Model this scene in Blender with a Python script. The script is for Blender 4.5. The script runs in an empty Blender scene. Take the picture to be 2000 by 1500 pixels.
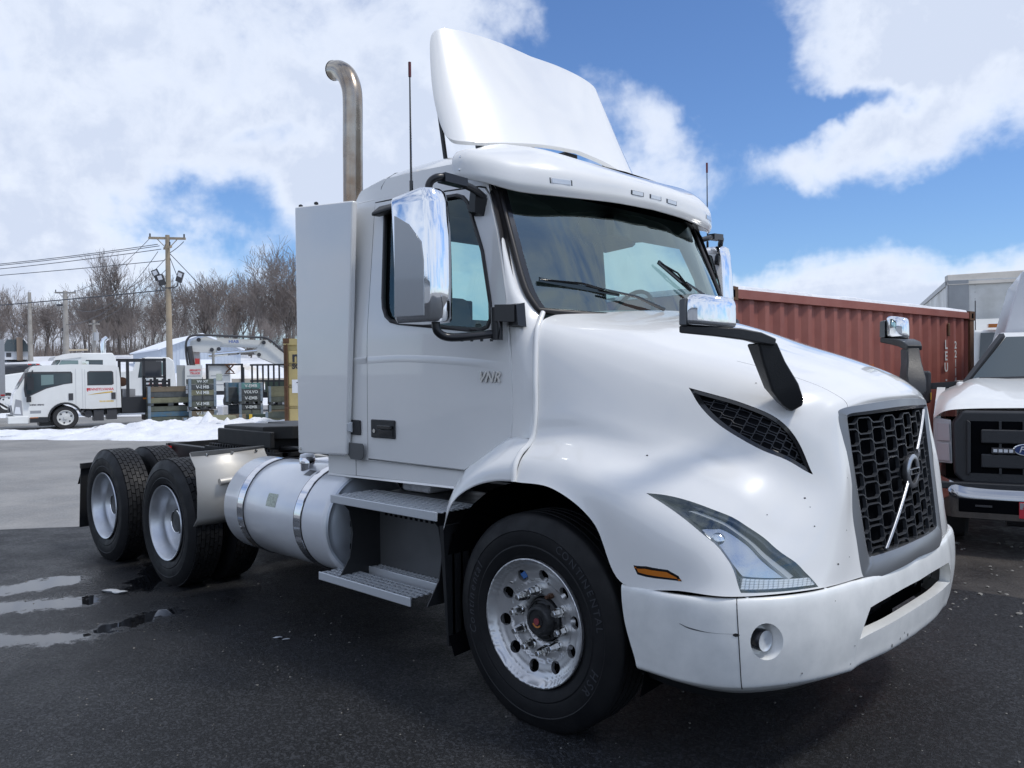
import bpy, bmesh, math, random
import numpy as np
from mathutils import Vector, Matrix, noise
from mathutils.geometry import delaunay_2d_cdt
random.seed(7)
SC = bpy.context.scene
COL = SC.collection
rad = math.radians

# ---------------------------------------------------------------- camera
# The tractor's own axes are the world axes: +X to its nose, -Y to its right hand side (the side seen), +Z up.
cam_d = bpy.data.cameras.new('camera')
cam = bpy.data.objects.new('camera', cam_d)
COL.objects.link(cam)
SC.camera = cam
Fv = Vector((-0.69382855, 0.71998768, -0.01482173)); Rv = Vector((0.72013759, 0.69373476, -0.01157321)); Uv = Vector((-0.00194978, 0.01870351, 0.99982317))
CAMP = Vector((2.58560, -3.96940, 1.68163))
mw = Matrix((( Rv.x, Uv.x, -Fv.x, CAMP.x), (Rv.y, Uv.y, -Fv.y, CAMP.y), (Rv.z, Uv.z, -Fv.z, CAMP.z), (0, 0, 0, 1)))
cam.matrix_world = mw
cam_d.sensor_width = 36.0
cam_d.lens = 1590.8 / 2000 * 36.0
cam_d.clip_start = 0.1
cam_d.clip_end = 3000

# ---------------------------------------------------------------- sky, clouds, sun
SUN_AZ, SUN_EL = 22.0, 58.5
world = bpy.data.worlds.new('World'); SC.world = world
world.use_nodes = True
nt = world.node_tree; nt.nodes.clear(); N = nt.nodes.new; L = nt.links.new
out = N('ShaderNodeOutputWorld'); bg = N('ShaderNodeBackground'); L(bg.outputs[0], out.inputs[0])
sky = N('ShaderNodeTexSky'); sky.sky_type = 'NISHITA'; sky.sun_disc = False
sky.sun_elevation = rad(SUN_EL); sky.sun_rotation = rad(90 - SUN_AZ); sky.air_density = 1.0; sky.dust_density = 0.6; sky.ozone_density = 1.6; sky.altitude = 100
def wmath(op, a, b=None, c=None, clamp=False):
    n = N('ShaderNodeMath'); n.operation = op; n.use_clamp = clamp
    for i, v in enumerate((a, b, c)):
        if v is None: continue
        if isinstance(v, (int, float)): n.inputs[i].default_value = v
        else: L(v, n.inputs[i])
    return n.outputs[0]
tc = N('ShaderNodeTexCoord')
nrm = N('ShaderNodeVectorMath'); nrm.operation = 'NORMALIZE'; L(tc.outputs['Generated'], nrm.inputs[0])
D = nrm.outputs[0]
wn = N('ShaderNodeTexNoise'); wn.inputs['Scale'].default_value = 7.0; wn.inputs['Detail'].default_value = 5; wn.inputs['Roughness'].default_value = .6; L(D, wn.inputs['Vector'])
ws1 = N('ShaderNodeVectorMath'); ws1.operation = 'SUBTRACT'; L(wn.outputs['Color'], ws1.inputs[0]); ws1.inputs[1].default_value = (.5, .5, .5)
ws2 = N('ShaderNodeVectorMath'); ws2.operation = 'MULTIPLY_ADD'; L(ws1.outputs[0], ws2.inputs[0]); ws2.inputs[1].default_value = (.17, .17, .12); L(D, ws2.inputs[2])
DW = ws2.outputs[0]
def wdot(v):
    n = N('ShaderNodeVectorMath'); n.operation = 'DOT_PRODUCT'; L(DW, n.inputs[0]); n.inputs[1].default_value = v
    return n.outputs['Value']
sep = N('ShaderNodeSeparateXYZ'); L(D, sep.inputs[0])
zc = wmath('ADD', wmath('MAXIMUM', sep.outputs[2], 0.0), 0.22)
px = wmath('DIVIDE', sep.outputs[0], zc); py = wmath('DIVIDE', sep.outputs[1], zc)
comb = N('ShaderNodeCombineXYZ'); L(px, comb.inputs[0]); L(py, comb.inputs[1]); comb.inputs[2].default_value = 3.7
def wnoise(scale, detail, rough, vec=None, dist=0.0):
    n = N('ShaderNodeTexNoise'); n.inputs['Scale'].default_value = scale; n.inputs['Detail'].default_value = detail
    n.inputs['Roughness'].default_value = rough; n.inputs['Distortion'].default_value = dist; L(vec or comb.outputs[0], n.inputs['Vector'])
    return n.outputs['Fac']
n_big = wnoise(1.15, 6, .56, dist=.35)
n_dir = wnoise(7.5, 9, .60, D, .3)
n_fine = wnoise(17.0, 5, .62, D, .3)
cov = wmath('ADD', wmath('MULTIPLY', n_big, 1.0), wmath('MULTIPLY', n_dir, .95))
cov = wmath('ADD', cov, wmath('MULTIPLY', n_fine, .36))
# soft banks and clear gaps: (azimuth, elevation, half width, half height, weight) in degrees of sky
BLOBS = [(163, 17, 16, 13, .34), (150, 22, 12, 7, .34), (140, 17, 9, 9, .24), (160, 7, 16, 5, .22),
         (122.5, 14.5, 4.6, 5.6, .36), (107.5, 3.6, 22, 4.4, .5), (109.5, 13.0, 4.4, 2.0, .40), (114.2, 13.2, 2.6, 2.1, .34),
         (101, 21.5, 9.0, 4.8, .5), (105, 17.0, 5.5, 3.0, .38), (86, 20, 11, 9, .35), (148, 12.6, 2.4, 2.2, .25), (128, 15.5, 3.0, 2.4, -.12), (120, 8.0, 3.5, 1.6, -.12),
         (127, 23.0, 5.5, 5.0, -.48), (117.5, 19.5, 4.6, 5.2, -.58), (112, 16.6, 5.5, 1.0, -.34), (119.5, 10.2, 1.6, .7, .22), (110.5, 10.4, 2.2, .7, .22), (114, 9.6, 1.4, .6, .2), (104.5, 9.2, 2.0, .6, .2), (115.5, 12.6, 1.0, 1.4, .12), (103, 9.6, 11, 2.5, -.42),
         (117, 10.2, 5.5, 2.8, -.30), (149.5, 15.8, 3.6, 1.2, -.10), (152.5, 11.3, 5.5, 1.9, -.24), (147, 7.8, 4.0, 2.4, -.18), (158, 10.3, 3.5, 1.6, -.08), (133, 14.5, 3, 3, -.1)]
for az, el, hw, hh, wt in BLOBS:
    a, e = rad(az), rad(el)
    c = Vector((math.cos(e) * math.cos(a), math.cos(e) * math.sin(a), math.sin(e)))
    t = Vector((-math.sin(a), math.cos(a), 0)); u = c.cross(t) * -1; u = Vector((-math.sin(e) * math.cos(a), -math.sin(e) * math.sin(a), math.cos(e)))
    dx = wdot(tuple(t / math.sin(rad(hw)))); dy = wdot(tuple(u / math.sin(rad(hh)))); dz = wdot(tuple(c))
    r2 = wmath('ADD', wmath('MULTIPLY', dx, dx), wmath('MULTIPLY', dy, dy))
    g = wmath('EXPONENT', wmath('MULTIPLY', r2, -1.1))
    g = wmath('MULTIPLY', g, wmath('GREATER_THAN', dz, 0.0))
    cov = wmath('MULTIPLY_ADD', g, wt - (.20 if wt < 0 else .12), cov)
mr = N('ShaderNodeMapRange'); mr.interpolation_type = 'SMOOTHSTEP'
L(cov, mr.inputs[0]); mr.inputs[1].default_value = .86; mr.inputs[2].default_value = 1.36
mask = mr.outputs[0]
# cloud tone: bright rims and lit heads, soft lavender grey where the bank is thick
thick = N('ShaderNodeMapRange'); L(wmath('ADD', cov, wmath('MULTIPLY', n_fine, .25)), thick.inputs[0])
thick.inputs[1].default_value = 1.10; thick.inputs[2].default_value = 1.60
ramp = N('ShaderNodeValToRGB'); L(thick.outputs[0], ramp.inputs[0])
ramp.color_ramp.elements[0].position = 0.0; ramp.color_ramp.elements[0].color = (.80, .85, .93, 1)
ramp.color_ramp.elements[1].position = 1.0; ramp.color_ramp.elements[1].color = (.52, .585, .72, 1)
e = ramp.color_ramp.elements.new(.3); e.color = (.74, .79, .88, 1)
clm = N('ShaderNodeVectorMath'); clm.operation = 'SCALE'; L(ramp.outputs[0], clm.inputs[0]); clm.inputs['Scale'].default_value = 7.5
# the clear air pales and deepens a little towards the blue of a winter noon
tint = N('ShaderNodeMix'); tint.data_type = 'RGBA'; tint.blend_type = 'MULTIPLY'; tint.inputs[0].default_value = 1.0
L(sky.outputs[0], tint.inputs[6]); tint.inputs[7].default_value = (.50, .65, .87, 1)
mix = N('ShaderNodeMix'); mix.data_type = 'RGBA'; L(mask, mix.inputs[0]); L(tint.outputs[2], mix.inputs[6]); L(clm.outputs[0], mix.inputs[7])
L(mix.outputs[2], bg.inputs[0]); bg.inputs[1].default_value = 0.136
world.cycles.sampling_method = 'MANUAL'; world.cycles.sample_map_resolution = 1024

sun_d = bpy.data.lights.new('sun', 'SUN'); sun_d.energy = 1.6; sun_d.angle = rad(8.0); sun_d.color = (1, .95, .87)
sun = bpy.data.objects.new('sun', sun_d); COL.objects.link(sun)
sa, se = rad(SUN_AZ), rad(SUN_EL)
sdir = Vector((math.cos(se) * math.cos(sa), math.cos(se) * math.sin(sa), math.sin(se)))
sun.rotation_euler = sdir.to_track_quat('Z', 'Y').to_euler(); sun.location = (20, 0, 20)
SC.view_settings.view_transform = 'Standard'; SC.view_settings.look = 'None'
SC.view_settings.exposure = 0.32; SC.view_settings.gamma = 1.0; SC.view_settings.use_curve_mapping = False
SC.cycles.max_bounces = 8; SC.cycles.transparent_max_bounces = 12; SC.cycles.caustics_reflective = False; SC.cycles.caustics_refractive = False

# ---------------------------------------------------------------- helpers
def tag(o, label=None, cat=None, group=None, kind=None):
    if label: o['label'] = label
    if cat: o['category'] = cat
    if group: o['group'] = group
    if kind: o['kind'] = kind
    return o
def empty(name, loc=(0, 0, 0), rz=0.0, parent=None):
    o = bpy.data.objects.new(name, None); COL.objects.link(o); o.location = loc; o.rotation_euler = (0, 0, rz); o.empty_display_size = .2
    if parent: o.parent = parent
    return o
def link(name, me, mat=None, parent=None, smooth=None, bevel=0, loc=None):
    if mat is not None and not me.materials: me.materials.append(mat)
    o = bpy.data.objects.new(name, me); COL.objects.link(o)
    if parent is not None: o.parent = parent
    if loc is not None: o.location = loc
    if smooth is not None:
        me.shade_smooth()
        if smooth < 180: me.set_sharp_from_angle(angle=rad(smooth))
    if bevel:
        b = o.modifiers.new('bevel', 'BEVEL'); b.width = bevel; b.segments = 2; b.limit_method = 'ANGLE'; b.angle_limit = rad(40)
        b.harden_normals = True
        if smooth is None: me.shade_smooth()
    return o
class MB:
    """collects simple solids into one mesh"""
    def __init__(s): s.v = []; s.f = []
    def add(s, vs, fs):
        n = len(s.v); s.v += [tuple(p) for p in vs]; s.f += [tuple(i + n for i in f) for f in fs]; return s
    def box(s, x0, x1, y0, y1, z0, z1, M=None):
        vs = [Vector((x, y, z)) for x in (x0, x1) for y in (y0, y1) for z in (z0, z1)]
        if M: vs = [M @ p for p in vs]
        return s.add(vs, [(0, 1, 3, 2), (4, 6, 7, 5), (0, 4, 5, 1), (2, 3, 7, 6), (0, 2, 6, 4), (1, 5, 7, 3)])
    def hexa(s, a, b):
        """a, b: two matching polygons (same count), capped"""
        n = len(a)
        s.add(list(a) + list(b), [tuple(reversed(range(n))), tuple(range(n, 2 * n))] + [(i, (i + 1) % n, n + (i + 1) % n, n + i) for i in range(n)])
        return s
    def bar(s, p, q, w, h=None, up=(0, 0, 1)):
        p, q = Vector(p), Vector(q); h = h or w; d = (q - p).normalized(); u = Vector(up)
        if abs(d.dot(u)) > .98: u = Vector((1, 0, 0))
        r = d.cross(u).normalized(); u = r.cross(d)
        def ring(c): return [c + r * sx * w / 2 + u * sz * h / 2 for sx, sz in ((-1, -1), (1, -1), (1, 1), (-1, 1))]
        return s.hexa(ring(p), ring(q))
    def tube(s, pts, r, n=8, cap=True, closed=False):
        pts = [Vector(p) for p in pts]; m = len(pts); rs = r if isinstance(r, (list, tuple)) else [r] * m
        base = len(s.v); prev = None
        for i, p in enumerate(pts):
            if closed: d = (pts[(i + 1) % m] - pts[i - 1]).normalized()
            else: d = (pts[min(i + 1, m - 1)] - pts[max(i - 1, 0)]).normalized()
            if prev is None:
                a = Vector((0, 0, 1)) if abs(d.z) < .9 else Vector((1, 0, 0)); a = (a - d * a.dot(d)).normalized()
            else: a = (prev - d * prev.dot(d)).normalized()
            prev = a; b = d.cross(a)
            for k in range(n):
                t = 2 * math.pi * k / n; s.v.append(tuple(p + (a * math.cos(t) + b * math.sin(t)) * rs[i]))
        for i in range(m if closed else m - 1):
            j = (i + 1) % m
            for k in range(n):
                s.f.append((base + i * n + k, base + i * n + (k + 1) % n, base + j * n + (k + 1) % n, base + j * n + k))
        if cap and not closed:
            s.f.append(tuple(base + k for k in reversed(range(n)))); s.f.append(tuple(base + (m - 1) * n + k for k in range(n)))
        return s
    def lathe(s, prof, c=(0, 0, 0), axis='Y', n=32, cap0=False, cap1=False, a0=0, a1=2 * math.pi):
        """prof: (radius, offset along the axis)"""
        base = len(s.v); full = abs(a1 - a0 - 2 * math.pi) < 1e-6; k_n = n if full else n + 1
        for (r, o) in prof:
            for k in range(k_n):
                t = a0 + (a1 - a0) * k / n; A, B = r * math.cos(t), r * math.sin(t)
                p = {'Y': (A, o, B), 'X': (o, A, B), 'Z': (A, B, o)}[axis]
                s.v.append((c[0] + p[0], c[1] + p[1], c[2] + p[2]))
        for i in range(len(prof) - 1):
            for k in range(n):
                q = (k + 1) % k_n
                s.f.append((base + i * k_n + k, base + i * k_n + q, base + (i + 1) * k_n + q, base + (i + 1) * k_n + k))
        if cap0: s.f.append(tuple(base + k for k in range(k_n)))
        if cap1: s.f.append(tuple(base + (len(prof) - 1) * k_n + k for k in reversed(range(k_n))))
        return s
    def mesh(s, name='m', fix=True):
        me = bpy.data.meshes.new(name); me.from_pydata(s.v, [], s.f); me.update()
        if fix:
            bm = bmesh.new(); bm.from_mesh(me); bmesh.ops.recalc_face_normals(bm, faces=bm.faces); bm.to_mesh(me); bm.free()
        return me
    def build(s, name, mat=None, parent=None, smooth=None, bevel=0, loc=None, fix=True):
        return link(name, s.mesh(name, fix), mat, parent, smooth, bevel, loc)
def dup(o, parent=None):
    c = o.copy(); COL.objects.link(c); c.parent = parent
    for ch in list(o.children): dup(ch, c)
    return c
def arc(c, r, a0, a1, n, plane='XZ'):
    o = []
    for i in range(n + 1):
        t = rad(a0 + (a1 - a0) * i / n); a, b = r * math.cos(t), r * math.sin(t)
        o.append((c[0] + a, c[1], c[2] + b) if plane == 'XZ' else (c[0] + a, c[1] + b, c[2]) if plane == 'XY' else (c[0], c[1] + a, c[2] + b))
    return o
def catmull(P, n):
    """smooth polyline through 3D points"""
    P = [np.array(p, float) for p in P]; P = [2 * P[0] - P[1]] + P + [2 * P[-1] - P[-2]]; o = []
    for i in range(1, len(P) - 2):
        for k in range(n):
            t = k / n; a, b, c, d = P[i - 1:i + 3]
            o.append(.5 * (2 * b + (c - a) * t + (2 * a - 5 * b + 4 * c - d) * t * t + (3 * b - a - 3 * c + d) * t ** 3))
    o.append(P[-2]); return [tuple(p) for p in o]
def text(s, size, extrude=.002, shear=0.0, space=1.0, name='lettering', bold=0.0):
    cu = bpy.data.curves.new(name, 'FONT'); cu.body = s; cu.size = size; cu.extrude = extrude; cu.shear = shear; cu.align_x = 'CENTER'; cu.align_y = 'CENTER'
    cu.space_character = space; cu.offset = bold; cu.resolution_u = 3
    o = bpy.data.objects.new('tmp', cu); COL.objects.link(o)
    dg = bpy.context.evaluated_depsgraph_get(); me = bpy.data.meshes.new_from_object(o.evaluated_get(dg), depsgraph=dg)
    bpy.data.objects.remove(o); bpy.data.curves.remove(cu); me.name = name; me.materials.clear(); return me
def place(me, origin, xa, ya, name, mat, parent):
    """lay a flat mesh (letters in XY) on the plane spanned by xa, ya"""
    xa = Vector(xa).normalized(); ya = Vector(ya); ya = (ya - xa * ya.dot(xa)).normalized(); za = xa.cross(ya)
    M = Matrix(((xa.x, ya.x, za.x, origin[0]), (xa.y, ya.y, za.y, origin[1]), (xa.z, ya.z, za.z, origin[2]), (0, 0, 0, 1)))
    me = me.copy(); me.transform(M); return link(name, me, mat, parent)

# ---------------------------------------------------------------- materials
def mat(name, col, rough=.5, metal=0.0, coat=0.0, coat_r=.03, bump=None, var=None, spec=.5, rvar=None, emis=None, sss=None):
    """bump: (scale, strength); var: (scale, amount, [second colour]); rvar: (scale, amount)"""
    m = bpy.data.materials.new(name); m.use_nodes = True; t = m.node_tree; b = t.nodes['Principled BSDF']
    b.inputs['Base Color'].default_value = (*col, 1); b.inputs['Roughness'].default_value = rough; b.inputs['Metallic'].default_value = metal
    b.inputs['Coat Weight'].default_value = coat; b.inputs['Coat Roughness'].default_value = coat_r; b.inputs['Specular IOR Level'].default_value = spec
    tcn = t.nodes.new('ShaderNodeTexCoord')
    def nz(scale, det=5, r=.6):
        n = t.nodes.new('ShaderNodeTexNoise'); n.inputs['Scale'].default_value = scale; n.inputs['Detail'].default_value = det; n.inputs['Roughness'].default_value = r
        t.links.new(tcn.outputs['Object'], n.inputs['Vector']); return n.outputs['Fac']
    if var:
        c2 = var[2] if len(var) > 2 else tuple(c * (1 - var[1]) for c in col)
        mx = t.nodes.new('ShaderNodeMix'); mx.data_type = 'RGBA'; mrn = t.nodes.new('ShaderNodeMapRange'); mrn.inputs[1].default_value = .38; mrn.inputs[2].default_value = .68
        t.links.new(nz(var[0]), mrn.inputs[0]); t.links.new(mrn.outputs[0], mx.inputs[0])
        mx.inputs[6].default_value = (*col, 1); mx.inputs[7].default_value = (*c2, 1); t.links.new(mx.outputs[2], b.inputs['Base Color'])
    if rvar:
        mrn = t.nodes.new('ShaderNodeMapRange'); mrn.inputs[1].default_value = .35; mrn.inputs[2].default_value = .65
        mrn.inputs[3].default_value = max(rough - rvar[1], .01); mrn.inputs[4].default_value = rough + rvar[1]
        t.links.new(nz(rvar[0]), mrn.inputs[0]); t.links.new(mrn.outputs[0], b.inputs['Roughness'])
    if bump:
        bn = t.nodes.new('ShaderNodeBump'); bn.inputs['Strength'].default_value = bump[1]; bn.inputs['Distance'].default_value = bump[2] if len(bump) > 2 else .01
        t.links.new(nz(bump[0]), bn.inputs['Height']); t.links.new(bn.outputs[0], b.inputs['Normal'])
    if emis: b.inputs['Emission Color'].default_value = (*emis[:3], 1); b.inputs['Emission Strength'].default_value = emis[3]
    return m
def glass(name, tint, gloss=1.0, rough=.0, bump=None, ior=1.5):
    """thin pane: tinted see-through with a mirror-like skin"""
    m = bpy.data.materials.new(name); m.use_nodes = True; t = m.node_tree; t.nodes.clear(); o = t.nodes.new('ShaderNodeOutputMaterial')
    tr = t.nodes.new('ShaderNodeBsdfTransparent'); tr.inputs[0].default_value = (*tint, 1)
    g = t.nodes.new('ShaderNodeBsdfGlossy'); g.inputs['Roughness'].default_value = rough; g.inputs[0].default_value = (gloss * .86, gloss, gloss * .97, 1)
    ge = t.nodes.new('ShaderNodeNewGeometry'); dp = t.nodes.new('ShaderNodeVectorMath'); dp.operation = 'DOT_PRODUCT'; t.links.new(ge.outputs['Normal'], dp.inputs[0]); t.links.new(ge.outputs['Incoming'], dp.inputs[1])
    def mt(op, a, b=None):
        n = t.nodes.new('ShaderNodeMath'); n.operation = op; n.use_clamp = op == 'MULTIPLY_ADD'
        for i, v in enumerate((a, b)):
            if v is None: continue
            if isinstance(v, (int, float)): n.inputs[i].default_value = v
            else: t.links.new(v, n.inputs[i])
        return n
    # reflection of a thin pane seen from either side: both faces, rising towards grazing view
    r0 = 2 * ((ior - 1) / (ior + 1)) ** 2; q = mt('POWER', mt('SUBTRACT', 1.0, mt('ABSOLUTE', dp.outputs['Value']).outputs[0]).outputs[0], 4.5); mm = mt('MULTIPLY_ADD', q.outputs[0], 1 - r0); mm.inputs[2].default_value = r0
    mx = t.nodes.new('ShaderNodeMixShader'); t.links.new(mm.outputs[0], mx.inputs[0]); t.links.new(tr.outputs[0], mx.inputs[1]); t.links.new(g.outputs[0], mx.inputs[2]); t.links.new(mx.outputs[0], o.inputs[0])
    if bump:
        tcn = t.nodes.new('ShaderNodeTexCoord'); n = t.nodes.new('ShaderNodeTexNoise'); n.inputs['Scale'].default_value = bump[0]; t.links.new(tcn.outputs['Object'], n.inputs['Vector'])
        bn = t.nodes.new('ShaderNodeBump'); bn.inputs['Strength'].default_value = bump[1]; bn.inputs['Distance'].default_value = .01
        t.links.new(n.outputs['Fac'], bn.inputs['Height']); t.links.new(bn.outputs[0], g.inputs['Normal'])
    return m
M_white = mat('white_paint', (.83, .83, .815), .32, coat=1.0, coat_r=.015, var=(3.0, .03, (.80, .805, .795)))
M_white_b = mat('aged_white_paint', (.78, .78, .76), .4, coat=.5, var=(4, .08))
M_bump = mat('bumper_white', (.83, .84, .825), .38, coat=.6, coat_r=.12, var=(9, .06, (.73, .745, .735)))
M_black = mat('black_plastic', (.018, .019, .021), .42, bump=(220, .15), rvar=(6, .08))
M_blackg = mat('black_gloss', (.008, .009, .011), .15, coat=.5)
M_tube = mat('mirror_tube_black', (.014, .015, .018), .3)
M_seal = mat('rubber_seal', (.016, .014, .015), .45)
M_rubber = mat('tyre_rubber', (.0065, .0072, .009), .55, bump=(90, .2, .002), rvar=(9, .1), var=(7, .3, (.011, .0115, .013)), spec=.3)
M_letter = mat('tyre_letter_rubber', (.035, .038, .045), .5)
M_chrome = mat('chrome', (.86, .88, .90), .05, 1.0, bump=(5, .03, .02))
M_chrome2 = mat('chrome_nut', (.74, .74, .72), .14, 1.0, rvar=(40, .1))
M_alu = mat('wheel_aluminium', (.66, .67, .68), .38, .75, rvar=(10, .05), var=(7, .12, (.56, .565, .575)))
M_steelw = mat('grey_wheel_steel', (.66, .68, .71), .36, .75, rvar=(8, .06), var=(8, .15))
M_tank = mat('tank_aluminium', (.77, .79, .82), .34, .2, coat=.7, coat_r=.08, rvar=(7, .05), var=(3, .06))
M_tankend = mat('tank_end', (.50, .54, .59), .42, .7, rvar=(7, .06))
M_strap = mat('strap_stainless', (.72, .72, .75), .07, 1.0)
M_stain = mat('stainless_sheet', (.56, .545, .51), .50, .5, rvar=(6, .08), bump=(3.5, .08, .01))
M_exh = mat('exhaust_pipe', (.44, .40, .34), .24, 1.0, rvar=(7, .1), var=(4, .35, (.28, .20, .14)))
M_frame = mat('chassis_black', (.009, .010, .012), .5, var=(8, .3, (.02, .02, .02)), bump=(40, .2, .002), spec=.35)
M_step = mat('step_grating', (.66, .69, .72), .42, .5)
M_stepd = mat('step_box_steel', (.12, .125, .13), .38, .35, rvar=(8, .1))
M_dark = mat('dark_interior', (.005, .0055, .007), 1.0, spec=0)
M_inter = mat('cab_trim', (.09, .10, .10), .7)
M_inter2 = mat('cab_wall_trim', (.12, .13, .125), .8)
M_grille = mat('grille_grey', (.058, .062, .07), .35, .2)
M_slash = mat('slash_silver', (.42, .43, .45), .28, .9)
M_gframe = mat('grille_frame_silver', (.24, .25, .265), .34, .75, rvar=(5, .05))
M_vent = mat('vent_black', (.006, .007, .010), .6, spec=.1)
M_ventm = mat('vent_mesh_black', (.022, .024, .030), .4)
M_amber = mat('amber_lens', (.55, .16, .01), .15, coat=1)
M_red = mat('red_lens', (.45, .02, .02), .2, coat=1)
M_lens = mat('clear_marker_lens', (.62, .65, .68), .18, .2, coat=1)
M_led = mat('led_strip', (.92, .95, .97), .4, .0, coat=1)
M_blackout = mat('lamp_bezel', (.030, .032, .038), .25, .3)
M_pan = mat('lamp_pan', (.15, .155, .17), .22, .6)
M_lampgrey = mat('lamp_reflector', (.62, .63, .66), .20, .85, bump=(9, .05, .003))
M_snow = mat('snow', (.84, .86, .90), .6, bump=(9, .6, .06), var=(1.1, .1, (.68, .70, .74)))
M_rust = mat('rusty_hub', (.10, .05, .03), .6, .3)
M_bluest = mat('blue_sticker', (.08, .2, .5), .4)
M_sticker = mat('pale_sticker', (.55, .6, .5), .5, var=(90, .5))
G_wind = glass('windscreen_glass', (.62, .76, .74), .95, bump=(1.2, .03), ior=1.9)
G_side = glass('side_glass', (.64, .80, .78), .9)
G_lamp = glass('lamp_lens', (.88, .9, .92), .95, ior=1.6)
G_dark = glass('dark_glass', (.10, .13, .14), .9)
# ---------------------------------------------------------------- curved skins: a net of control points, smoothly interpolated
class Skin:
    def __init__(s, net): s.P = np.array(net, float); s.U, s.V = s.P.shape[0] - 1, s.P.shape[1] - 1
    def ev(s, u, v):
        def w(t, n):
            i = int(min(max(math.floor(t), 0), n - 1)); f = t - i
            k = np.array([-.5 * f + f * f - .5 * f ** 3, 1 - 2.5 * f * f + 1.5 * f ** 3, .5 * f + 2 * f * f - 1.5 * f ** 3, -.5 * f * f + .5 * f ** 3])
            o = np.zeros(n + 1)
            for j in range(4):
                q = i - 1 + j
                if q < 0: o[0] += 2 * k[j]; o[1] -= k[j]
                elif q > n: o[n] += 2 * k[j]; o[n - 1] -= k[j]
                else: o[q] += k[j]
            return o
        return np.einsum('i,j,ijk->k', w(u, s.U), w(v, s.V), s.P)
    def nrm(s, u, v):
        h = .02; u = min(max(u, h), s.U - h); v = min(max(v, h), s.V - h)
        n = np.cross(s.ev(u + h, v) - s.ev(u - h, v), s.ev(u, v + h) - s.ev(u, v - h)); return n / (np.linalg.norm(n) + 1e-12)
# hood, right half: columns from the cowl round to the grille frame, rows from the centre line out and down to the wheel arch and bumper
HOOD = Skin([
 [(.10, 0, 2.012), (.06, -.30, 2.006), (-.01, -.60, 1.992), (-.085, -.88, 1.965), (-.085, -1.025, 1.86), (-.040, -1.07, 1.50), (-.040, -1.095, 1.36), (-.055, -1.175, 1.265), (-.061, -1.215, 1.166)],
 [(.34, 0, 1.935), (.33, -.30, 1.930), (.31, -.58, 1.905), (.26, -.84, 1.855), (.24, -.96, 1.74), (.20, -1.035, 1.50), (.195, -1.065, 1.372), (.190, -1.170, 1.262), (.184, -1.220, 1.155)],
 [(.63, 0, 1.830), (.63, -.28, 1.825), (.62, -.54, 1.800), (.60, -.78, 1.745), (.575, -.90, 1.63), (.53, -.985, 1.42), (.505, -1.045, 1.312), (.470, -1.190, 1.185), (.415, -1.225, 1.033)],
 [(.90, 0, 1.742), (.90, -.26, 1.738), (.895, -.48, 1.715), (.885, -.70, 1.660), (.87, -.82, 1.55), (.80, -.915, 1.36), (.75, -1.03, 1.262), (.67, -1.195, 1.090), (.56, -1.225, .800)],
 [(1.10, 0, 1.668), (1.10, -.24, 1.664), (1.09, -.45, 1.640), (1.08, -.64, 1.585), (1.075, -.75, 1.47), (1.02, -.84, 1.28), (.98, -1.00, 1.165), (.90, -1.165, 1.015), (.845, -1.215, .812)],
 [(1.22, 0, 1.600), (1.215, -.23, 1.595), (1.195, -.42, 1.575), (1.17, -.59, 1.525), (1.165, -.67, 1.40), (1.150, -.74, 1.19), (1.120, -.90, 1.035), (1.075, -1.06, .930), (1.045, -1.145, .812)],
 [(1.262, 0, 1.560), (1.252, -.22, 1.556), (1.225, -.41, 1.540), (1.200, -.565, 1.495), (1.212, -.60, 1.37), (1.240, -.63, 1.18), (1.245, -.68, 1.010), (1.240, -.74, .905), (1.226, -.83, .812)],
 [(1.262, 0, 1.530), (1.250, -.22, 1.526), (1.226, -.42, 1.516), (1.203, -.548, 1.484), (1.217, -.545, 1.39), (1.240, -.535, 1.24), (1.252, -.525, 1.09), (1.270, -.515, .96), (1.290, -.505, .812)],
])
# bumper, right half: columns from behind the wheel edge round to the centre, rows from the top step down and under
BUMP = Skin([
 [(.560, -1.185, 0.785), (.560, -1.225, .780), (.575, -1.225, .64), (.615, -1.215, .50), (.625, -1.205, .450), (.63, -1.15, .435)],
 [(.800, -1.190, 0.790), (.800, -1.235, .783), (.810, -1.235, .64), (.830, -1.220, .49), (.835, -1.205, .448), (.83, -1.15, .42)],
 [(.985, -1.130, 0.795), (1.000, -1.180, .790), (1.010, -1.185, .64), (1.010, -1.165, .485), (1.005, -1.145, .445), (.98, -1.09, .41)],
 [(1.110, -1.015, 0.798), (1.140, -1.055, .793), (1.150, -1.055, .64), (1.140, -1.030, .485), (1.130, -1.010, .448), (1.09, -.97, .41)],
 [(1.200, -.850, 0.800), (1.240, -.870, .795), (1.250, -.870, .64), (1.235, -.850, .49), (1.220, -.835, .448), (1.17, -.81, .415)],
 [(1.238, -.650, 0.802), (1.284, -.640, .795), (1.298, -.640, .64), (1.280, -.640, .50), (1.266, -.640, .440), (1.21, -.62, .425)],
 [(1.242, -.620, 0.802), (1.290, -.610, .795), (1.304, -.610, .64), (1.287, -.610, .50), (1.272, -.610, .440), (1.22, -.60, .425)],
 [(1.256, -.540, 0.802), (1.302, -.535, .792), (1.316, -.535, .64), (1.298, -.535, .51), (1.283, -.535, .450), (1.23, -.535, .435)],
 [(1.270, -.300, 0.802), (1.320, -.300, .792), (1.335, -.300, .64), (1.326, -.300, .51), (1.311, -.300, .450), (1.25, -.30, .435)],
 [(1.278, 0, 0.802), (1.330, 0, .792), (1.345, 0, .64), (1.335, 0, .51), (1.320, 0, .450), (1.26, 0, .435)],
])
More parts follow.
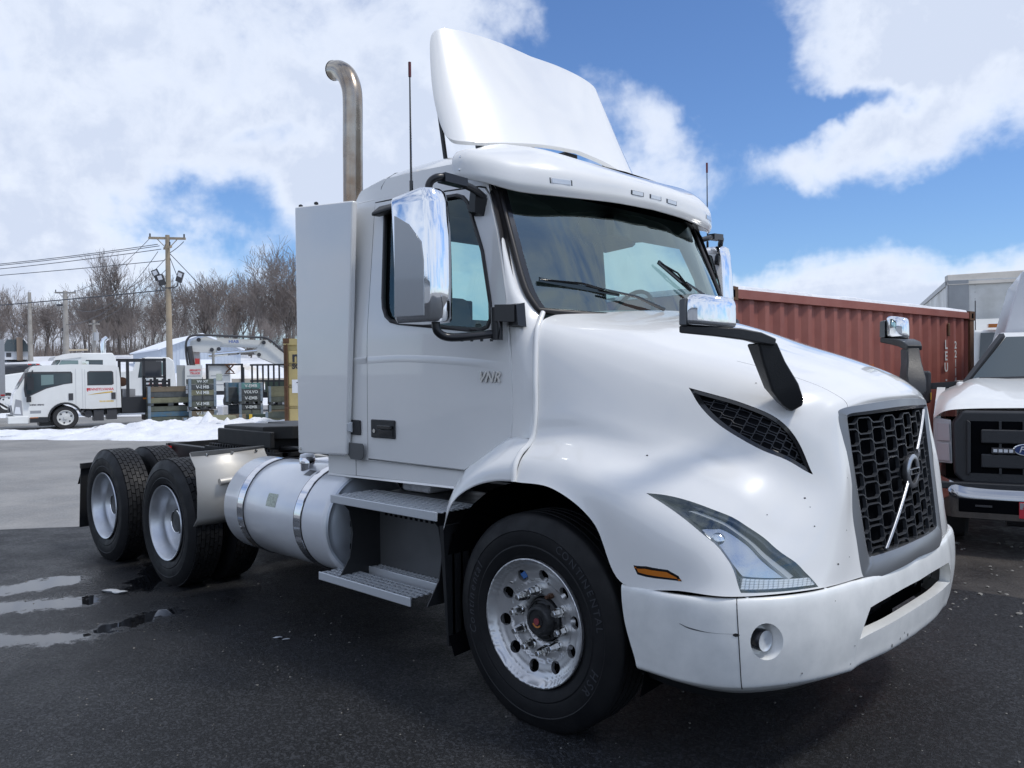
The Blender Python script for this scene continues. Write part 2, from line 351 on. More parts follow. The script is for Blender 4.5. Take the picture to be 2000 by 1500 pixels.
def densify(poly, n=5, corners=None):
    """closed outline; with corners given, rounded between them"""
    if corners is None:
        o = []
        for i, p in enumerate(poly):
            q = poly[(i + 1) % len(poly)]
            for k in range(n): o.append(tuple(p[j] + (q[j] - p[j]) * k / n for j in range(len(p))))
        return o
    o = []; m = len(poly); cs = sorted(corners)
    for a, b in zip(cs, cs[1:] + [cs[0] + m]):
        seg = catmull([poly[i % m] + ((0,) if len(poly[0]) == 2 else ()) for i in range(a, b + 1)], n)
        o += [p[:len(poly[0])] for p in seg[:-1]]
    return o
def in_poly(x, y, P):
    c = False; j = len(P) - 1
    for i in range(len(P)):
        xi, yi = P[i][0], P[i][1]; xj, yj = P[j][0], P[j][1]
        if (yi > y) != (yj > y) and x < (xj - xi) * (y - yi) / (yj - yi) + xi: c = not c
        j = i
    return c
def near_poly(x, y, P, d):
    for i in range(len(P)):
        if (P[i][0] - x) ** 2 + (P[i][1] - y) ** 2 < d * d: return True
    return False
def sheet(ev, nrm, u0, u1, v0, v1, nu, nv, holes=(), outer=None, off=0.0, mirror=False, name='sheet', flip=1):
    """triangulated skin over a rectangle or outline of the (u,v) domain with real openings; normals taken from the skin itself"""
    su, sv = (u1 - u0) / nu, (v1 - v0) / nv; pts = []; edges = []
    def loop(P):
        n = len(pts); pts.extend((p[0] / su, p[1] / sv) for p in P); edges.extend((n + i, n + (i + 1) % len(P)) for i in range(len(P)))
    ou = outer if outer is not None else ([(u0 + su * i, v0) for i in range(nu)] + [(u1, v0 + sv * i) for i in range(nv)] + [(u1 - su * i, v1) for i in range(nu)] + [(u0, v1 - sv * i) for i in range(nv)])
    loop(ou)
    for h in holes: loop(h)
    S_ou = [(p[0] / su, p[1] / sv) for p in ou]; S_h = [[(p[0] / su, p[1] / sv) for p in h] for h in holes]
    for i in range(1, nu):
        for j in range(1, nv):
            x, y = u0 / su + i, v0 / sv + j
            if outer is not None and not in_poly(x, y, S_ou): continue
            if near_poly(x, y, S_ou, .45): continue
            bad = False
            for h in S_h:
                if in_poly(x, y, h) or near_poly(x, y, h, .45): bad = True; break
            if not bad: pts.append((x, y))
    vo, eo, fo, *_ = delaunay_2d_cdt([Vector(p) for p in pts], edges, [], 0, 1e-5)
    fs = []
    for f in fo:
        cx = sum(vo[i][0] for i in f) / len(f); cy = sum(vo[i][1] for i in f) / len(f)
        if not in_poly(cx, cy, S_ou) or any(in_poly(cx, cy, h) for h in S_h): continue
        fs.append(tuple(f))
    P3 = []; N3 = []
    for q in vo:
        u, v = q[0] * su, q[1] * sv; n = nrm(u, v) * flip; p = ev(u, v) + n * off; P3.append(tuple(p)); N3.append(n)
    fix = []
    for f in fs:
        a, b, c = (np.array(P3[i]) for i in f[:3]); g = np.cross(b - a, c - a)
        fix.append(f if np.dot(g, N3[f[0]] + N3[f[1]] + N3[f[2]]) > 0 else tuple(reversed(f)))
    if mirror:
        n = len(P3); P3 += [(p[0], -p[1], p[2]) for p in P3]; N3 += [np.array((q[0], -q[1], q[2])) for q in N3]
        fix += [tuple(reversed([i + n for i in f])) for f in fix]
        for i in range(n):
            if abs(P3[i][1]) < 1e-4:
                for k in (i, i + n): q = N3[k].copy(); q[1] = 0; N3[k] = q / np.linalg.norm(q)
    me = bpy.data.meshes.new(name); me.from_pydata(P3, [], fix); me.update(); me.shade_smooth()
    me.normals_split_custom_set_from_vertices([tuple(q) for q in N3]); return me
def wall(ev, nrm, loop, o0, o1, flip=1, mirror=False, mb=None):
    """strip that follows an outline on a skin, from offset o0 to o1 along its normal"""
    mb = mb or MB(); a = []; b = []
    for p in loop:
        q, n = ev(*p), nrm(*p) * flip; a.append(tuple(q + n * o0)); b.append(tuple(q + n * o1))
    m = len(a); fs = [(i, (i + 1) % m, m + (i + 1) % m, m + i) for i in range(m)]
    mb.add(a + b, fs)
    if mirror: mb.add([(p[0], -p[1], p[2]) for p in a + b], [tuple(reversed(f)) for f in fs])
    return mb
def inset(loop, d, su=1.0, sv=1.0):
    """outline moved inwards by d (domain units scaled by su, sv)"""
    m = len(loop); area = sum(loop[i][0] * loop[(i + 1) % m][1] - loop[(i + 1) % m][0] * loop[i][1] for i in range(m)); sg = 1 if area > 0 else -1; o = []
    for i in range(m):
        a, b, c = loop[i - 1], loop[i], loop[(i + 1) % m]
        t = np.array([(c[0] - a[0]) / su, (c[1] - a[1]) / sv]); t /= (np.linalg.norm(t) + 1e-9)
        o.append((b[0] - t[1] * d * su * sg, b[1] + t[0] * d * sv * sg))
    return o
def net(name, P, mat_, parent, nu=6, nv=6, thick=0, smooth=60, mirror=False):
    """regular quad skin over a control net (both halves if mirrored)"""
    S = Skin(P); U, V = S.U * nu, S.V * nv; mb = MB()
    vs = [tuple(S.ev(i / nu, j / nv)) for i in range(U + 1) for j in range(V + 1)]
    fs = [(i * (V + 1) + j, (i + 1) * (V + 1) + j, (i + 1) * (V + 1) + j + 1, i * (V + 1) + j + 1) for i in range(U) for j in range(V)]
    mb.add(vs, fs)
    if mirror: mb.add([(p[0], -p[1], p[2]) for p in vs], [tuple(reversed(f)) for f in fs])
    o = mb.build(name, mat_, parent, None, fix=False)
    bm = bmesh.new(); bm.from_mesh(o.data); bmesh.ops.remove_doubles(bm, verts=bm.verts, dist=1e-5); bm.to_mesh(o.data); bm.free(); o.data.shade_smooth(); o.data.set_sharp_from_angle(angle=rad(smooth))
    if thick:
        s = o.modifiers.new('thickness', 'SOLIDIFY'); s.thickness = thick; s.offset = 0
    return o

# ================================================================ THE TRACTOR UNIT
TR = empty('semi_truck', (-2.4, 0, 0))
tag(TR, 'big glossy white day cab semi truck tractor with tall roof fairing in the foreground', 'truck')
TRI = empty('tmp')
class _P: pass
def tp(o):
    """hang a part modelled in world axes on the tractor without moving it"""
    o.parent = TR; o.matrix_parent_inverse = Matrix.Translation((2.4, 0, 0)); return o
bpy.data.objects.remove(TRI)
def part(mb, name, mat_, smooth=None, bevel=0, parent=None):
    o = mb.build(name, mat_, None, smooth, bevel)
    if parent is None: tp(o)
    else: o.parent = parent
    return o

# ---- hood
VENT = densify([(2.314, 3.989), (2.714, 4.005), (3.111, 4.013), (3.672, 4.056), (4.13, 4.205), (4.573, 4.416), (5.015, 4.722), (4.386, 4.709), (3.787, 4.734), (3.25, 4.645), (2.858, 4.505), (2.548, 4.284)], 5, [0, 6])
LAMP = densify([(2.736, 6.704), (3.06, 6.585), (3.429, 6.495), (3.887, 6.419), (4.344, 6.343), (4.893, 6.347), (5.403, 6.774), (5.723, 7.369), (5.99, 7.93), (5.547, 7.93), (5.029, 7.887), (4.754, 7.279), (4.403, 7.0), (4.009, 6.898), (3.564, 6.789), (3.151, 6.73)], 5, [0, 8, 10])
AMBER = densify([(3.11, 7.707), (3.328, 7.661), (3.68, 7.658), (3.873, 7.736), (3.955, 7.827), (3.692, 7.817), (3.23, 7.802)], 3)
HF = -1 if HOOD.nrm(3, 5)[1] > 0 else 1
me = sheet(HOOD.ev, HOOD.nrm, 0, 7, 0, 8, 78, 92, [VENT, LAMP, AMBER], mirror=True, name='hood', flip=HF)
hood = tp(link('hood', me, M_white))
# turned-in lip along the wheel arch and the cowl edge
for sg in (1, -1):
    mb = MB(); lip = [HOOD.ev(i / 10, 8) for i in range(0, 31)]
    a = [(p[0], p[1] * sg, p[2]) for p in lip]; b = [(p[0], (p[1] + .035) * sg, p[2] - .006) for p in lip]; c = [(p[0], (p[1] + .05) * sg, p[2] + .05) for p in lip]
    n = len(a); mb.add(a + b + c, [(i, i + 1, n + i + 1, n + i) for i in range(n - 1)] + [(n + i, n + i + 1, 2 * n + i + 1, 2 * n + i) for i in range(n - 1)]); part(mb, 'arch_lip', M_white, 50)
# recess walls: vent, lamp, marker
for sg, nm in ((1, 0), (-1, 1)):
    fl = lambda P: (P[0], P[1] * sg, P[2])
    def half(me):
        if sg < 0:
            me.transform(Matrix.Scale(-1, 4, (0, 1, 0))); me.flip_normals()
        return me
    # side vent: dark pan, frame, honeycomb bars
    vi = inset(VENT, .016, 5.0, 4.6)
    vent = tp(link('side_vent', half(sheet(HOOD.ev, HOOD.nrm, 2.2, 5.2, 3.9, 4.9, 24, 10, outer=VENT, off=-.045, name='side_vent', flip=HF)), M_vent))
    vf = wall(HOOD.ev, HOOD.nrm, VENT, 0, -.05, HF); vf.v = [fl(p) for p in vf.v]; o_ = vf.build('vent_recess', M_black, None, 60); o_.parent = vent
    vb = MB(); m_ = len(VENT); A = []; B = []; Cc = []
    for p, q in zip(VENT, vi):
        n0 = HOOD.nrm(*p) * HF; A.append(HOOD.ev(*p) - n0 * .006); B.append(HOOD.ev(*q) - HOOD.nrm(*q) * HF * .010); Cc.append(HOOD.ev(*q) - HOOD.nrm(*q) * HF * .04)
    vb.add([fl(p) for p in A + B + Cc], [(i, (i + 1) % m_, m_ + (i + 1) % m_, m_ + i) for i in range(m_)] + [(m_ + i, m_ + (i + 1) % m_, 2 * m_ + (i + 1) % m_, 2 * m_ + i) for i in range(m_)])
    f_ = vb.build('vent_frame', M_blackg, None, 50); f_.parent = vent
    hb = MB(); PU, PV, AM = .40, .085, .020
    def vline(P):
        run = []
        for (u, v) in P:
            if in_poly(u, v, vi): run.append(fl(HOOD.ev(u, v) - HOOD.nrm(u, v) * HF * .022))
            else:
                if len(run) > 1: hb.tube(run, .0027, 4)
                run = []
        if len(run) > 1: hb.tube(run, .0027, 4)
    for k in range(13):
        vc = 3.90 + k * PV; sg2 = 1 if k % 2 else -1; P = []
        for m in range(0, 9):
            c = 2.2 + m * PU
            for (du, up_) in ((-.130, -1), (-.07, 1), (.07, 1), (.130, -1)): P.append((c + du, vc + sg2 * up_ * AM))
        Q = []
        for p, q in zip(P, P[1:]): Q += [(p[0] + (q[0] - p[0]) * t / 5, p[1] + (q[1] - p[1]) * t / 5) for t in range(5)]
        vline(Q)
        for m in range(0, 9):
            for s2 in (-1, 1): u = 2.2 + m * PU + s2 * .10; vline([(u, vc + PV * t / 4) for t in range(5)])
    g_ = hb.build('vent_mesh', M_ventm, None, 60); g_.parent = vent
    # headlamp: housing pan, rim, reflector pieces, projector, light strip, clear cover
    hl = tp(link('headlight', half(sheet(HOOD.ev, HOOD.nrm, 2.7, 6.05, 6.3, 8.0, 40, 26, outer=LAMP, off=-.055, name='headlight', flip=HF)), M_pan))
    li = inset(LAMP, .011, 5.0, 5.0)
    rb = MB(); m_ = len(LAMP)
    A = [fl(HOOD.ev(*p) - HOOD.nrm(*p) * HF * .004) for p in LAMP]; B = [fl(HOOD.ev(*p) - HOOD.nrm(*p) * HF * .016) for p in li]; Cc = [fl(HOOD.ev(*p) - HOOD.nrm(*p) * HF * .055) for p in li]
    rb.add(A + B + Cc, [(i, (i + 1) % m_, m_ + (i + 1) % m_, m_ + i) for i in range(m_)] + [(m_ + i, m_ + (i + 1) % m_, 2 * m_ + (i + 1) % m_, 2 * m_ + i) for i in range(m_)])
    r_ = rb.build('lamp_rim', M_pan, None, 50); r_.parent = hl
    def hp(u, v, o): return fl(HOOD.ev(u, v) - HOOD.nrm(u, v) * HF * o)
    # bright blade that follows the upper edge
    bl = MB()
    top = [(3.6, 6.54), (3.95, 6.49), (4.35, 6.45), (4.80, 6.47), (5.15, 6.70), (5.42, 7.05), (5.62, 7.40)]
    top = [p[:2] for p in catmull([(a, b, 0) for a, b in top], 5)]
    a = [hp(u, v, .030) for u, v in top]; b = [hp(u - .07, v + .09, .012) for u, v in top]; c_ = [hp(u - .10, v + .13, .05) for u, v in top]; n_ = len(a)
    bl.add(a + b + c_, [(i, i + 1, n_ + i + 1, n_ + i) for i in range(n_ - 1)] + [(n_ + i, n_ + i + 1, 2 * n_ + i + 1, 2 * n_ + i) for i in range(n_ - 1)])
    o_ = bl.build('lamp_blade', M_lens, None, 60); o_.parent = hl
    # reflector bowls behind the clear cover
    RFP = densify([(3.90, 6.80), (4.10, 6.64), (4.45, 6.58), (4.80, 6.62), (5.08, 6.84), (5.34, 7.18), (5.50, 7.44), (4.98, 7.40), (4.80, 7.20), (4.55, 7.02), (4.25, 6.93)], 4, [0, 6, 7])
    o_ = link('reflector', half(sheet(HOOD.ev, HOOD.nrm, 3.8, 5.6, 6.5, 7.5, 24, 16, outer=RFP, off=-.026, name='reflector', flip=HF)), M_lampgrey); o_.parent = hl
    W_ = wall(HOOD.ev, HOOD.nrm, RFP, -.026, -.05, HF); W_.v = [fl(p) for p in W_.v]; o_ = W_.build('reflector_edge', M_blackout, None, 50); o_.parent = hl
    EY = densify([(3.45, 6.66), (3.75, 6.57), (4.05, 6.56), (4.12, 6.62), (3.95, 6.74), (3.7, 6.74)], 4, [0])
    o_ = link('turn_lens', half(sheet(HOOD.ev, HOOD.nrm, 3.3, 4.3, 6.5, 6.8, 14, 8, outer=EY, off=-.020, name='turn_lens', flip=HF)), M_blackg); o_.parent = hl
    pj_ = MB(); c0 = np.array(HOOD.ev(4.25, 6.80)) - HOOD.nrm(4.25, 6.8) * HF * .045; ax = Vector((.75, -.62, .1)).normalized(); M_ = ax.to_track_quat('Y', 'Z').to_matrix().to_4x4(); M_.translation = Vector(c0)
    tmp = MB().lathe([(.036, -.02), (.036, .0), (.031, .010), (.024, .019), (.013, .025), (.001, .027)], n=20)
    pj_.add([fl(tuple(M_ @ Vector(p))) for p in tmp.v], tmp.f)
    o_ = pj_.build('projector_lens', M_chrome, None, 60); o_.parent = hl
    # daytime strip: rows of little bright cells at the foot
    st = MB()
    for r_i in range(4):
        for k in range(16):
            u0_ = 4.97 + k * .0575 + r_i * .012; v0_ = 7.46 + r_i * .083 + (k / 16) * .04
            q = [hp(u0_, v0_, .005), hp(u0_ + .047, v0_, .005), hp(u0_ + .047, v0_ + .075, .005), hp(u0_, v0_ + .075, .005)]
            d = [hp(u0_, v0_, .03), hp(u0_ + .047, v0_, .03), hp(u0_ + .047, v0_ + .075, .03), hp(u0_, v0_ + .075, .03)]
            st.hexa(q, d)
    o_ = st.build('light_strip', M_led, None); o_.parent = hl
    cover = link('clear_cover', half(sheet(HOOD.ev, HOOD.nrm, 2.7, 6.05, 6.3, 8.0, 46, 30, outer=LAMP, off=.001, name='clear_cover', flip=HF)), G_lamp); cover.parent = hl
    # amber side marker
    am = tp(link('side_marker', half(sheet(HOOD.ev, HOOD.nrm, 3.0, 4.0, 7.6, 7.9, 14, 8, outer=AMBER, off=-.004, name='side_marker', flip=HF)), M_blackg))
    ai = inset(AMBER, .006, 5, 6)
    o_ = link('amber_lens', half(sheet(HOOD.ev, HOOD.nrm, 3.0, 4.0, 7.6, 7.9, 14, 8, outer=ai, off=.003, name='amber_lens', flip=HF)), M_amber); o_.parent = am
    # seam of the hood's top panel: a dark hairline groove from the cowl to the grille corner
    gr = MB(); line = [(u, 2.55 + .10 * math.sin(u * .9)) for u in np.linspace(2.6, 7.0, 40)]
    gr.tube([fl(HOOD.ev(u, v) + HOOD.nrm(u, v) * HF * -.0008) for u, v in line], .0014, 4)
    part(gr, 'panel_groove', M_seal, 60)
# chips in the paint
mb = MB()
rc = random.Random(4)
for (u, v) in [(4.55, 5.9), (5.2, 5.35), (5.45, 5.75), (6.35, 6.1), (6.55, 4.9), (3.15, 3.3), (6.2, 7.2), (5.0, 5.2), (2.2, 5.9), (6.55, 7.2), (4.0, 3.4)]:
    p = HOOD.ev(u, v); n = HOOD.nrm(u, v) * HF; r = rc.uniform(.0016, .0042); t = np.cross(n, (0, 0, 1)); t /= np.linalg.norm(t); b = np.cross(n, t)
    mb.add([tuple(p + n * .0009 + (t * math.cos(a) * 1.5 + b * math.sin(a)) * r) for a in np.linspace(0, 6.28, 7)[:-1]], [tuple(range(6))])
part(mb, 'paint_chips', M_seal)

# ---- cowl: the fixed part of the front wing behind the hood gap, with the raised seal along the gap
COWL = [[(-.591, -1.200, .869), (-.60, -1.17, .935), (-.62, -1.12, 1.01), (-.656, -1.06, 1.074)],
        [(-.551, -1.210, .942), (-.565, -1.185, 1.01), (-.575, -1.13, 1.08), (-.60, -1.07, 1.125)],
        [(-.505, -1.215, 1.013), (-.505, -1.195, 1.075), (-.515, -1.145, 1.135), (-.55, -1.075, 1.173)],
        [(-.429, -1.220, 1.073), (-.42, -1.203, 1.135), (-.425, -1.150, 1.185), (-.47, -1.078, 1.218)],
        [(-.316, -1.220, 1.126), (-.31, -1.205, 1.190), (-.32, -1.155, 1.240), (-.36, -1.080, 1.280)],
        [(-.191, -1.220, 1.157), (-.190, -1.205, 1.225), (-.195, -1.160, 1.280), (-.21, -1.082, 1.356)],
        [(-.072, -1.216, 1.166), (-.072, -1.20, 1.240), (-.070, -1.160, 1.296), (-.060, -1.094, 1.360)]]
for sg in (1, -1):
    N_ = [[(p[0], p[1] * sg, p[2]) for p in r] for r in COWL]
    tp(net('rear_wing', N_, M_white, None, 6, 6)).modifiers.new('thickness', 'SOLIDIFY').thickness = .004
    PIL = [[(-.215, -1.075, 1.356), (-.14, -1.085, 1.36), (-.058, -1.094, 1.362)],
           [(-.203, -1.075, 1.50), (-.13, -1.080, 1.50), (-.058, -1.072, 1.50)],
           [(-.203, -1.075, 1.647), (-.125, -1.075, 1.65), (-.068, -1.060, 1.66)],
           [(-.225, -1.072, 1.85), (-.15, -1.062, 1.86), (-.092, -1.030, 1.87)],
           [(-.238, -1.070, 2.003), (-.185, -1.04, 2.01), (-.135, -.955, 1.985)],
           [(-.255, -1.065, 2.106), (-.225, -1.045, 2.11), (-.212, -.985, 2.109)],
           [(-.326, -1.040, 2.398), (-.318, -1.020, 2.39), (-.326, -.966, 2.385)],
           [(-.394, -1.020, 2.592), (-.405, -.998, 2.61), (-.426, -.950, 2.640)],
           [(-.440, -1.010, 2.72), (-.455, -.99, 2.73), (-.48, -.94, 2.74)]]
    N_ = [[(p[0], p[1] * sg, p[2]) for p in r] for r in PIL]
    tp(net('windscreen_pillar', N_, M_white, None, 5, 6))
    rib = [(-.062, -1.218, 1.166), (-.066, -1.205, 1.235), (-.066, -1.165, 1.295), (-.050, -1.100, 1.362), (-.046, -1.078, 1.50), (-.058, -1.064, 1.66), (-.080, -1.030, 1.86), (-.095, -.985, 1.93), (-.11, -.945, 1.975)]
    rb = MB().tube(catmull([(p[0], p[1] * sg, p[2]) for p in rib], 6), .0135, 8)
    part(rb, 'gap_seal', M_white, 60)
# ---- door
def ys(x, z):
    y = 1.075 + min(0, -(z - 1.9) * .067 if z > 1.9 else 0)
    if z > 2.70: y -= (z - 2.70) ** 2 * 2.2
    return y
def side_ev(sg, off=0): return lambda u, v: np.array((u, -(ys(u, v) + off) * sg, v))
def side_n(sg):
    return lambda u, v: np.array((0, -sg * .998, .067 if v > 1.9 else 0.0))
DOOR = [(-1.397, 1.177), (-.55, 1.173), (-.215, 1.356), (-.199, 1.45), (-.203, 1.647), (-.238, 2.003), (-.255, 2.106), (-.326, 2.398), (-.392, 2.585), (-.425, 2.628), (-.47, 2.64), (-.578, 2.648), (-1.0, 2.678), (-1.364, 2.694), (-1.375, 2.35), (-1.389, 1.954), (-1.395, 1.5)]
WIN = [(-1.263, 2.635), (-1.24, 2.657), (-.64, 2.628), (-.585, 2.608), (-.545, 2.571), (-.422, 2.305), (-.350, 2.03), (-.344, 1.95), (-.365, 1.91), (-.42, 1.897), (-.50, 1.90), (-1.093, 1.964), (-1.17, 1.98), (-1.215, 2.01), (-1.242, 2.06), (-1.252, 2.12)]
doorL = densify(DOOR, 4); winL = densify(WIN, 3)
SIDE = [(-1.84, 1.165), (-.560, 1.165), (-.205, 1.352), (-.193, 1.45), (-.196, 1.647), (-.232, 2.003), (-.249, 2.106), (-.32, 2.398), (-.388, 2.592), (-.425, 2.72), (-.50, 2.80), (-1.0, 2.832), (-1.36, 2.845), (-1.55, 2.80), (-1.585, 2.70), (-1.60, 2.3), (-1.62, 1.6), (-1.65, 1.174)]
SIDE = [(-1.65, 1.165)] + SIDE[1:]
gap = inset(doorL, -.009)
for sg in (1, -1):
    tp(link('cab_side', sheet(side_ev(sg), side_n(sg), -1.7, -.15, 1.1, 2.9, 30, 34, [gap], outer=densify(SIDE, 4), name='cab_side'), M_white))
    dr = tp(link('door', sheet(side_ev(sg, .004), side_n(sg), -1.45, -.15, 1.1, 2.75, 26, 30, [winL], outer=doorL, name='door'), M_white)); dr.name = 'door'
    w = wall(side_ev(sg), side_n(sg), doorL, .004, -.04); o_ = w.build('door_edge', M_white, None, 40); o_.parent = dr
    w = wall(side_ev(sg), side_n(sg), gap, -.001, -.05); part(w, 'door_gap', M_seal, 40)
    # dark backing behind the gap so no daylight leaks through it
    w = MB(); A_ = inset(doorL, .03); B_ = inset(doorL, -.03); ev = side_ev(sg); m_ = len(A_)
    w.add([tuple(ev(*p) + np.array((0, .035 * sg, 0))) for p in A_ + B_], [(i, (i + 1) % m_, m_ + (i + 1) % m_, m_ + i) for i in range(m_)]); part(w, 'door_seal', M_seal, 40)
    w = MB().tube([tuple(side_ev(sg, .002)(*p)) for p in inset(winL, .003)], .013, 6, closed=True); o_ = w.build('window_seal', M_seal, None, 60); o_.parent = dr
    o_ = link('window', sheet(side_ev(sg, -.012), side_n(sg), -1.3, -.3, 1.85, 2.7, 12, 12, outer=winL, name='window'), G_side); o_.parent = dr
    tp(link('door_trim', sheet(side_ev(sg, -.072), side_n(sg), -1.6, -.25, 1.2, 2.8, 20, 20, [densify(WIN, 3)], outer=[(-1.55, 1.22), (-.66, 1.22), (-.26, 1.40), (-.25, 1.9), (-.30, 2.15), (-.44, 2.60), (-.55, 2.72), (-1.55, 2.72)], name='door_trim'), M_inter))
    w = wall(side_ev(sg), side_n(sg), winL, -.012, -.07); o_ = w.build('window_reveal', M_dark, None, 40); o_.parent = dr
    # long pressed crease
    cr = catmull([(-1.385, 0, 1.772), (-1.1, 0, 1.776), (-.8, 0, 1.765), (-.5, 0, 1.745), (-.24, 0, 1.720)], 8)
    w = MB()
    a = [tuple(side_ev(sg, .0042)(p[0], p[2] + .010)) for p in cr]; b = [tuple(side_ev(sg, .0042 + .0050 * min(1, (-.24 - p[0]) / .35))(p[0], p[2])) for p in cr]; c_ = [tuple(side_ev(sg, .0042)(p[0], p[2] - .032)) for p in cr]; n_ = len(cr)
    w.add(a + b + c_, [(i, i + 1, n_ + i + 1, n_ + i) for i in range(n_ - 1)] + [(n_ + i, n_ + i + 1, 2 * n_ + i + 1, 2 * n_ + i) for i in range(n_ - 1)])
    o_ = w.build('crease', M_white, None, 80); o_.parent = dr
    w = MB(); cr = [(-1.62, 0, 1.767), (-1.405, 0, 1.772)]; a = [tuple(side_ev(sg, .0005)(p[0], p[2] + .010)) for p in cr]; b = [tuple(side_ev(sg, .0065)(p[0], p[2])) for p in cr]; c_ = [tuple(side_ev(sg, .0005)(p[0], p[2] - .032)) for p in cr]
    w.add(a + b + c_, [(0, 1, 3, 2), (2, 3, 5, 4)]); part(w, 'side_crease', M_white)
    # handle
    hx0, hx1, hz0, hz1 = -1.352, -1.126, 1.305, 1.412; yb = -(1.079) * sg
    w = MB(); w.box(hx0, hx1, min(yb, yb - .012 * sg), max(yb, yb - .012 * sg), hz0, hz1); h_ = w.build('door_handle', M_black, None, None, .008); h_.parent = dr
    w = MB(); yy = yb - .013 * sg; w.box(-1.265, -1.14, min(yy, yy - .006 * sg), max(yy, yy - .006 * sg), hz0 + .012, hz0 + .05); w.bar((-1.265, yy - .010 * sg, hz0 + .066), (-1.14, yy - .010 * sg, hz0 + .066), .02, .02)
    o_ = w.build('grip', M_blackg, None, None, .004); o_.parent = h_
    w = MB().lathe([(.012, 0), (.012, -.004 * sg), (.001, -.004 * sg)], c=(-1.315, yy, 1.345), n=14); o_ = w.build('lock', M_chrome2, None, 40); o_.parent = h_
    # badge letters, as on the door
    me_t = text('VNR', .075, .004, shear=.35, space=1.12, bold=.0015); o_ = place(me_t, (-.355, -(1.084) * sg, 1.655), (sg, 0, 0), (0, 0, 1), 'badge', M_chrome2, dr)
    # cab side lamp and steel plate on the corner
    w = MB(); y0, y1 = sorted((-1.076 * sg, -1.088 * sg)); w.box(-1.60, -1.465, y0, y1, 1.312, 1.402); lm = part(w, 'corner_lamp', M_black, None, .008)
    w = MB().hexa([(-1.595, -1.088 * sg, 1.325), (-1.535, -1.088 * sg, 1.325), (-1.535, -1.088 * sg, 1.39), (-1.595, -1.088 * sg, 1.39)], [(-1.590, -1.125 * sg, 1.335), (-1.545, -1.120 * sg, 1.335), (-1.545, -1.120 * sg, 1.382), (-1.590, -1.125 * sg, 1.382)])
    o_ = w.build('lens', M_lens, None, None, .004); o_.parent = lm
    w = MB(); y0, y1 = sorted((-1.10 * sg, -1.105 * sg))
    pl = [(-1.565, 1.265), (-1.418, 1.265), (-1.405, 1.255), (-1.405, 1.195), (-1.43, 1.165), (-1.54, 1.165), (-1.565, 1.19)]
    w.hexa([(x, y0, z) for x, z in pl], [(x, y1, z) for x, z in pl]); w.box(-1.50, -1.47, min(-1.10 * sg, -1.07 * sg), max(-1.10 * sg, -1.07 * sg), 1.165, 1.185)
    part(w, 'steel_plate', M_stepd, None, .003)
    # rain guard over the window's rear corner
    w = MB().hexa([(-1.30, -1.045 * sg, 2.60), (-1.30, -1.045 * sg, 2.665), (-1.285, -1.115 * sg, 2.615), (-1.285, -1.115 * sg, 2.595)], [(-.98, -1.045 * sg, 2.60), (-.98, -1.045 * sg, 2.665), (-.98, -1.085 * sg, 2.645), (-.98, -1.085 * sg, 2.625)])
    part(w, 'rain_guard', M_black, None, .008)
    # sill skirt under the cab
    w = MB(); yo = 1.06
    pl = [(-1.85, 1.052), (-1.54, 1.060), (-.64, 1.072), (-.555, 1.172), (-1.85, 1.172)]
    w.hexa([(x, -yo * sg, z) for x, z in pl], [(x, -(yo - .05) * sg, z) for x, z in pl]); part(w, 'sill_skirt', M_white, None, .006)
    w = MB(); w.box(-1.548, -1.545, *sorted((-1.0615 * sg, -1.05 * sg)), 1.062, 1.168); part(w, 'skirt_seam', M_seal)
    # sill return, bends out below
    w = MB().hexa([(-1.85, -1.058 * sg, 1.054), (-1.85, -1.0 * sg, 1.054), (-1.85, -1.0 * sg, 1.040), (-1.85, -1.068 * sg, 1.043)], [(-.64, -1.058 * sg, 1.074), (-.64, -1.0 * sg, 1.074), (-.64, -1.0 * sg, 1.06), (-.64, -1.068 * sg, 1.063)]); part(w, 'skirt_lip', M_white)

# ---- roof
R_ = [[(-1.60, 0, 2.70), (-1.60, -.5, 2.70), (-1.60, -.85, 2.69), (-1.60, -.98, 2.67), (-1.595, -1.012, 2.66)],
      [(-1.575, 0, 2.86), (-1.575, -.5, 2.855), (-1.572, -.84, 2.83), (-1.570, -.975, 2.77), (-1.570, -1.015, 2.70)],
      [(-1.48, 0, 2.93), (-1.48, -.5, 2.925), (-1.48, -.82, 2.895), (-1.49, -.965, 2.825), (-1.50, -1.016, 2.72)],
      [(-1.10, 0, 2.965), (-1.10, -.5, 2.955), (-1.10, -.82, 2.920), (-1.10, -.960, 2.845), (-1.10, -1.016, 2.72)],
      [(-.60, 0, 2.955), (-.60, -.5, 2.94), (-.60, -.82, 2.895), (-.60, -.955, 2.82), (-.60, -1.012, 2.71)],
      [(-.28, 0, 2.86), (-.30, -.5, 2.85), (-.36, -.80, 2.81), (-.42, -.93, 2.76), (-.44, -1.00, 2.68)]]
tp(net('roof', R_, M_white, None, 8, 8, mirror=True))
for sg in (1, -1):
    g_ = MB().tube([(-1.335, -1.0185 * sg, 2.70), (-1.335, -.998 * sg, 2.79), (-1.33, -.965 * sg, 2.842), (-1.33, -.90 * sg, 2.886), (-1.33, -.82 * sg, 2.913)], .0022, 5); part(g_, 'roof_seam', M_seal, 60)
    g_ = MB().hexa([(-1.57, -1.020 * sg, 2.722), (-1.57, -1.012 * sg, 2.735), (-1.57, -.99 * sg, 2.735), (-1.57, -1.0 * sg, 2.70)], [(-.50, -1.018 * sg, 2.702), (-.50, -1.010 * sg, 2.715), (-.50, -.99 * sg, 2.715), (-.50, -1.0 * sg, 2.68)]); part(g_, 'drip_rail', M_white)

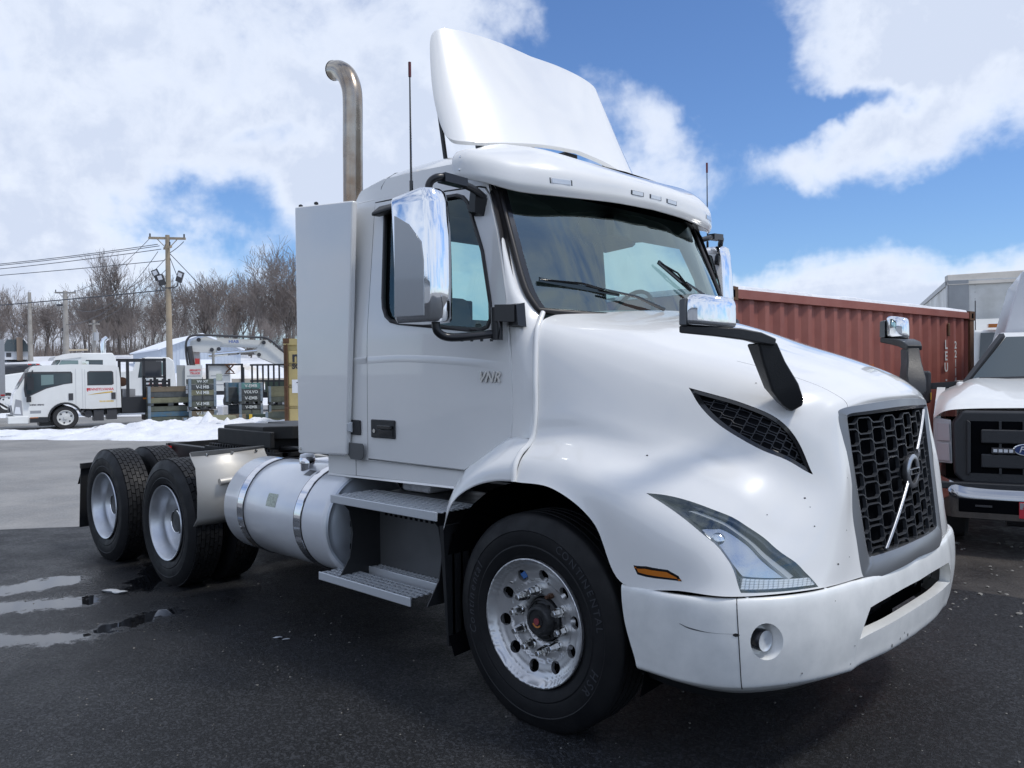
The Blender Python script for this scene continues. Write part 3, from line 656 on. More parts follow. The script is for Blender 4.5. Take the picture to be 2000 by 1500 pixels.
# ---- windscreen
WS = Skin([[(-.135, -.955, 1.985), (.02, -.62, 1.965), (.085, -.3, 1.96), (.10, 0, 1.96)],
           [(-.200, -.985, 2.109), (-.045, -.64, 2.115), (.02, -.31, 2.115), (.035, 0, 2.115)],
           [(-.310, -.970, 2.385), (-.165, -.64, 2.395), (-.10, -.31, 2.40), (-.085, 0, 2.40)],
           [(-.42, -.945, 2.655), (-.285, -.62, 2.67), (-.225, -.30, 2.68), (-.21, 0, 2.68)]])
WF = 1 if WS.nrm(1.5, 1.5)[0] > 0 else -1
tp(link('windscreen', sheet(WS.ev, WS.nrm, 0, 3, 0, 3, 24, 24, mirror=True, name='windscreen', flip=WF), G_wind))
edge = [WS.ev(0, v) for v in np.linspace(3, 0, 16)] + [WS.ev(u, 0) for u in np.linspace(0, 3, 20)[1:]] + [WS.ev(3, v) for v in np.linspace(0, 3, 16)[1:]]
for sg in (1, -1):
    pts = [(p[0] + .004, p[1] * sg, p[2]) for p in edge]
    part(MB().tube(pts, .017, 7), 'windscreen_seal', M_seal, 60)
    # black printed border band
    bd = MB(); o_s = []; i_s = []
    for t in np.linspace(0, 3, 30): o_s.append((t, 0)); i_s.append((max(t, .10), .13))
    bd_v = [WS.ev(*p) + WS.nrm(*p) * WF * .003 for p in o_s] + [WS.ev(*p) + WS.nrm(*p) * WF * .003 for p in i_s]
    bd.add([(p[0], p[1] * sg, p[2]) for p in bd_v], [(i, i + 1, 30 + i + 1, 30 + i) for i in range(29)])
    part(bd, 'windscreen_border', M_blackg, 60)
# cab inside: floor, rear wall with its window, dash, headliner, seats, steering wheel
cabin = tp(MB().box(-1.50, -.15, -1.0, 1.0, 1.20, 1.24).build('cab_floor', M_dark))
w = MB(); w.box(-1.50, -1.46, -1.0, 1.0, 1.2, 2.04); w.box(-1.50, -1.46, -.93, .93, 2.56, 2.78); w.box(-1.50, -1.46, -.98, -.48, 2.04, 2.56); w.box(-1.50, -1.46, .40, .98, 2.04, 2.56); tp(w.build('cab_rear_wall', M_inter2))
tp(MB().add([(-1.48, -.48, 2.04), (-1.48, .40, 2.04), (-1.48, .40, 2.56), (-1.48, -.48, 2.56)], [(0, 1, 2, 3)]).build('rear_window', G_side))
w = MB(); w.box(-1.60, -1.56, -.99, .99, 1.2, 2.0); w.box(-1.60, -1.56, -.99, .99, 2.6, 2.70); w.box(-1.60, -1.56, -.99, -.50, 2.0, 2.6); w.box(-1.60, -1.56, .42, .99, 2.0, 2.6); tp(w.build('cab_back_panel', M_white))
w = MB(); w.box(-1.46, -.45, -.99, .99, 2.72, 2.75); w.hexa([(-.52, -.95, 2.52), (-.52, .95, 2.52), (-.52, .95, 2.74), (-.52, -.95, 2.74)], [(-.40, -.90, 2.58), (-.40, .90, 2.58), (-.38, .90, 2.68), (-.38, -.90, 2.68)]); tp(w.build('headliner', M_inter, bevel=.01))
w = MB(); w.hexa([(-.62, -.98, 1.35), (-.62, .98, 1.35), (-.62, .98, 1.86), (-.62, -.98, 1.86)], [(-.02, -.90, 1.35), (-.02, .90, 1.35), (-.05, .88, 1.93), (-.05, -.88, 1.93)]); tp(w.build('dashboard', M_dark, bevel=.02))
for sy in (-.55, .55):
    w = MB(); w.box(-1.22, -.78, sy - .24, sy + .24, 1.55, 1.68); w.hexa([(-1.30, sy - .24, 1.62), (-1.18, sy - .24, 1.62), (-1.18, sy + .24, 1.62), (-1.30, sy + .24, 1.62)], [(-1.38, sy - .2, 2.16), (-1.28, sy - .2, 2.16), (-1.28, sy + .2, 2.16), (-1.38, sy + .2, 2.16)]); w.box(-1.1, -.9, sy - .15, sy + .15, 1.24, 1.55)
    tp(w.build('seat', M_inter, bevel=.03))
th = [(math.cos(t) * .23, math.sin(t) * .23) for t in np.linspace(0, 2 * math.pi, 25)[:-1]]
w = MB().tube([(-.66 + b * .45, .55 + a, 2.0 + b * .9) for a, b in th], .014, 6, closed=True); w.bar((-.66, .55, 2.0), (-.5, .55, 1.8), .05); w.bar((-.66, .33, 2.0), (-.66, .77, 2.0), .03, .02); tp(w.build('steering_wheel', M_black, smooth=60))
w = MB().box(-.36, -.30, -.10, .06, 2.48, 2.60); w.tube([(-.40, -.22 + .10 * math.cos(t), 2.50 + .08 * math.sin(t)) for t in np.linspace(0, 5.2, 16)], .006, 5); tp(w.build('dash_camera', M_black))
# wipers
def wiper(name, base, tip, arm_end, sg=1):
    w = MB(); w.tube([base, tuple((Vector(base) * .5 + Vector(arm_end) * .5) + Vector((.02, 0, .012))), arm_end], [.012, .008, .006], 6); w.bar(tip[0], tip[1], .012, .022); w.tube([tip[0], tuple((Vector(tip[0]) + Vector(tip[1])) / 2 + Vector((.02, 0, .016))), tip[1]], .006, 5)
    tp(w.build(name, M_blackg, smooth=50))
def wsp(u, v, o=.022, s=1): p = WS.ev(u, v) + WS.nrm(u, v) * WF * o; return (p[0], p[1] * s, p[2])
wiper('wiper', wsp(.30, 2.35, .03), (wsp(1.117, .219), wsp(.781, 1.42)), wsp(.86, 1.10, .04))
wiper('wiper', wsp(.45, 1.75, .03, -1), (wsp(1.62, 2.80, .022, 1), wsp(1.10, 2.40, .022, -1)), wsp(1.22, 2.62, .045, -1))
# ---- sun visor over the windscreen
V_ = [[(-.10, 0, 2.610), (-.085, 0, 2.66), (-.105, 0, 2.74), (-.24, 0, 2.82), (-.50, 0, 2.905)],
      [(-.118, -.35, 2.605), (-.103, -.35, 2.655), (-.122, -.35, 2.74), (-.27, -.35, 2.835), (-.52, -.35, 2.91)],
      [(-.185, -.72, 2.595), (-.170, -.73, 2.645), (-.190, -.73, 2.74), (-.31, -.70, 2.85), (-.56, -.68, 2.93)],
      [(-.285, -.93, 2.605), (-.275, -.945, 2.655), (-.300, -.935, 2.75), (-.39, -.88, 2.84), (-.58, -.82, 2.91)],
      [(-.385, -1.055, 2.645), (-.380, -1.065, 2.685), (-.39, -1.055, 2.765), (-.45, -1.01, 2.825), (-.58, -.955, 2.86)],
      [(-.475, -1.105, 2.672), (-.475, -1.115, 2.70), (-.475, -1.110, 2.775), (-.50, -1.07, 2.825), (-.58, -1.01, 2.84)],
      [(-.552, -1.118, 2.692), (-.555, -1.125, 2.715), (-.56, -1.120, 2.780), (-.565, -1.085, 2.82), (-.60, -1.03, 2.83)]]
vis = net('sun_visor', V_, M_white, None, 7, 6, mirror=True); tp(vis)
s_ = vis.modifiers.new('thickness', 'SOLIDIFY'); s_.thickness = .012
VS = Skin(V_); VF = 1 if VS.nrm(.5, 1.5)[0] > 0 else -1
def vis_p(u, v, sg, o=0): p = VS.ev(u, v) + VS.nrm(u, v) * VF * (o + .0065); return Vector((p[0], p[1] * sg, p[2]))
for u, sg, hw in ((2.02, 1, .22), (.50, 1, .17), (.0, 1, .17), (.50, -1, .17), (2.02, -1, .22)):
    A = [vis_p(abs(u - hw) if u - hw < 0 else u - hw, 1.05, sg if u - hw >= 0 else -sg, .003), vis_p(u + hw, 1.05, sg, .003), vis_p(u + hw, 1.38, sg, .003), vis_p(abs(u - hw), 1.38, sg if u - hw >= 0 else -sg, .003)]
    c_ = sum(A, Vector()) / 4; n_ = (A[1] - A[0]).cross(A[2] - A[0]).normalized(); n_ = n_ if n_.x > 0 else -n_
    ml = tp(MB().hexa([p - n_ * .004 for p in A], [p + n_ * .003 for p in A]).build('marker_light', M_blackout)); B_ = [c_ + (p - c_) * .82 for p in A]
    o_ = MB().hexa([p + n_ * .003 for p in B_], [p + n_ * .007 for p in B_]).build('lens', M_lens); o_.parent = ml
for sg in (1, -1):
    for z in (2.74, 2.785 if 0 else 2.70):
        p = vis_p(5.35, 2.1 if z > 2.72 else 1.25, sg, .001); part(MB().lathe([(.009, 0), (.009, -.004 * sg), (.004, -.008 * sg), (.001, -.008 * sg)], c=tuple(p), n=10), 'visor_bolt', M_chrome2, 40)
    # dark underside bracket
part(MB().hexa([(-.50, -1.0, 2.685), (-.50, 1.0, 2.685), (-.50, 1.0, 2.70), (-.50, -1.0, 2.70)], [(-.14, -.62, 2.625), (-.14, .62, 2.625), (-.14, .62, 2.64), (-.14, -.62, 2.64)]), 'visor_underside', M_dark)
# ---- roof fairing
FA = Skin([[(-.965, -.905, 3.00), (-1.09, -.880, 3.30), (-1.245, -.80, 3.725)],
           [(-.860, -.865, 2.995), (-.985, -.828, 3.30), (-1.135, -.745, 3.725)],
           [(-.765, -.66, 3.005), (-.90, -.61, 3.32), (-1.085, -.54, 3.735)],
           [(-.705, -.33, 3.035), (-.85, -.31, 3.34), (-1.075, -.27, 3.745)],
           [(-.685, 0, 3.055), (-.835, 0, 3.35), (-1.07, 0, 3.735)]])
FA.P[:, :, 0] += .045; FA.P[:, :, 1] *= 1.025
full = lambda u, v: (FA.ev(u, v) if u <= 4 else FA.ev(8 - u, v) * np.array((1, -1, 1)))
def fulln(u, v):
    h = .03; u = min(max(u, h), 8 - h); v = min(max(v, h), 2 - h)
    n = np.cross(full(u + h, v) - full(u - h, v), full(u, v + h) - full(u, v - h)); return n / np.linalg.norm(n)
FF = 1 if fulln(4, 1)[0] > 0 else -1
fo = [(.62, .08), (.80, -.0), (1.1, -.055), (1.7, -.06), (2.4, -.03), (3.2, -.0), (4, .0), (4.8, .0), (5.6, -.03), (6.3, -.06), (6.9, -.055), (7.2, 0), (7.38, .08), (7.5, .4), (7.50, 1.0), (7.42, 1.6), (7.30, 1.85), (7.0, 1.97), (6.5, 2.02), (5.5, 2.03), (4, 2.03), (2.5, 2.03), (1.5, 2.02), (1.0, 1.97), (.70, 1.85), (.58, 1.6), (.50, 1.0), (.50, .4)]
fo = densify(fo, 5, [0])
fa = tp(link('roof_fairing', sheet(full, fulln, 0, 8, -.1, 2.1, 46, 14, outer=fo, name='roof_fairing', flip=FF), M_white))
o_ = link('fairing_back', sheet(full, fulln, 0, 8, -.1, 2.1, 46, 14, outer=fo, off=-.03, name='fairing_back', flip=FF), M_white_b); o_.data.flip_normals(); o_.parent = fa
o_ = wall(full, fulln, fo, 0, -.03, FF).build('fairing_edge', M_white, None, 60); o_.parent = fa
for y in (-.62, .62):
    part(MB().bar((-.86, y, 2.88), (-.90, y, 3.12), .045, .03).box(-.93, -.79, y - .04, y + .04, 2.90, 2.93), 'fairing_bracket', M_black)
part(MB().bar((-.98, -.80, 2.90), (-1.0, -.84, 3.25), .018), 'fairing_strut', M_black); part(MB().bar((-.98, .80, 2.90), (-1.0, .84, 3.25), .018), 'fairing_strut', M_black)
part(MB().box(-.80, -.70, -.06, .06, 2.93, 3.05).bar((-.74, -.34, 2.92), (-.74, -.34, 3.06), .04), 'fairing_foot', M_black)
# ---- exhaust stack
ex = catmull([(-1.835, -.85, 2.45), (-1.835, -.85, 2.83), (-1.83, -.85, 3.2), (-1.825, -.85, 3.42), (-1.835, -.85, 3.53), (-1.885, -.85, 3.625), (-1.96, -.85, 3.68), (-2.03, -.85, 3.70)], 5)
st = MB().tube(ex, .064, 24, cap=False); st.tube(ex[-3:], .058, 24, cap=False)
exo = part(st, 'exhaust_stack', M_exh, 60)
o_ = MB().tube([ex[-1], tuple(np.array(ex[-1]) + np.array((-.006, 0, .001)))], .0655, 24).build('exhaust_mouth', M_dark, None, 60); o_.parent = exo
# ---- panel box behind the cab
w = MB().hexa([(-2.035, -1.17, 1.177), (-1.515, -1.17, 1.195), (-1.415, -1.17, 1.60), (-1.415, -1.17, 2.697), (-2.035, -1.17, 2.752)], [(-2.035, -1.12, 1.177), (-1.515, -1.12, 1.195), (-1.415, -1.12, 1.60), (-1.415, -1.12, 2.697), (-2.035, -1.12, 2.752)])
w = MB().hexa([(-2.099, -1.125, 1.169), (-1.562, -1.125, 1.189), (-1.50, -1.125, 2.0), (-1.455, -1.125, 2.712), (-2.096, -1.125, 2.768)], [(-2.099, -1.085, 1.169), (-1.562, -1.085, 1.189), (-1.50, -1.085, 2.0), (-1.455, -1.085, 2.712), (-2.096, -1.085, 2.768)]).hexa([(-2.095, -1.09, 1.175), (-1.66, -1.09, 1.195), (-1.62, -1.09, 2.70), (-2.092, -1.09, 2.76)], [(-2.095, -.62, 1.175), (-1.66, -.62, 1.195), (-1.62, -.62, 2.70), (-2.092, -.62, 2.76)])
part(w, 'side_box', M_white, None, .012)
for (x, z) in ((-2.06, 2.765), (-1.88, 2.755)): part(MB().lathe([(.014, 0), (.014, .010), (.006, .016), (.001, .016)], c=(x, -1.10, z), axis='Z', n=10), 'box_bolt', M_black, 40)
part(MB().lathe([(.011, 0), (.010, -.006), (.001, -.006)], c=(-2.06, -1.126, 1.20), n=10), 'box_bolt', M_chrome2, 40)
part(MB().box(-2.03, -1.66, -.60, .95, 1.10, 1.14).box(-1.98, -1.72, -.55, .10, 1.14, 2.2), 'aftertreatment', M_frame, None, .01)
# ---- chassis
w = MB()
for y in (-.43, .43):
    w.box(-5.68, 1.0, y - .035, y + .035, .70, .71); w.box(-5.68, 1.0, y - .035, y + .035, .99, 1.0); w.box(-5.68, 1.0, y - .005 + (.03 if y > 0 else -.03), y + .005 + (.03 if y > 0 else -.03), .71, .99)
for x in (-5.6, -5.28, -4.62, -3.6, -2.9, -2.2, -1.4, -.4): w.box(x - .04, x + .04, -.43, .43, .74, .96)
part(w, 'frame_rail', M_frame)
w = MB(); w.hexa([(-5.6, -.48, .84), (-5.6, .48, .84), (-5.6, .48, 1.01), (-5.6, -.48, 1.01)], [(-5.80, -.44, .82), (-5.80, .44, .82), (-5.80, .44, .96), (-5.80, -.44, .96)]); part(w, 'rear_crossmember', M_frame, None, .01)
for y in (-.62, .62): part(MB().box(-5.80, -5.775, y - .11, y + .11, .78, .88), 'tail_light', M_red, None, .004)
rl = MB(); rl.box(-5.62, -5.50, -.51, -.485, .93, .985); part(rl, 'side_lamp', M_red)
# fifth wheel
w = MB(); outline = [(-.42, -.45), (-.48, -.25), (-.48, .25), (-.42, .45), (.30, .45), (.44, .25), (.44, -.25), (.30, -.45)]
outline = [(-.50, -.42), (-.62, -.30), (-.62, -.09), (-.15, -.045), (-.15, .045), (-.62, .09), (-.62, .30), (-.50, .42), (.25, .46), (.42, .28), (.42, -.28), (.25, -.46)]
w.hexa([(-4.0 + a * 1.05, b, 1.13) for a, b in outline], [(-4.0 + a * 1.05, b, 1.225 + .02 * (a + .5)) for a, b in outline]); w.box(-4.55, -3.60, -.47, -.43, 1.06, 1.20); w.box(-4.55, -3.60, .43, .47, 1.06, 1.20); w.box(-4.2, -3.7, -.40, .40, 1.02, 1.14); fw = part(w, 'fifth_wheel', M_frame, None, .01)
w = MB()
for y in (-.40, .40):
    w.hexa([(-4.35, y - .05, 1.0), (-3.65, y - .05, 1.0), (-3.85, y - .05, 1.15), (-4.15, y - .05, 1.15)], [(-4.35, y + .05, 1.0), (-3.65, y + .05, 1.0), (-3.85, y + .05, 1.15), (-4.15, y + .05, 1.15)])
w.box(-4.75, -3.45, -.50, -.40, 1.0, 1.03); w.box(-4.75, -3.45, .40, .50, 1.0, 1.03); w.box(-3.5, -3.45, -.45, .45, 1.0, 1.03)
for i in range(24):
    for y in (-.47, .43): w.box(-4.72 + i * .05, -4.695 + i * .05, y, y + .04, 1.03, 1.052)
o_ = w.build('slide_rail', M_frame); tp(o_)
# deck plate, air lines, battery box, tanks between the rails and under the cab
w = MB(); w.box(-3.15, -2.15, -.40, .40, 1.02, 1.035); part(w, 'deck_plate', M_stain)
w = MB().box(-2.75, -2.3, -.62, -.48, 1.0, 1.05); part(w, 'snowy_bracket', M_snow, None, .01)
hs = MB()
rr = random.Random(3)
for k in range(9):
    y = -.36 + k * .085; hs.tube(catmull([(-2.06, y, 1.15 + rr.random() * .3), (-2.5, y + rr.uniform(-.1, .1), 1.06), (-3.2, y + rr.uniform(-.15, .15), 1.05 + rr.random() * .04), (-3.9, y * .8, 1.04), (-4.4, y * .6, 1.02)], 5), .013, 6)
part(hs, 'air_hose', M_black, 60)
w = MB()
for k in range(14): w.box(-3.9 + k * .13, -3.84 + k * .13, -.52 + rr.uniform(-.02, .02), -.44, .80, 1.0 + rr.uniform(-.05, .03))
for k in range(5): w.tube([(-3.3 + k * .35, -.7, .92), (-3.1 + k * .35, -.52, .98)], .03, 8)
part(w, 'valve_block', M_frame)
w = MB(); w.tube([(-3.1, .75, .72), (-2.2, .75, .72)], .15, 16); w.tube([(-2.9, .1, .60), (-2.1, .1, .60)], .12, 16); part(w, 'air_tank', M_frame, 50)
w = MB(); w.box(-.9, .9, -.36, .36, .55, 1.25); w.box(.2, 1.08, -.45, .45, .60, 1.45); w.box(-2.0, -.6, -.40, .40, .42, .95); part(w, 'engine', M_dark)
w = MB(); w.tube([(0, -1.0, .50), (0, 1.0, .50)], .055, 10); w.box(-.1, .1, -.75, .75, .40, .50)
for x in (-3.964, -5.284): w.tube([(x, -.9, .5), (x, .9, .5)], .075, 12); w.lathe([(.05, -.2), (.19, -.12), (.2, 0), (.19, .12), (.05, .2)], c=(x, .06, .5), n=16)
for x in (-3.964, -5.284):
    for y in (-.45, .45): w.tube([(x + .18, y, .42), (x + .18, y, .72)], .11, 12); w.box(x - .35, x + .3, y - .05, y + .05, .36, .44)
part(w, 'axle', M_frame, 50)
# ---- fuel tank (right) and its twin on the left
for sg in (1, -1):
    cy, cz, r = -.905 * sg, .745, .335; x0, x1 = -2.93, -1.64
    w = MB().lathe([(.001, x0 - .035), (.20, x0 - .030), (r - .05, x0 - .014), (r - .018, x0 + .004), (r, x0 + .03), (r, x1 - .03), (r - .008, x1 - .014), (r - .02, x1 - .004)], c=(0, cy, cz), axis='X', n=64)
    tk = part(w, 'fuel_tank', M_tank, 40)
    o_ = MB().lathe([(r - .02, x1 - .004), (r - .03, x1 + .006), (r - .045, x1 + .002), (r - .06, x1 + .010), (.15, x1 + .028), (.001, x1 + .032)], c=(0, cy, cz), axis='X', n=64).build('tank_end', M_tankend, None, 50); o_.parent = tk
    for xs in (-2.66, -1.93):
        s_ = MB().lathe([(r + .001, xs - .038), (r + .007, xs - .036), (r + .007, xs + .036), (r + .001, xs + .038)], c=(0, cy, cz), axis='X', n=96).build('tank_strap', M_strap, None, 30); s_.parent = tk
        s_ = MB()
        s_.lathe([(r + .001, xs - .046), (r + .004, xs - .046), (r + .004, xs - .038)], c=(0, cy, cz), axis='X', n=64); s_.lathe([(r + .004, xs + .038), (r + .004, xs + .046), (r + .001, xs + .046)], c=(0, cy, cz), axis='X', n=64); s_ = s_.build('strap_rubber', M_seal, None, 30); s_.parent = tk
    a = rad(68); fc = (-2.16, cy - r * math.cos(a) * sg * .9, cz + r * math.sin(a))
    c_ = MB().lathe([(.045, -.02), (.045, .03), (.052, .032), (.052, .07), (.046, .078), (.001, .08)], c=fc, axis='Z', n=20).build('filler_cap', M_strap, None, 40); c_.parent = tk
    s_ = MB().lathe([(.050, .079), (.044, .094), (.02, .100), (.001, .101)], c=fc, axis='Z', n=14).build('cap_snow', M_snow, None, 60); s_.parent = tk
    for k in range(10):
        t = 2 * math.pi * k / 10
    s_ = MB()
    for (xa, xb, ta, tb) in ((-2.33, -2.21, 38, 50),):
        P = [(x, cy - (r + .0012) * math.cos(rad(t)) * sg, cz + (r + .0012) * math.sin(rad(t))) for x in (xa, xb) for t in np.linspace(12, 27, 6)]
        s_.add(P, [(i, i + 1, 7 + i, 6 + i) for i in range(5)])
    s_ = s_.build('tank_sticker', M_sticker); s_.parent = tk
    s_ = MB(); P = [(x, cy - (r + .0012) * math.cos(rad(t)) * sg, cz + (r + .0012) * math.sin(rad(t))) for x in (-2.09, -2.01) for t in np.linspace(56, 66, 4)]
    s_.add(P, [(i, i + 1, 5 + i, 4 + i) for i in range(3)]); s_ = s_.build('tank_sticker', M_stepd); s_.parent = tk
    w = MB()
    for xs in (-2.66, -1.93): w.hexa([(xs - .03, -.47 * sg, .98), (xs + .03, -.47 * sg, .98), (xs + .03, -.47 * sg, .45), (xs - .03, -.47 * sg, .45)], [(xs - .03, -.55 * sg, .98), (xs + .03, -.55 * sg, .98), (xs + .03, -.80 * sg, .41), (xs - .03, -.80 * sg, .41)])
    part(w, 'tank_bracket', M_frame)
    # ---- steps: perforated treads made of real slats and bars, steel box, side plates
    def grate(name, x0, x1, y0, y1, z, nx, ny):
        g = MB(); ya, yb = min(y0, y1), max(y0, y1); px_ = (x1 - x0) / nx; py_ = (yb - ya) / ny
        for j in range(ny + 1): yy = ya + j * py_; g.box(x0, x1, yy - py_ * .20, yy + py_ * .20, z - .008, z)
        for j in range(ny):
            for i in range(nx + 1):
                xx = x0 + (i + (.5 if j % 2 else 0)) * px_
                if xx > x1 - .01: continue
                g.box(xx - px_ * .15 + .002, xx + px_ * .15 + .002, ya + j * py_ + py_ * .20, ya + (j + 1) * py_ - py_ * .20, z - .008, z - .0005)
        o = g.build(name, M_step); tp(o)
        f = MB(); f.box(x0 - .008, x1 + .008, (ya - .012) if sg > 0 else yb + .001, (ya - .001) if sg > 0 else yb + .012, z - .045, z + .004)
        f = f.build('nosing', M_step, None, None, .004); f.parent = o; return o
    grate('upper_step', -1.545, -.60, -1.232 * sg, -.93 * sg, .962, 20, 8)
    grate('lower_step', -1.675, -.815, -1.238 * sg, -1.075 * sg, .482, 18, 4)
    grate('lower_step', -1.50, -.74, -.995 * sg, -.90 * sg, .50, 20, 3)
    w = MB(); y0, y1 = sorted((-.905 * sg, -.915 * sg)); w.box(-1.52, -.62, y0, y1, .47, .93); bx = part(w, 'step_back', M_stepd)
    hl_ = MB()
    for j in range(2):
        for i in range(18): xx = -1.47 + i * .048 + (j % 2) * .016; hl_.box(xx, xx + .024, *sorted((-.918 * sg, -.9155 * sg)), .855 - j * .045, .878 - j * .045)
    for (xx, zz) in ((-.86, .70), (-.86, .585), (-.70, .70)): hl_.box(xx, xx + .11, *sorted((-.918 * sg, -.9155 * sg)), zz, zz + .033)
    o_ = hl_.build('step_hole', M_dark); o_.parent = bx; o_['kind'] = 'stuff'
    # side plates
    for xx, nm_ in ((-1.515, 0), (-.70, 1)):
        dxp = -.10 if nm_ == 0 else .0
        pl = [(-1.225, .95), (-1.10, .95), (-.90, .95), (-.90, .47), (-1.06, .47), (-1.10, .50), (-1.225 if 0 else -1.20, .47), (-1.205, .50), (-1.12, .60), (-1.105, .72), (-1.13, .84)]
        w = MB().hexa([(xx, y * sg, z) for y, z in [(-1.225, .95), (-.90, .95), (-.90, .45), (-1.10, .45), (-1.225, .455), (-1.14, .58), (-1.115, .72), (-1.14, .86)]], [(xx + .006, y * sg, z) for y, z in [(-1.225, .95), (-.90, .95), (-.90, .45), (-1.10, .45), (-1.225, .455), (-1.14, .58), (-1.115, .72), (-1.14, .86)]])
        part(w, 'step_bracket', M_black)
    # punched end plate between tank and steps
    w = MB(); w.hexa([(-1.425, y * sg, z) for y, z in [(-1.215, .93), (-.92, .95), (-.92, .47), (-1.13, .47), (-1.175, .53)]], [(-1.42, y * sg, z) for y, z in [(-1.215, .93), (-.92, .95), (-.92, .47), (-1.13, .47), (-1.175, .53)]])
    w = MB(); y0, y1 = sorted((-1.055 * sg, -1.060 * sg))
    pl_ = [(-1.665, .935), (-1.53, .935), (-1.53, .50), (-1.60, .455), (-1.665, .455)]
    w.hexa([(x, y0, z) for x, z in pl_], [(x, y1, z) for x, z in pl_]); ep = part(w, 'end_plate', M_stepd)
    hl_ = MB()
    for (xx, zz, ww, hh) in ((-1.645, .74, .05, .035), (-1.645, .60, .05, .035), (-1.575, .585, .03, .035), (-1.655, .875, .008, .008), (-1.655, .84, .008, .008)): hl_.box(xx, xx + ww, *sorted((-1.061 * sg, -1.063 * sg)), zz, zz + hh)
    o_ = hl_.build('plate_hole', M_dark); o_.parent = ep
    hl_ = MB()
    for k in range(3):
        for zz in (.845, .875): hl_.box(-1.625 + k * .034, -1.609 + k * .034, *sorted((-1.061 * sg, -1.063 * sg)), zz, zz + .02)
    o_ = hl_.build('plate_slot', M_step); o_.parent = ep
    # toolbox / battery cover behind the steps with a snow-topped filter
    w = MB().box(-1.45, -.62, *sorted((-.90 * sg, -.52 * sg)), .50, .96); part(w, 'battery_box', M_stepd, None, .01)
    w = MB().box(-1.36, -1.10, *sorted((-.86 * sg, -.62 * sg)), .965, 1.03); part(w, 'snowy_cover', M_snow, None, .02)
    w = MB().tube(catmull([(-1.42, -.80 * sg, .96), (-1.38, -.78 * sg, 1.05), (-1.30, -.70 * sg, 1.12), (-1.2, -.6 * sg, 1.2)], 4), .016, 6); w.tube(catmull([(-1.46, -.75 * sg, .96), (-1.44, -.72 * sg, 1.08), (-1.36, -.62 * sg, 1.2)], 4), .012, 6); part(w, 'cable', M_black, 60)
    # ---- stainless quarter fender ahead of the drive wheels, with its tube mount
    w = MB(); P = [(-3.465, .535), (-3.40, .60), (-3.395, .80), (-3.42, .98), (-3.49, 1.045), (-3.515, 1.085)]
    vs = []
    for (x, z) in P:
        for y in (-1.205, -.60): vs.append((x + (.03 if y > -.7 else 0), y * sg, z))
    w.add(vs, [(2 * i, 2 * i + 1, 2 * i + 3, 2 * i + 2) for i in range(len(P) - 1)])
    qf = part(w, 'quarter_fender', M_stain, 30); qf.modifiers.new('thickness', 'SOLIDIFY').thickness = .006
    w = MB().hexa([(-3.52, -1.20 * sg, 1.045), (-3.49, -1.20 * sg, 1.045), (-3.49, -.60 * sg, 1.045), (-3.52, -.60 * sg, 1.045)], [(-3.52, -1.20 * sg, 1.095), (-3.50, -1.20 * sg, 1.095), (-3.47, -.60 * sg, 1.105), (-3.49, -.60 * sg, 1.105)])
    o_ = w.build('fender_rail', M_stepd); o_.parent = qf
    for k in range(3):
        o_ = MB().lathe([(.012, 0), (.011, .008), (.001, .010)], c=(-3.487 + k * .012, (-1.08 + k * .2) * sg, 1.07), axis='X', n=8).build('fender_bolt', M_chrome2); o_.parent = qf
    o_ = MB().tube([(-3.345, -1.05 * sg, .865), (-3.33, -.45 * sg, .90)], .027, 14).build('fender_tube', M_stain, None, 50); o_.parent = qf
    # mud flap behind the rear wheels
    w = MB().hexa([(-5.965, -1.20 * sg, .215), (-5.965, -.62 * sg, .215), (-5.975, -.62 * sg, .215), (-5.975, -1.20 * sg, .215)], [(-5.90, -1.20 * sg, .80), (-5.90, -.62 * sg, .80), (-5.91, -.62 * sg, .80), (-5.91, -1.20 * sg, .80)])
    mf = part(w, 'mud_flap', M_black); o_ = MB().bar((-5.90, -.44 * sg, .84), (-5.88, -1.21 * sg, .82), .03, .05).build('flap_hanger', M_frame); o_.parent = mf
    w = MB().hexa([(-6.02, -1.19 * sg, .64), (-6.02, -.8 * sg, .64), (-5.90, -.8 * sg, .74), (-5.90, -1.19 * sg, .80)], [(-6.03, -1.19 * sg, .63), (-6.03, -.8 * sg, .63), (-5.91, -.8 * sg, .73), (-5.91, -1.19 * sg, .79)]); o_ = w.build('flap_fold', M_black); o_.parent = mf
    # front wheel housing liner
    w = MB(); A = arc((0, -1.16 * sg, .50), .62, -18, 208, 26); B = arc((0, -.50 * sg, .50), .62, -18, 208, 26); n_ = len(A); A = [(x * 1.02, y, z + (.04 if z > .5 else 0)) for x, y, z in A]; B = [(x * 1.02, y, z + .04) for x, y, z in B]
    w.add(A + B, [(i, i + 1, n_ + i + 1, n_ + i) for i in range(n_ - 1)]); w.box(-.7, 1.05, *sorted((-.48 * sg, -.50 * sg)), .3, 1.5); part(w, 'wheel_liner', M_dark, 60)
    w = MB().hexa([(-.63, -1.19 * sg, .885), (-.60, -1.19 * sg, .885), (-.60, -.60 * sg, .885), (-.63, -.60 * sg, .885)], [(-.615, -1.16 * sg, .25), (-.60, -1.16 * sg, .25), (-.60, -.60 * sg, .25), (-.615, -.60 * sg, .25)])
    for k in range(9): w.box(-.64, -.60, *sorted((-(1.13 - k * .06) * sg, -(1.115 - k * .06) * sg)), .3, .84)
    part(w, 'splash_flap', M_black)

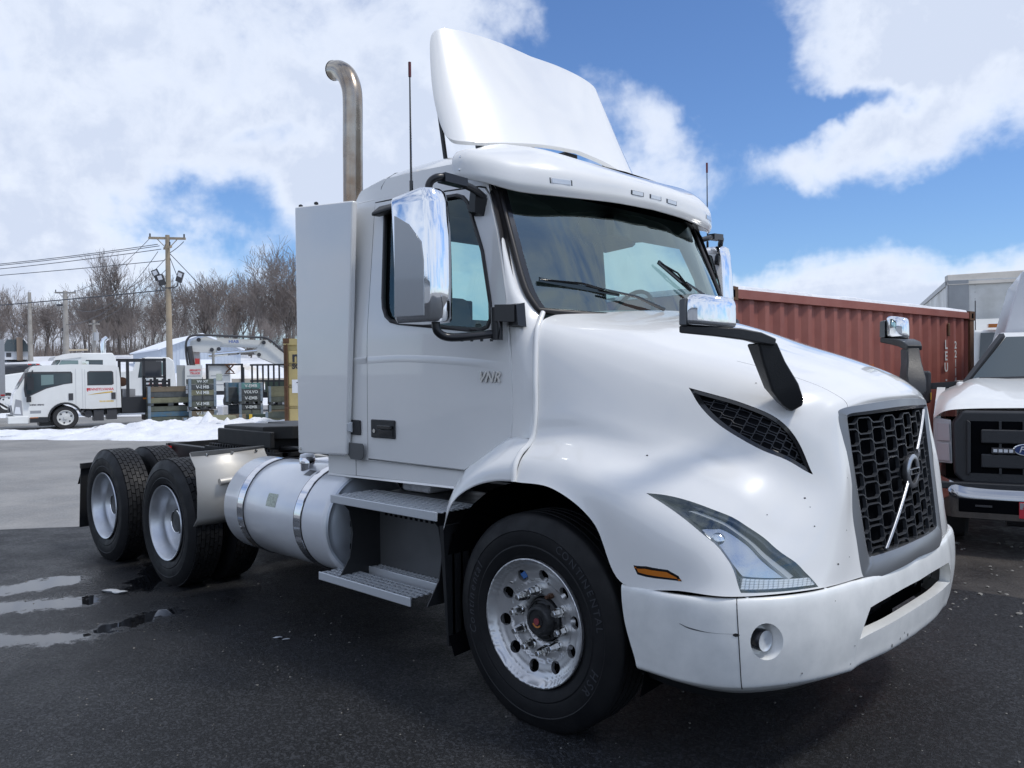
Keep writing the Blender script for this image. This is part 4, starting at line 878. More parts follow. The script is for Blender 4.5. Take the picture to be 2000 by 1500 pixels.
# ---- bumper
BF = 1 if BUMP.nrm(9, 2)[0] > 0 else -1
OPN = [p[:2] for p in catmull([(9.0, 1.60, 0), (8.2, 1.61, 0), (7.15, 1.69, 0), (7.02, 1.74, 0), (6.70, 2.02, 0), (6.24, 2.42, 0), (6.28, 2.46, 0), (6.8, 2.46, 0), (8.0, 2.40, 0), (9.0, 2.36, 0)], 5)]
opening = OPN
B_OUT = [(9 * i / 110, 0) for i in range(110)] + [(9.0, 1.60 * i / 16) for i in range(16)] + OPN + [(9.0, 2.36 + 2.64 * i / 24) for i in range(1, 24)] + [(9 - 9 * i / 110, 5) for i in range(110)] + [(0, 5 - 5 * i / 44) for i in range(44)]
def uv_circle(S, u, v, r, n=28):
    h = .01; ru = np.linalg.norm(S.ev(u + h, v) - S.ev(u - h, v)) / (2 * h); rv = np.linalg.norm(S.ev(u, v + h) - S.ev(u, v - h)) / (2 * h)
    return [(u + r / ru * math.cos(t), v + r / rv * math.sin(t)) for t in np.linspace(0, 2 * math.pi, n + 1)[:-1]]
FOG = uv_circle(BUMP, 2.86, 2.0, .066)
seamv = [(2.296 + .0, t) for t in np.linspace(.3, 3.9, 20)]
bmp = tp(link('bumper', sheet(BUMP.ev, BUMP.nrm, 0, 9, 0, 5, 110, 44, [FOG], outer=B_OUT, mirror=True, name='bumper', flip=BF), M_bump))
for sg in (1, -1):
    fl = lambda P: (P[0], P[1] * sg, P[2])
    w = MB().tube([fl(BUMP.ev(*p) + BUMP.nrm(*p) * BF * -.0005) for p in seamv], .0022, 5); o_ = w.build('bumper_seam', M_seal, None, 60); o_.parent = bmp
    W_ = wall(BUMP.ev, BUMP.nrm, opening, 0, -.05, BF); n_ = len(opening); W_.f = [f for f in W_.f if not (f[0] == n_ - 1)]; W_.v = [fl(p) for p in W_.v]; o_ = W_.build('opening_edge', M_bump, None, 50); o_.parent = bmp
    # fog lamp
    n0 = Vector(tuple(BUMP.nrm(2.86, 2.0) * BF)); c0 = Vector(tuple(BUMP.ev(2.86, 2.0)))
    W_ = MB(); L0 = [Vector(tuple(BUMP.ev(*p))) for p in FOG]; L1 = [p - Vector((.055, 0, 0)) + (c0 - p) * .12 for p in L0]; n_ = len(L0)
    W_.add([fl(p) for p in L0 + L1], [(i, (i + 1) % n_, n_ + (i + 1) % n_, n_ + i) for i in range(n_)])
    fg = tp(W_.build('fog_light', M_bump, None, 60)); c1 = sum(L1, Vector()) / n_
    W_ = MB(); W_.add([fl(p) for p in L1] + [fl(c1)], [(i, (i + 1) % n_, n_) for i in range(n_)]); o_ = W_.build('fog_pan', M_bump, None, 60); o_.parent = fg
    ax = Vector((.98, -.20, .0)).normalized(); Mx = ax.to_track_quat('Z', 'Y').to_matrix().to_4x4(); Mx.translation = c1 + Vector((.026, .010, 0))
    tmp = MB().lathe([(.042, -.03), (.042, .012), (.038, .020)], axis='Z', n=24); W_ = MB(); W_.add([fl(Mx @ Vector(p)) for p in tmp.v], tmp.f); o_ = W_.build('fog_ring', M_blackout, None, 50); o_.parent = fg
    tmp = MB().lathe([(.001, .014), (.016, .016), (.030, .018), (.038, .021), (.040, .022)], axis='Z', n=24); W_ = MB(); W_.add([fl(Mx @ Vector(p)) for p in tmp.v], tmp.f); o_ = W_.build('fog_lens', M_lens, None, 50); o_.parent = fg
    # gap strip between hood and bumper, underside valance
    for k, (u, v, r) in enumerate([(2.5, .55, .006), (4.3, .5, .006)]):
        p = BUMP.ev(u, v); o_ = MB().lathe([(.008, 0), (.006, .005), (.001, .006)], c=(p[0], p[1] * sg, p[2] - .002), axis='Z', n=10).build('bumper_rivet', M_white, None, 50); o_.parent = bmp
    p = BUMP.ev(2.25, 1.82); n = BUMP.nrm(2.25, 1.82) * BF; o_ = MB().add([fl(p + n * .001 + np.array((.011 * math.cos(t), .008 * math.cos(t), .007 * math.sin(t)))) for t in np.linspace(0, 6.28, 8)[:-1]], [tuple(range(7))]).build('bumper_chip', M_seal); o_.parent = bmp
    if sg > 0:
        sc_ = [(1.18, 1.70), (1.35, 1.765), (1.6, 1.80), (1.85, 1.81), (2.2, 1.80)]; ps = [BUMP.ev(u, v) + BUMP.nrm(u, v) * BF * .0006 for u, v in [p[:2] for p in catmull([(a, b, 0) for a, b in sc_], 5)]]
        hw_ = [.0005 + .0022 * math.exp(-((i - 6) / 5) ** 2) for i in range(len(ps))]; n_ = len(ps)
        o_ = MB().add([tuple(p + np.array((0, 0, h))) for p, h in zip(ps, hw_)] + [tuple(p - np.array((0, 0, h))) for p, h in zip(ps, hw_)], [(i, i + 1, n_ + i + 1, n_ + i) for i in range(n_ - 1)]).build('bumper_scratch', M_gframe); o_.parent = bmp
        for (u, v) in [(8.3, 3.3), (8.45, 3.1), (8.6, 3.35), (8.0, 3.45), (3.3, 3.4), (3.6, 2.9), (5.1, 2.6), (4.4, 1.3), (5.0, 3.3)]:
            p = BUMP.ev(u, v) + BUMP.nrm(u, v) * BF * .0008; r = rr.uniform(.003, .006); o_ = MB().add([tuple(p + np.array((0, r * math.cos(t), r * math.sin(t) * (1.6 if u > 7 else .7)))) for t in np.linspace(0, 6.28, 7)[:-1]], [tuple(range(6))]).build('bumper_chip', M_seal); o_.parent = bmp
w = MB(); w.box(1.06, 1.16, -.60, .60, .50, .78); part(w, 'bumper_backing', M_dark)
w = MB(); w.box(1.165, 1.19, -.53, -.05, .56, .60); w.tube([(1.20, -.45, .58), (1.22, -.42, .66), (1.22, -.38, .62)], .008, 6); w.box(1.165, 1.20, -.30, .05, .58, .69); w.lathe([(.018, 0), (.018, .02), (.001, .02)], c=(1.20, -.30, .63), axis='X', n=10); part(w, 'radiator_fittings', M_blackg, 50); part(MB().tube([(1.20, .35, .58), (1.22, .38, .67), (1.22, .44, .67), (1.20, .47, .58)], .012, 6), 'tow_loop', M_blackg, 50)
part(MB().lathe([(.013, 0), (.013, .02), (.001, .022)], c=(1.225, -.31, .645), axis='X', n=10), 'hose_fitting', mat('copper', (.5, .22, .12), .3, .8), 50)
w = MB()
bt = [tuple(BUMP.ev(u, 5)) for u in np.linspace(0, 9, 40)]; n_ = len(bt)
for sg in (1, -1): w.add([(p[0] + .01, p[1] * sg, p[2] + .002) for p in bt] + [(p[0] - .05, p[1] * sg * .97, p[2] - .045) for p in bt], [(i, i + 1, n_ + i + 1, n_ + i) for i in range(n_ - 1)])
part(w, 'air_dam', M_black, 60)
# ---- grille: silver frame, honeycomb of octagons, slash bar, round emblem
def gx(y, z):
    return 1.262 - .30 * y * y * .70 + (1.50 - z) * .11
FR_O = [(-.548, .815 + .02), (-.555, 1.0), (-.560, 1.3), (-.566, 1.478), (-.545, 1.508), (-.40, 1.522), (0, 1.536), (.40, 1.522), (.545, 1.508), (.566, 1.478), (.560, 1.3), (.555, 1.0), (.548, .835), (.52, .800), (.47, .79), (.15, .805), (0, .815), (-.15, .805), (-.47, .79), (-.52, .800)]
FR_I = [(-.455, .895), (-.470, 1.05), (-.485, 1.3), (-.492, 1.455), (-.480, 1.474), (-.38, 1.478), (0, 1.484), (.38, 1.478), (.480, 1.474), (.492, 1.455), (.485, 1.3), (.470, 1.05), (.455, .895), (.43, .882), (.38, .88), (.15, .884), (0, .886), (-.15, .884), (-.38, .88), (-.43, .882)]
fo_, fi_ = densify(FR_O, 6, [3]), densify(FR_I, 6, [3])
def frp(p, o): return (gx(p[0], p[1]) + o, p[0], p[1])
n_ = len(fo_); w = MB()
A = [frp(p, -.03) for p in fo_]; B = [frp(p, .006) for p in fo_]; C_ = [frp((p[0] * .35 + q[0] * .65, p[1] * .35 + q[1] * .65), .010) for p, q in zip(fo_, fi_)]; D_ = [frp(p, -.004) for p in fi_]; E_ = [frp(p, -.065) for p in fi_]
w.add(A + B + C_ + D_ + E_, [(k * n_ + i, k * n_ + (i + 1) % n_, (k + 1) * n_ + (i + 1) % n_, (k + 1) * n_ + i) for k in range(4) for i in range(n_)])
gf = part(w, 'grille_frame', M_gframe, 35)
w = MB(); c_ = MB(); pt = [frp(p, -.125) for p in fi_]; w.add(pt, [tuple(range(n_))]); w.add([frp(p, -.13) for p in fi_] + [frp(p, -.05) for p in fi_], [(i, (i + 1) % n_, n_ + (i + 1) % n_, n_ + i) for i in range(n_)]); o_ = w.build('grille_backing', M_dark); o_.parent = gf
gm = MB(); PZ = .0465; PY = .232
def ribn(P, wd=.0026, dp=.016):
    """a flat moulded rib, thin in height and deep in x"""
    for a, b in zip(P, P[1:]):
        a, b = Vector(a), Vector(b); d = (b - a).normalized(); u = d.cross(Vector((1, 0, 0))).normalized() * wd
        r1 = [a - u, a + u, a + u * .9 - Vector((dp, 0, 0)), a - u * .9 - Vector((dp, 0, 0))]; r2 = [b - u, b + u, b + u * .9 - Vector((dp, 0, 0)), b - u * .9 - Vector((dp, 0, 0))]; gm.hexa(r1, r2)
for k in range(0, 14):
    zc_ = .895 + k * PZ; sgn = 1 if k % 2 else -1; run = []
    y = -.52
    keys = []
    m0 = -4
    for m in range(-4, 5):
        c = m * PY; keys += [(c - .075, 0), (c - .042, 1), (c + .042, 1), (c + .075, 0)]
    for (yy, up_) in keys:
        z = zc_ + sgn * (.0115 if up_ else -.0115)
        run.append((yy, z))
    for (a, b) in zip(run, run[1:]):
        ma = ((a[0] + b[0]) / 2, (a[1] + b[1]) / 2)
        if in_poly(a[0], a[1], fi_) and in_poly(b[0], b[1], fi_): ribn([frp(a, -.014), frp(b, -.014)])
        elif in_poly(a[0], a[1], fi_) or in_poly(b[0], b[1], fi_):
            i_, o2 = (a, b) if in_poly(a[0], a[1], fi_) else (b, a); t = 1.0
            while t > .05 and not in_poly(i_[0] + (o2[0] - i_[0]) * t, i_[1] + (o2[1] - i_[1]) * t, fi_): t -= .05
            ribn([frp(i_, -.014), frp((i_[0] + (o2[0] - i_[0]) * t, i_[1] + (o2[1] - i_[1]) * t), -.014)])
    # uprights
    for m in range(-4, 5):
        for s2 in (-1, 1):
            c = m * PY
            if sgn > 0:  yv, zlo, zhi = c + s2 * .0585, zc_ , zc_ + PZ
            else: yv, zlo, zhi = c + s2 * .0585, zc_, zc_ + PZ
            if k < 13 and in_poly(yv, zlo + .004, fi_) and in_poly(yv, zhi - .004, fi_): ribn([frp((yv, zlo), -.014), frp((yv, zhi), -.014)], .0022)
o_ = gm.build('grille_mesh', M_grille, None, None); o_.parent = gf
def slash(y0, z0, y1, z1):
    P = [(gx(y0 + (y1 - y0) * t, z0 + (z1 - z0) * t) + .014, y0 + (y1 - y0) * t, z0 + (z1 - z0) * t) for t in np.linspace(0, 1, 8)]
    w = MB()
    for o2 in (-.0078, .0078): w.tube([(p[0], p[1] + o2, p[2]) for p in P], .0058, 8)
    w2 = w.build('slash_bar', M_slash, None, 60); w2.parent = gf
slash(-.345, .905, -.055, 1.165); slash(.055, 1.245, .345, 1.470)
ec = Vector((gx(0, 1.20) + .012, 0, 1.205))
w = MB().lathe([(.072, -.014), (.079, .002), (.078, .010), (.070, .016), (.056, .016), (.054, .010), (.054, .0)], c=tuple(ec), axis='X', n=40); em = part(w, 'emblem', M_slash, 40, parent=None)
o_ = MB().lathe([(.001, 0), (.051, 0)], c=(ec.x + .004, 0, ec.z), axis='X', n=32).build('emblem_field', M_dark); o_.parent = em
o_ = MB().box(ec.x, ec.x + .020, -.062, .062, ec.z - .014, ec.z + .014).build('emblem_bar', M_slash, None, None, .002); o_.parent = em
o_ = place(text('VOLVO', .026, .0015, bold=.0006, space=1.1), (ec.x + .0205, 0, ec.z), (0, 1, 0), (0, 0, 1), 'emblem_lettering', M_dark, em)
w = MB().bar((ec.x + .006, .048, ec.z + .050), (ec.x + .006, .085, ec.z + .088), .016, .012); w.hexa([(ec.x, .060, ec.z + .095), (ec.x, .092, ec.z + .060), (ec.x, .094, ec.z + .096)], [(ec.x + .010, .060, ec.z + .095), (ec.x + .010, .092, ec.z + .060), (ec.x + .010, .094, ec.z + .096)]); o_ = w.build('emblem_arrow', M_slash); o_.parent = em

# ---- mirrors
for sg in (1, -1):
    f3 = lambda P: [(x, y * sg, z) for x, y, z in P]
    # door mirror: deep chrome shell, plan section swept up the height, glass on its rear face
    secs = []
    for z, sc, dx in ((1.925, .90, .0), (1.945, .985, .0), (2.1, 1.0, .0), (2.35, 1.0, -.008), (2.50, .99, -.02), (2.545, .95, -.03), (2.562, .86, -.035)):
        c = Vector((-.50, -1.40)); P = [(-.608, -1.300), (-.602, -1.480), (-.590, -1.492), (-.40, -1.452), (-.375, -1.440), (-.352, -1.405), (-.350, -1.350), (-.375, -1.305), (-.45, -1.285)]
        P = [(c.x + (a - c.x) * sc + dx, c.y + (b - c.y) * sc) for a, b in P]; secs.append([(a, b * sg, z + (.012 if a > -.5 else -.018) * (1 if z > 2.5 else 0)) for a, b in P])
    w = MB(); m_ = 9
    for s_ in secs: w.v += s_
    w.f += [(i * m_ + k, i * m_ + (k + 1) % m_, (i + 1) * m_ + (k + 1) % m_, (i + 1) * m_ + k) for i in range(len(secs) - 1) for k in range(m_)]; w.f += [tuple(range(m_)), tuple((len(secs) - 1) * m_ + k for k in range(m_))]
    dm = part(w, 'door_mirror', M_chrome, 42, .006)
    # plain lower shell panel with its slanted top corner
    w = MB(); q = [(-.592, 1.955), (-.586, 2.45), (-.50, 2.40), (-.425, 2.31), (-.412, 2.22), (-.412, 1.955)]
    w.hexa([(a, (-1.4955 - (a + .59) * -.21 * 1.0) * sg, z) for a, z in q], [(a, (-1.4895 - (a + .59) * -.21) * sg, z) for a, z in q]); o_ = w.build('mirror_panel', mat('mirror_grey_shell', (.34, .355, .37), .22, .5, coat=.6), None, None, .004); o_.parent = dm
    o_ = MB().hexa([(-.613, -1.31 * sg, 1.95), (-.613, -1.47 * sg, 1.95), (-.613, -1.47 * sg, 2.50), (-.613, -1.31 * sg, 2.50)], [(-.611, -1.31 * sg, 1.95), (-.611, -1.47 * sg, 1.95), (-.611, -1.47 * sg, 2.50), (-.611, -1.31 * sg, 2.50)]).build('mirror_glass', M_chrome); o_.parent = dm
    arm = MB().tube(catmull(f3([(-.455, -1.385, 2.53), (-.445, -1.385, 2.60), (-.42, -1.35, 2.632), (-.41, -1.27, 2.632), (-.405, -1.13, 2.605), (-.43, -1.02, 2.575)]), 6), .019, 10); arm.hexa(f3([(-.45, -1.33, 2.612), (-.39, -1.33, 2.612), (-.39, -1.33, 2.655), (-.45, -1.33, 2.655)]), f3([(-.44, -1.19, 2.605), (-.38, -1.19, 2.605), (-.38, -1.19, 2.645), (-.44, -1.19, 2.645)])); arm.hexa(f3([(-.50, -1.03, 2.49), (-.42, -1.03, 2.48), (-.40, -1.03, 2.57), (-.47, -1.03, 2.60)]), f3([(-.49, -1.09, 2.51), (-.44, -1.09, 2.50), (-.42, -1.10, 2.60), (-.46, -1.10, 2.61)]))
    part(arm, 'mirror_arm', M_tube, 50)
    arm = MB().tube(catmull(f3([(-.42, -1.38, 1.93), (-.415, -1.37, 1.88), (-.395, -1.32, 1.855), (-.33, -1.24, 1.858), (-.255, -1.13, 1.872)]), 6), .021, 10); arm.tube(f3([(-.25, -1.13, 1.84), (-.25, -1.13, 2.00)]), .030, 12); arm.hexa(f3([(-.275, -1.10, 1.93), (-.225, -1.17, 1.93), (-.225, -1.17, 2.01), (-.275, -1.10, 2.01)]), f3([(-.16, -1.075, 1.925), (-.15, -1.11, 1.925), (-.15, -1.11, 2.01), (-.16, -1.075, 2.01)])); arm.hexa(f3([(-.20, -1.05, 1.90), (-.125, -1.05, 1.90), (-.135, -1.05, 2.02), (-.205, -1.05, 2.02)]), f3([(-.195, -1.105, 1.91), (-.135, -1.10, 1.91), (-.145, -1.10, 2.01), (-.20, -1.105, 2.01)]))
    for k in range(5): arm.tube(f3([(-.38 + k * .028, -1.31 + k * .04, 1.845), (-.38 + k * .028, -1.31 + k * .04, 1.833)]), .008, 6)
    arm.tube(catmull(f3([(-.235, -1.15, 1.96), (-.20, -1.16, 1.90), (-.22, -1.15, 1.845)]), 5), .005, 5)
    part(arm, 'mirror_arm', M_tube, 50)
    # hood mirror: moulded foot, swept arm, chrome cap
    foot = [[(.960, -.900, 1.785), (1.03, -.925, 1.785), (1.078, -.860, 1.79), (1.02, -.83, 1.79)],
            [(.975, -.860, 1.70), (1.035, -.890, 1.695), (1.10, -.830, 1.71), (1.04, -.78, 1.71)],
            [(.985, -.800, 1.605), (1.050, -.850, 1.59), (1.135, -.790, 1.62), (1.06, -.71, 1.64)],
            [(1.025, -.770, 1.545), (1.080, -.815, 1.53), (1.145, -.765, 1.555), (1.08, -.69, 1.57)],
            [(1.070, -.755, 1.505), (1.10, -.775, 1.505), (1.130, -.745, 1.53), (1.09, -.70, 1.53)]]
    w = MB()
    for s_ in foot: w.v += f3(s_)
    w.f += [(i * 4 + k, i * 4 + (k + 1) % 4, (i + 1) * 4 + (k + 1) % 4, (i + 1) * 4 + k) for i in range(4) for k in range(4)]; w.f += [(0, 1, 2, 3), (16, 17, 18, 19)]
    ft = part(w, 'hood_mirror', M_black, None, .008)
    armp = [[(.800, -1.150, 1.830), (.80, -1.04, 1.832), (.80, -1.04, 1.860), (.800, -1.150, 1.860)], [(.92, -1.100, 1.815), (.88, -.98, 1.815), (.88, -.98, 1.852), (.92, -1.10, 1.852)], [(1.00, -1.02, 1.800), (.95, -.90, 1.80), (.95, -.90, 1.842), (1.00, -1.02, 1.845)], [(1.050, -.955, 1.785), (.985, -.86, 1.785), (.99, -.86, 1.825), (1.055, -.95, 1.828)], [(1.082, -.885, 1.775), (1.02, -.825, 1.78), (1.025, -.825, 1.805), (1.085, -.88, 1.802)]]
    w = MB()
    for s_ in armp: w.v += f3(s_)
    w.f += [(i * 4 + k, i * 4 + (k + 1) % 4, (i + 1) * 4 + (k + 1) % 4, (i + 1) * 4 + k) for i in range(4) for k in range(4)]; w.f += [(0, 1, 2, 3), (16, 17, 18, 19)]
    o_ = w.build('hood_mirror_arm', M_black, None, None, .006); o_.parent = ft
    w = MB(); secs = []
    base = [(.808, -1.145), (.850, -1.150), (.905, -1.125), (.958, -1.070), (.978, -1.010), (.965, -.975), (.90, -.965), (.830, -1.02)]
    cc_ = Vector((.89, -1.06))
    for z, sc in ((1.856, .96), (1.872, 1.0), (1.945, .99), (1.968, .95), (1.983, .82), (1.987, .5)): secs.append([(cc_.x + (a - cc_.x) * sc, (cc_.y + (b - cc_.y) * sc) * sg, z - max(0, a - .86) * .13) for a, b in base])
    for s_ in secs: w.v += s_
    m_ = 8; w.f += [(i * m_ + k, i * m_ + (k + 1) % m_, (i + 1) * m_ + (k + 1) % m_, (i + 1) * m_ + k) for i in range(5) for k in range(m_)]; w.f += [tuple(range(m_)), tuple(5 * m_ + k for k in range(m_))]
    o_ = w.build('mirror_cap', M_chrome, None, 45, 0); o_.parent = ft; sb = o_.modifiers.new('s', 'SUBSURF'); sb.levels = sb.render_levels = 2
    o_.data.shade_smooth()
    w = MB().hexa(f3([(.800, -1.15, 1.86), (.80, -1.03, 1.86), (.802, -1.03, 1.955), (.802, -1.15, 1.965)]), f3([(.835, -1.155, 1.858), (.835, -1.02, 1.858), (.832, -1.03, 1.962), (.832, -1.152, 1.972)])); o_ = w.build('mirror_glass', M_stepd, None, None, .006); o_.parent = ft
    # aerials
    w = MB().tube(f3([(-.562, -1.403, 2.56), (-.562, -1.403, 3.19)]), [.0062, .0038], 6); w.tube(f3([(-.562, -1.403, 2.56), (-.562, -1.403, 2.63)]), .0095, 8)
    hx = [(-.562 + .0052 * math.cos(t * 2.2), (-1.403) + .0052 * math.sin(t * 2.2), 2.63 + t * .0045) for t in range(0, 60)]; w.tube(f3(hx), .0018, 4)
    an = part(w, 'antenna', M_blackg, 60); o_ = MB().tube(f3([(-.562, -1.403, 3.14), (-.562, -1.403, 3.212)]), .0075, 8).build('antenna_tip', mat('dark_red_tip', (.12, .012, .015), .4), None, 60); o_.parent = an

# ---- wheels
def tyre_mesh(R, wd, rim_r, drive):
    """lathe along Y, outer face at y=0, width wd inwards (+)"""
    s = R - rim_r
    prof = [(rim_r - .012, .055), (rim_r, .030), (rim_r + .012, .018), (rim_r + .03, .010), (rim_r + s * .30, .0015), (rim_r + s * .33, .004), (rim_r + s * .45, -.002), (rim_r + s * .62, .001), (rim_r + s * .64, -.0015), (rim_r + s * .68, .0015), (rim_r + s * .80, .010), (R - .022, .020), (R - .006, .030)]
    if drive: prof += [(R - .012, .034), (R - .014, .05), (R - .012, wd / 2)]
    else:
        y = .045; prof += [(R, .04)]
        for k in range(4): y2 = .075 + k * (wd - .15) / 3; prof += [(R + .001, y2 - .006), (R - .013, y2 - .004), (R - .013, y2 + .004), (R + .001, y2 + .006)]
    prof2 = prof + [(r, wd - y) for r, y in reversed(prof)] if drive else prof + [(r, wd - y) for r, y in reversed(prof[:13])]
    return MB().lathe(prof2, n=72)
def tread_mesh(R, wd):
    w = MB(); rows = 6; n = 46; wr = (wd - .062) / rows
    for j in range(rows):
        y0 = .031 + j * wr + .0025; y1 = y0 + wr - .005
        for k in range(n):
            a0 = (k + (j % 2) * .5 + .06) / n * 2 * math.pi; a1 = (k + (j % 2) * .5 + .94) / n * 2 * math.pi; am_ = (a0 + a1) / 2; sk = .06 / n * 2 * math.pi * (1 if j % 2 else -1)
            def ring(r): return [(r * math.cos(a0 + sk), y0, r * math.sin(a0 + sk)), (r * math.cos(a1 + sk), y0, r * math.sin(a1 + sk)), (r * math.cos(a1 - sk), y1, r * math.sin(a1 - sk)), (r * math.cos(a0 - sk), y1, r * math.sin(a0 - sk))]
            i0, o0 = ring(R - .016), ring(R + .002)
            b = len(w.v); w.v += i0 + o0; w.f += [(b + 4, b + 5, b + 6, b + 7), (b, b + 1, b + 5, b + 4), (b + 1, b + 2, b + 6, b + 5), (b + 2, b + 3, b + 7, b + 6), (b + 3, b, b + 4, b + 7)]
    return w
nut = MB().lathe([(.0255, 0), (.0265, .009), (.0235, .014)], n=14); nut.lathe([(.0225, .014), (.021, .034), (.0155, .066), (.012, .070), (.001, .070)], n=6)
for i, p in enumerate(nut.v): nut.v[i] = (p[0], -p[1], p[2])
nut_me = nut.mesh('lug_nut'); nut_me.materials.append(M_chrome2); nut_me.shade_smooth(); nut_me.set_sharp_from_angle(angle=rad(30))
nut_b = MB().lathe([(.014, 0), (.014, -.02), (.009, -.022), (.009, -.045), (.001, -.045)], n=6).mesh('bare_nut'); nut_b.materials.append(M_rust)
def rim_front(parent):
    RR = .300
    def ev(u, v):     # u,v in the wheel's plane
        r = math.hypot(u, v); K = [(0, .10), (.105, .100), (.120, .082), (.165, .074), (.185, .072), (.195, .060), (.235, .052), (.265, .040), (.285, .018), (.292, .002), (.300, -.001), (.306, .006)]
        for (r0, y0), (r1, y1) in zip(K, K[1:]):
            if r <= r1: t = (r - r0) / (r1 - r0); t = t * t * (3 - 2 * t); return np.array((u, y0 + (y1 - y0) * t, v))
        return np.array((u, .006, v))
    def nn(u, v):
        h = .002; a = ev(u + h, v) - ev(u - h, v); b = ev(u, v + h) - ev(u, v - h); n = np.cross(a, b); n /= np.linalg.norm(n); return n if n[1] < 0 else -n
    holes = [[(.222 * math.cos(a) + .0300 * math.cos(t), .222 * math.sin(a) + .0300 * math.sin(t)) for t in np.linspace(0, 2 * math.pi, 23)[:-1]] for a in np.arange(10) * math.pi / 5 + .16]
    ctr = [(.108 * math.cos(t), .108 * math.sin(t)) for t in np.linspace(0, 2 * math.pi, 49)[:-1]]
    outer = [(.303 * math.cos(t), .303 * math.sin(t)) for t in np.linspace(0, 2 * math.pi, 97)[:-1]]
    me = sheet(ev, nn, -.31, .31, -.31, .31, 58, 58, holes + [ctr], outer=outer, name='rim'); rim = link('rim', me, M_alu, parent)
    W_ = MB()
    for h in holes: wall(ev, nn, h, 0, -.022, mb=W_)
    W_.lathe([(.303, .005), (.300, .03), (.288, .04), (.28, .12)], n=48); W_.lathe([(.108, .100), (.104, .12)], n=36); o_ = W_.build('rim_edge', M_alu, rim, 50)
    W_ = MB().lathe([(.27, .09), (.001, .115)], n=36); o_ = W_.build('brake_drum', M_dark, rim)
    hub = MB().lathe([(.104, .115), (.100, .085), (.092, .080), (.088, .085), (.078, .080), (.070, .045), (.064, .040), (.055, .040), (.052, .046), (.030, .046), (.030, .040), (.001, .040)], n=36).build('hub', mat('hub_dark', (.05, .052, .055), .5, .5, var=(30, .5)), rim, 40)
    W_ = MB()
    for k in range(6): t = k * math.pi / 3; W_.lathe([(.007, .0), (.007, -.008), (.001, -.008)], c=(.082 * math.cos(t), .08, .082 * math.sin(t)), n=6)
    o_ = W_.build('hub_bolt', M_frame, hub) if 0 else W_.build('hub_bolt', M_frame, rim)
    o_ = MB().lathe([(.016, .039), (.016, .034), (.001, .034)], n=16).build('hub_cap_dot', mat('hub_red', (.25, .05, .06), .4), rim)
    o_ = MB().lathe([(.022, .0385), (.030, .037)], n=20, a0=3.6, a1=5.6).build('hub_mark', mat('hub_orange', (.45, .16, .03), .5), rim)
    for k in range(10):
        t = k * math.pi / 5 + .16 + .314; c = (.1425 * math.cos(t), .078, .1425 * math.sin(t)); o_ = link('lug_nut', nut_b if k == 1 else nut_me, None, rim, loc=c)
    P = [(x, ev(x, z)[1] - .0012, z) for x, z in ((-.115, .205), (-.085, .225), (-.070, .200), (-.098, .182))]; o_ = MB().add(P, [(0, 1, 2, 3)]).build('rim_sticker', M_bluest, rim)
    o_ = MB().tube([(-.16, .045, .155), (-.165, .03, .16)], .006, 6).build('valve', M_chrome2, rim)
    return rim
def arc_text(s, R, a_mid, size, parent, step=None, flip=False, italic=0.0, h=.0016):
    """raised sidewall letters set round the tyre; a_mid in degrees, clockwise reading from outside"""
    w = [1.0 if c in 'mwMWHNO' else .35 if c in 'ilIt' else .72 for c in s]; tot = sum(w) * size * .98; a = a_mid + math.degrees(tot / R) / 2
    vs, fs = [], []
    for c, ww in zip(s, w):
        a -= math.degrees(ww * size * .98 / R) / 2
        me = text(c, size, h, shear=italic); t = rad(a); rd = Vector((math.cos(t), 0, math.sin(t))); tg = Vector((math.sin(t), 0, -math.cos(t)))
        b = len(vs)
        for v in me.vertices: p = rd * (R + v.co.y) + tg * v.co.x + Vector((0, -v.co.z - .0005, 0)); vs.append(tuple(p))
        for f in me.polygons: fs.append(tuple(b + i for i in f.vertices))
        bpy.data.meshes.remove(me); a -= math.degrees(ww * size * .98 / R) / 2
    m = MB(); m.v = vs; m.f = fs; return m.build('tyre_lettering', M_letter, parent)
def tyre_obj(name, mb, parent): return mb.build(name, M_rubber, parent, 32)
RT = .515
tf = tyre_mesh(RT, .285, .295, False); tf_me = None
td = tyre_mesh(RT - .004, .27, .295, True); td_me = td.mesh('tyre'); td_me.materials.append(M_rubber); td_me.shade_smooth(); td_me.set_sharp_from_angle(angle=rad(32))
tr_me = tread_mesh(RT - .002, .27).mesh('tread', False); tr_me.materials.append(M_rubber)
M_hubd = mat('axle_hub_grey', (.10, .105, .11), .4, .6, var=(20, .5))
def spin(ob): ob.parent = TR; ob.location = Vector(ob.location) - TR.location; return ob
fw_ = empty('front_wheel', (0, -1.175, .50)); spin(fw_); tyre_obj('tyre', tf, fw_)
rim_front(fw_)
arc_text('Continental', .408, 172, .060, fw_, italic=.2); arc_text('CONTINENTAL', .408, 36, .052, fw_); arc_text('HSR', .400, -28, .060, fw_, italic=.2)
f2 = dup(fw_, TR); f2.scale = (1, -1, 1); f2.location = fw_.location.copy(); f2.location.y = 1.175
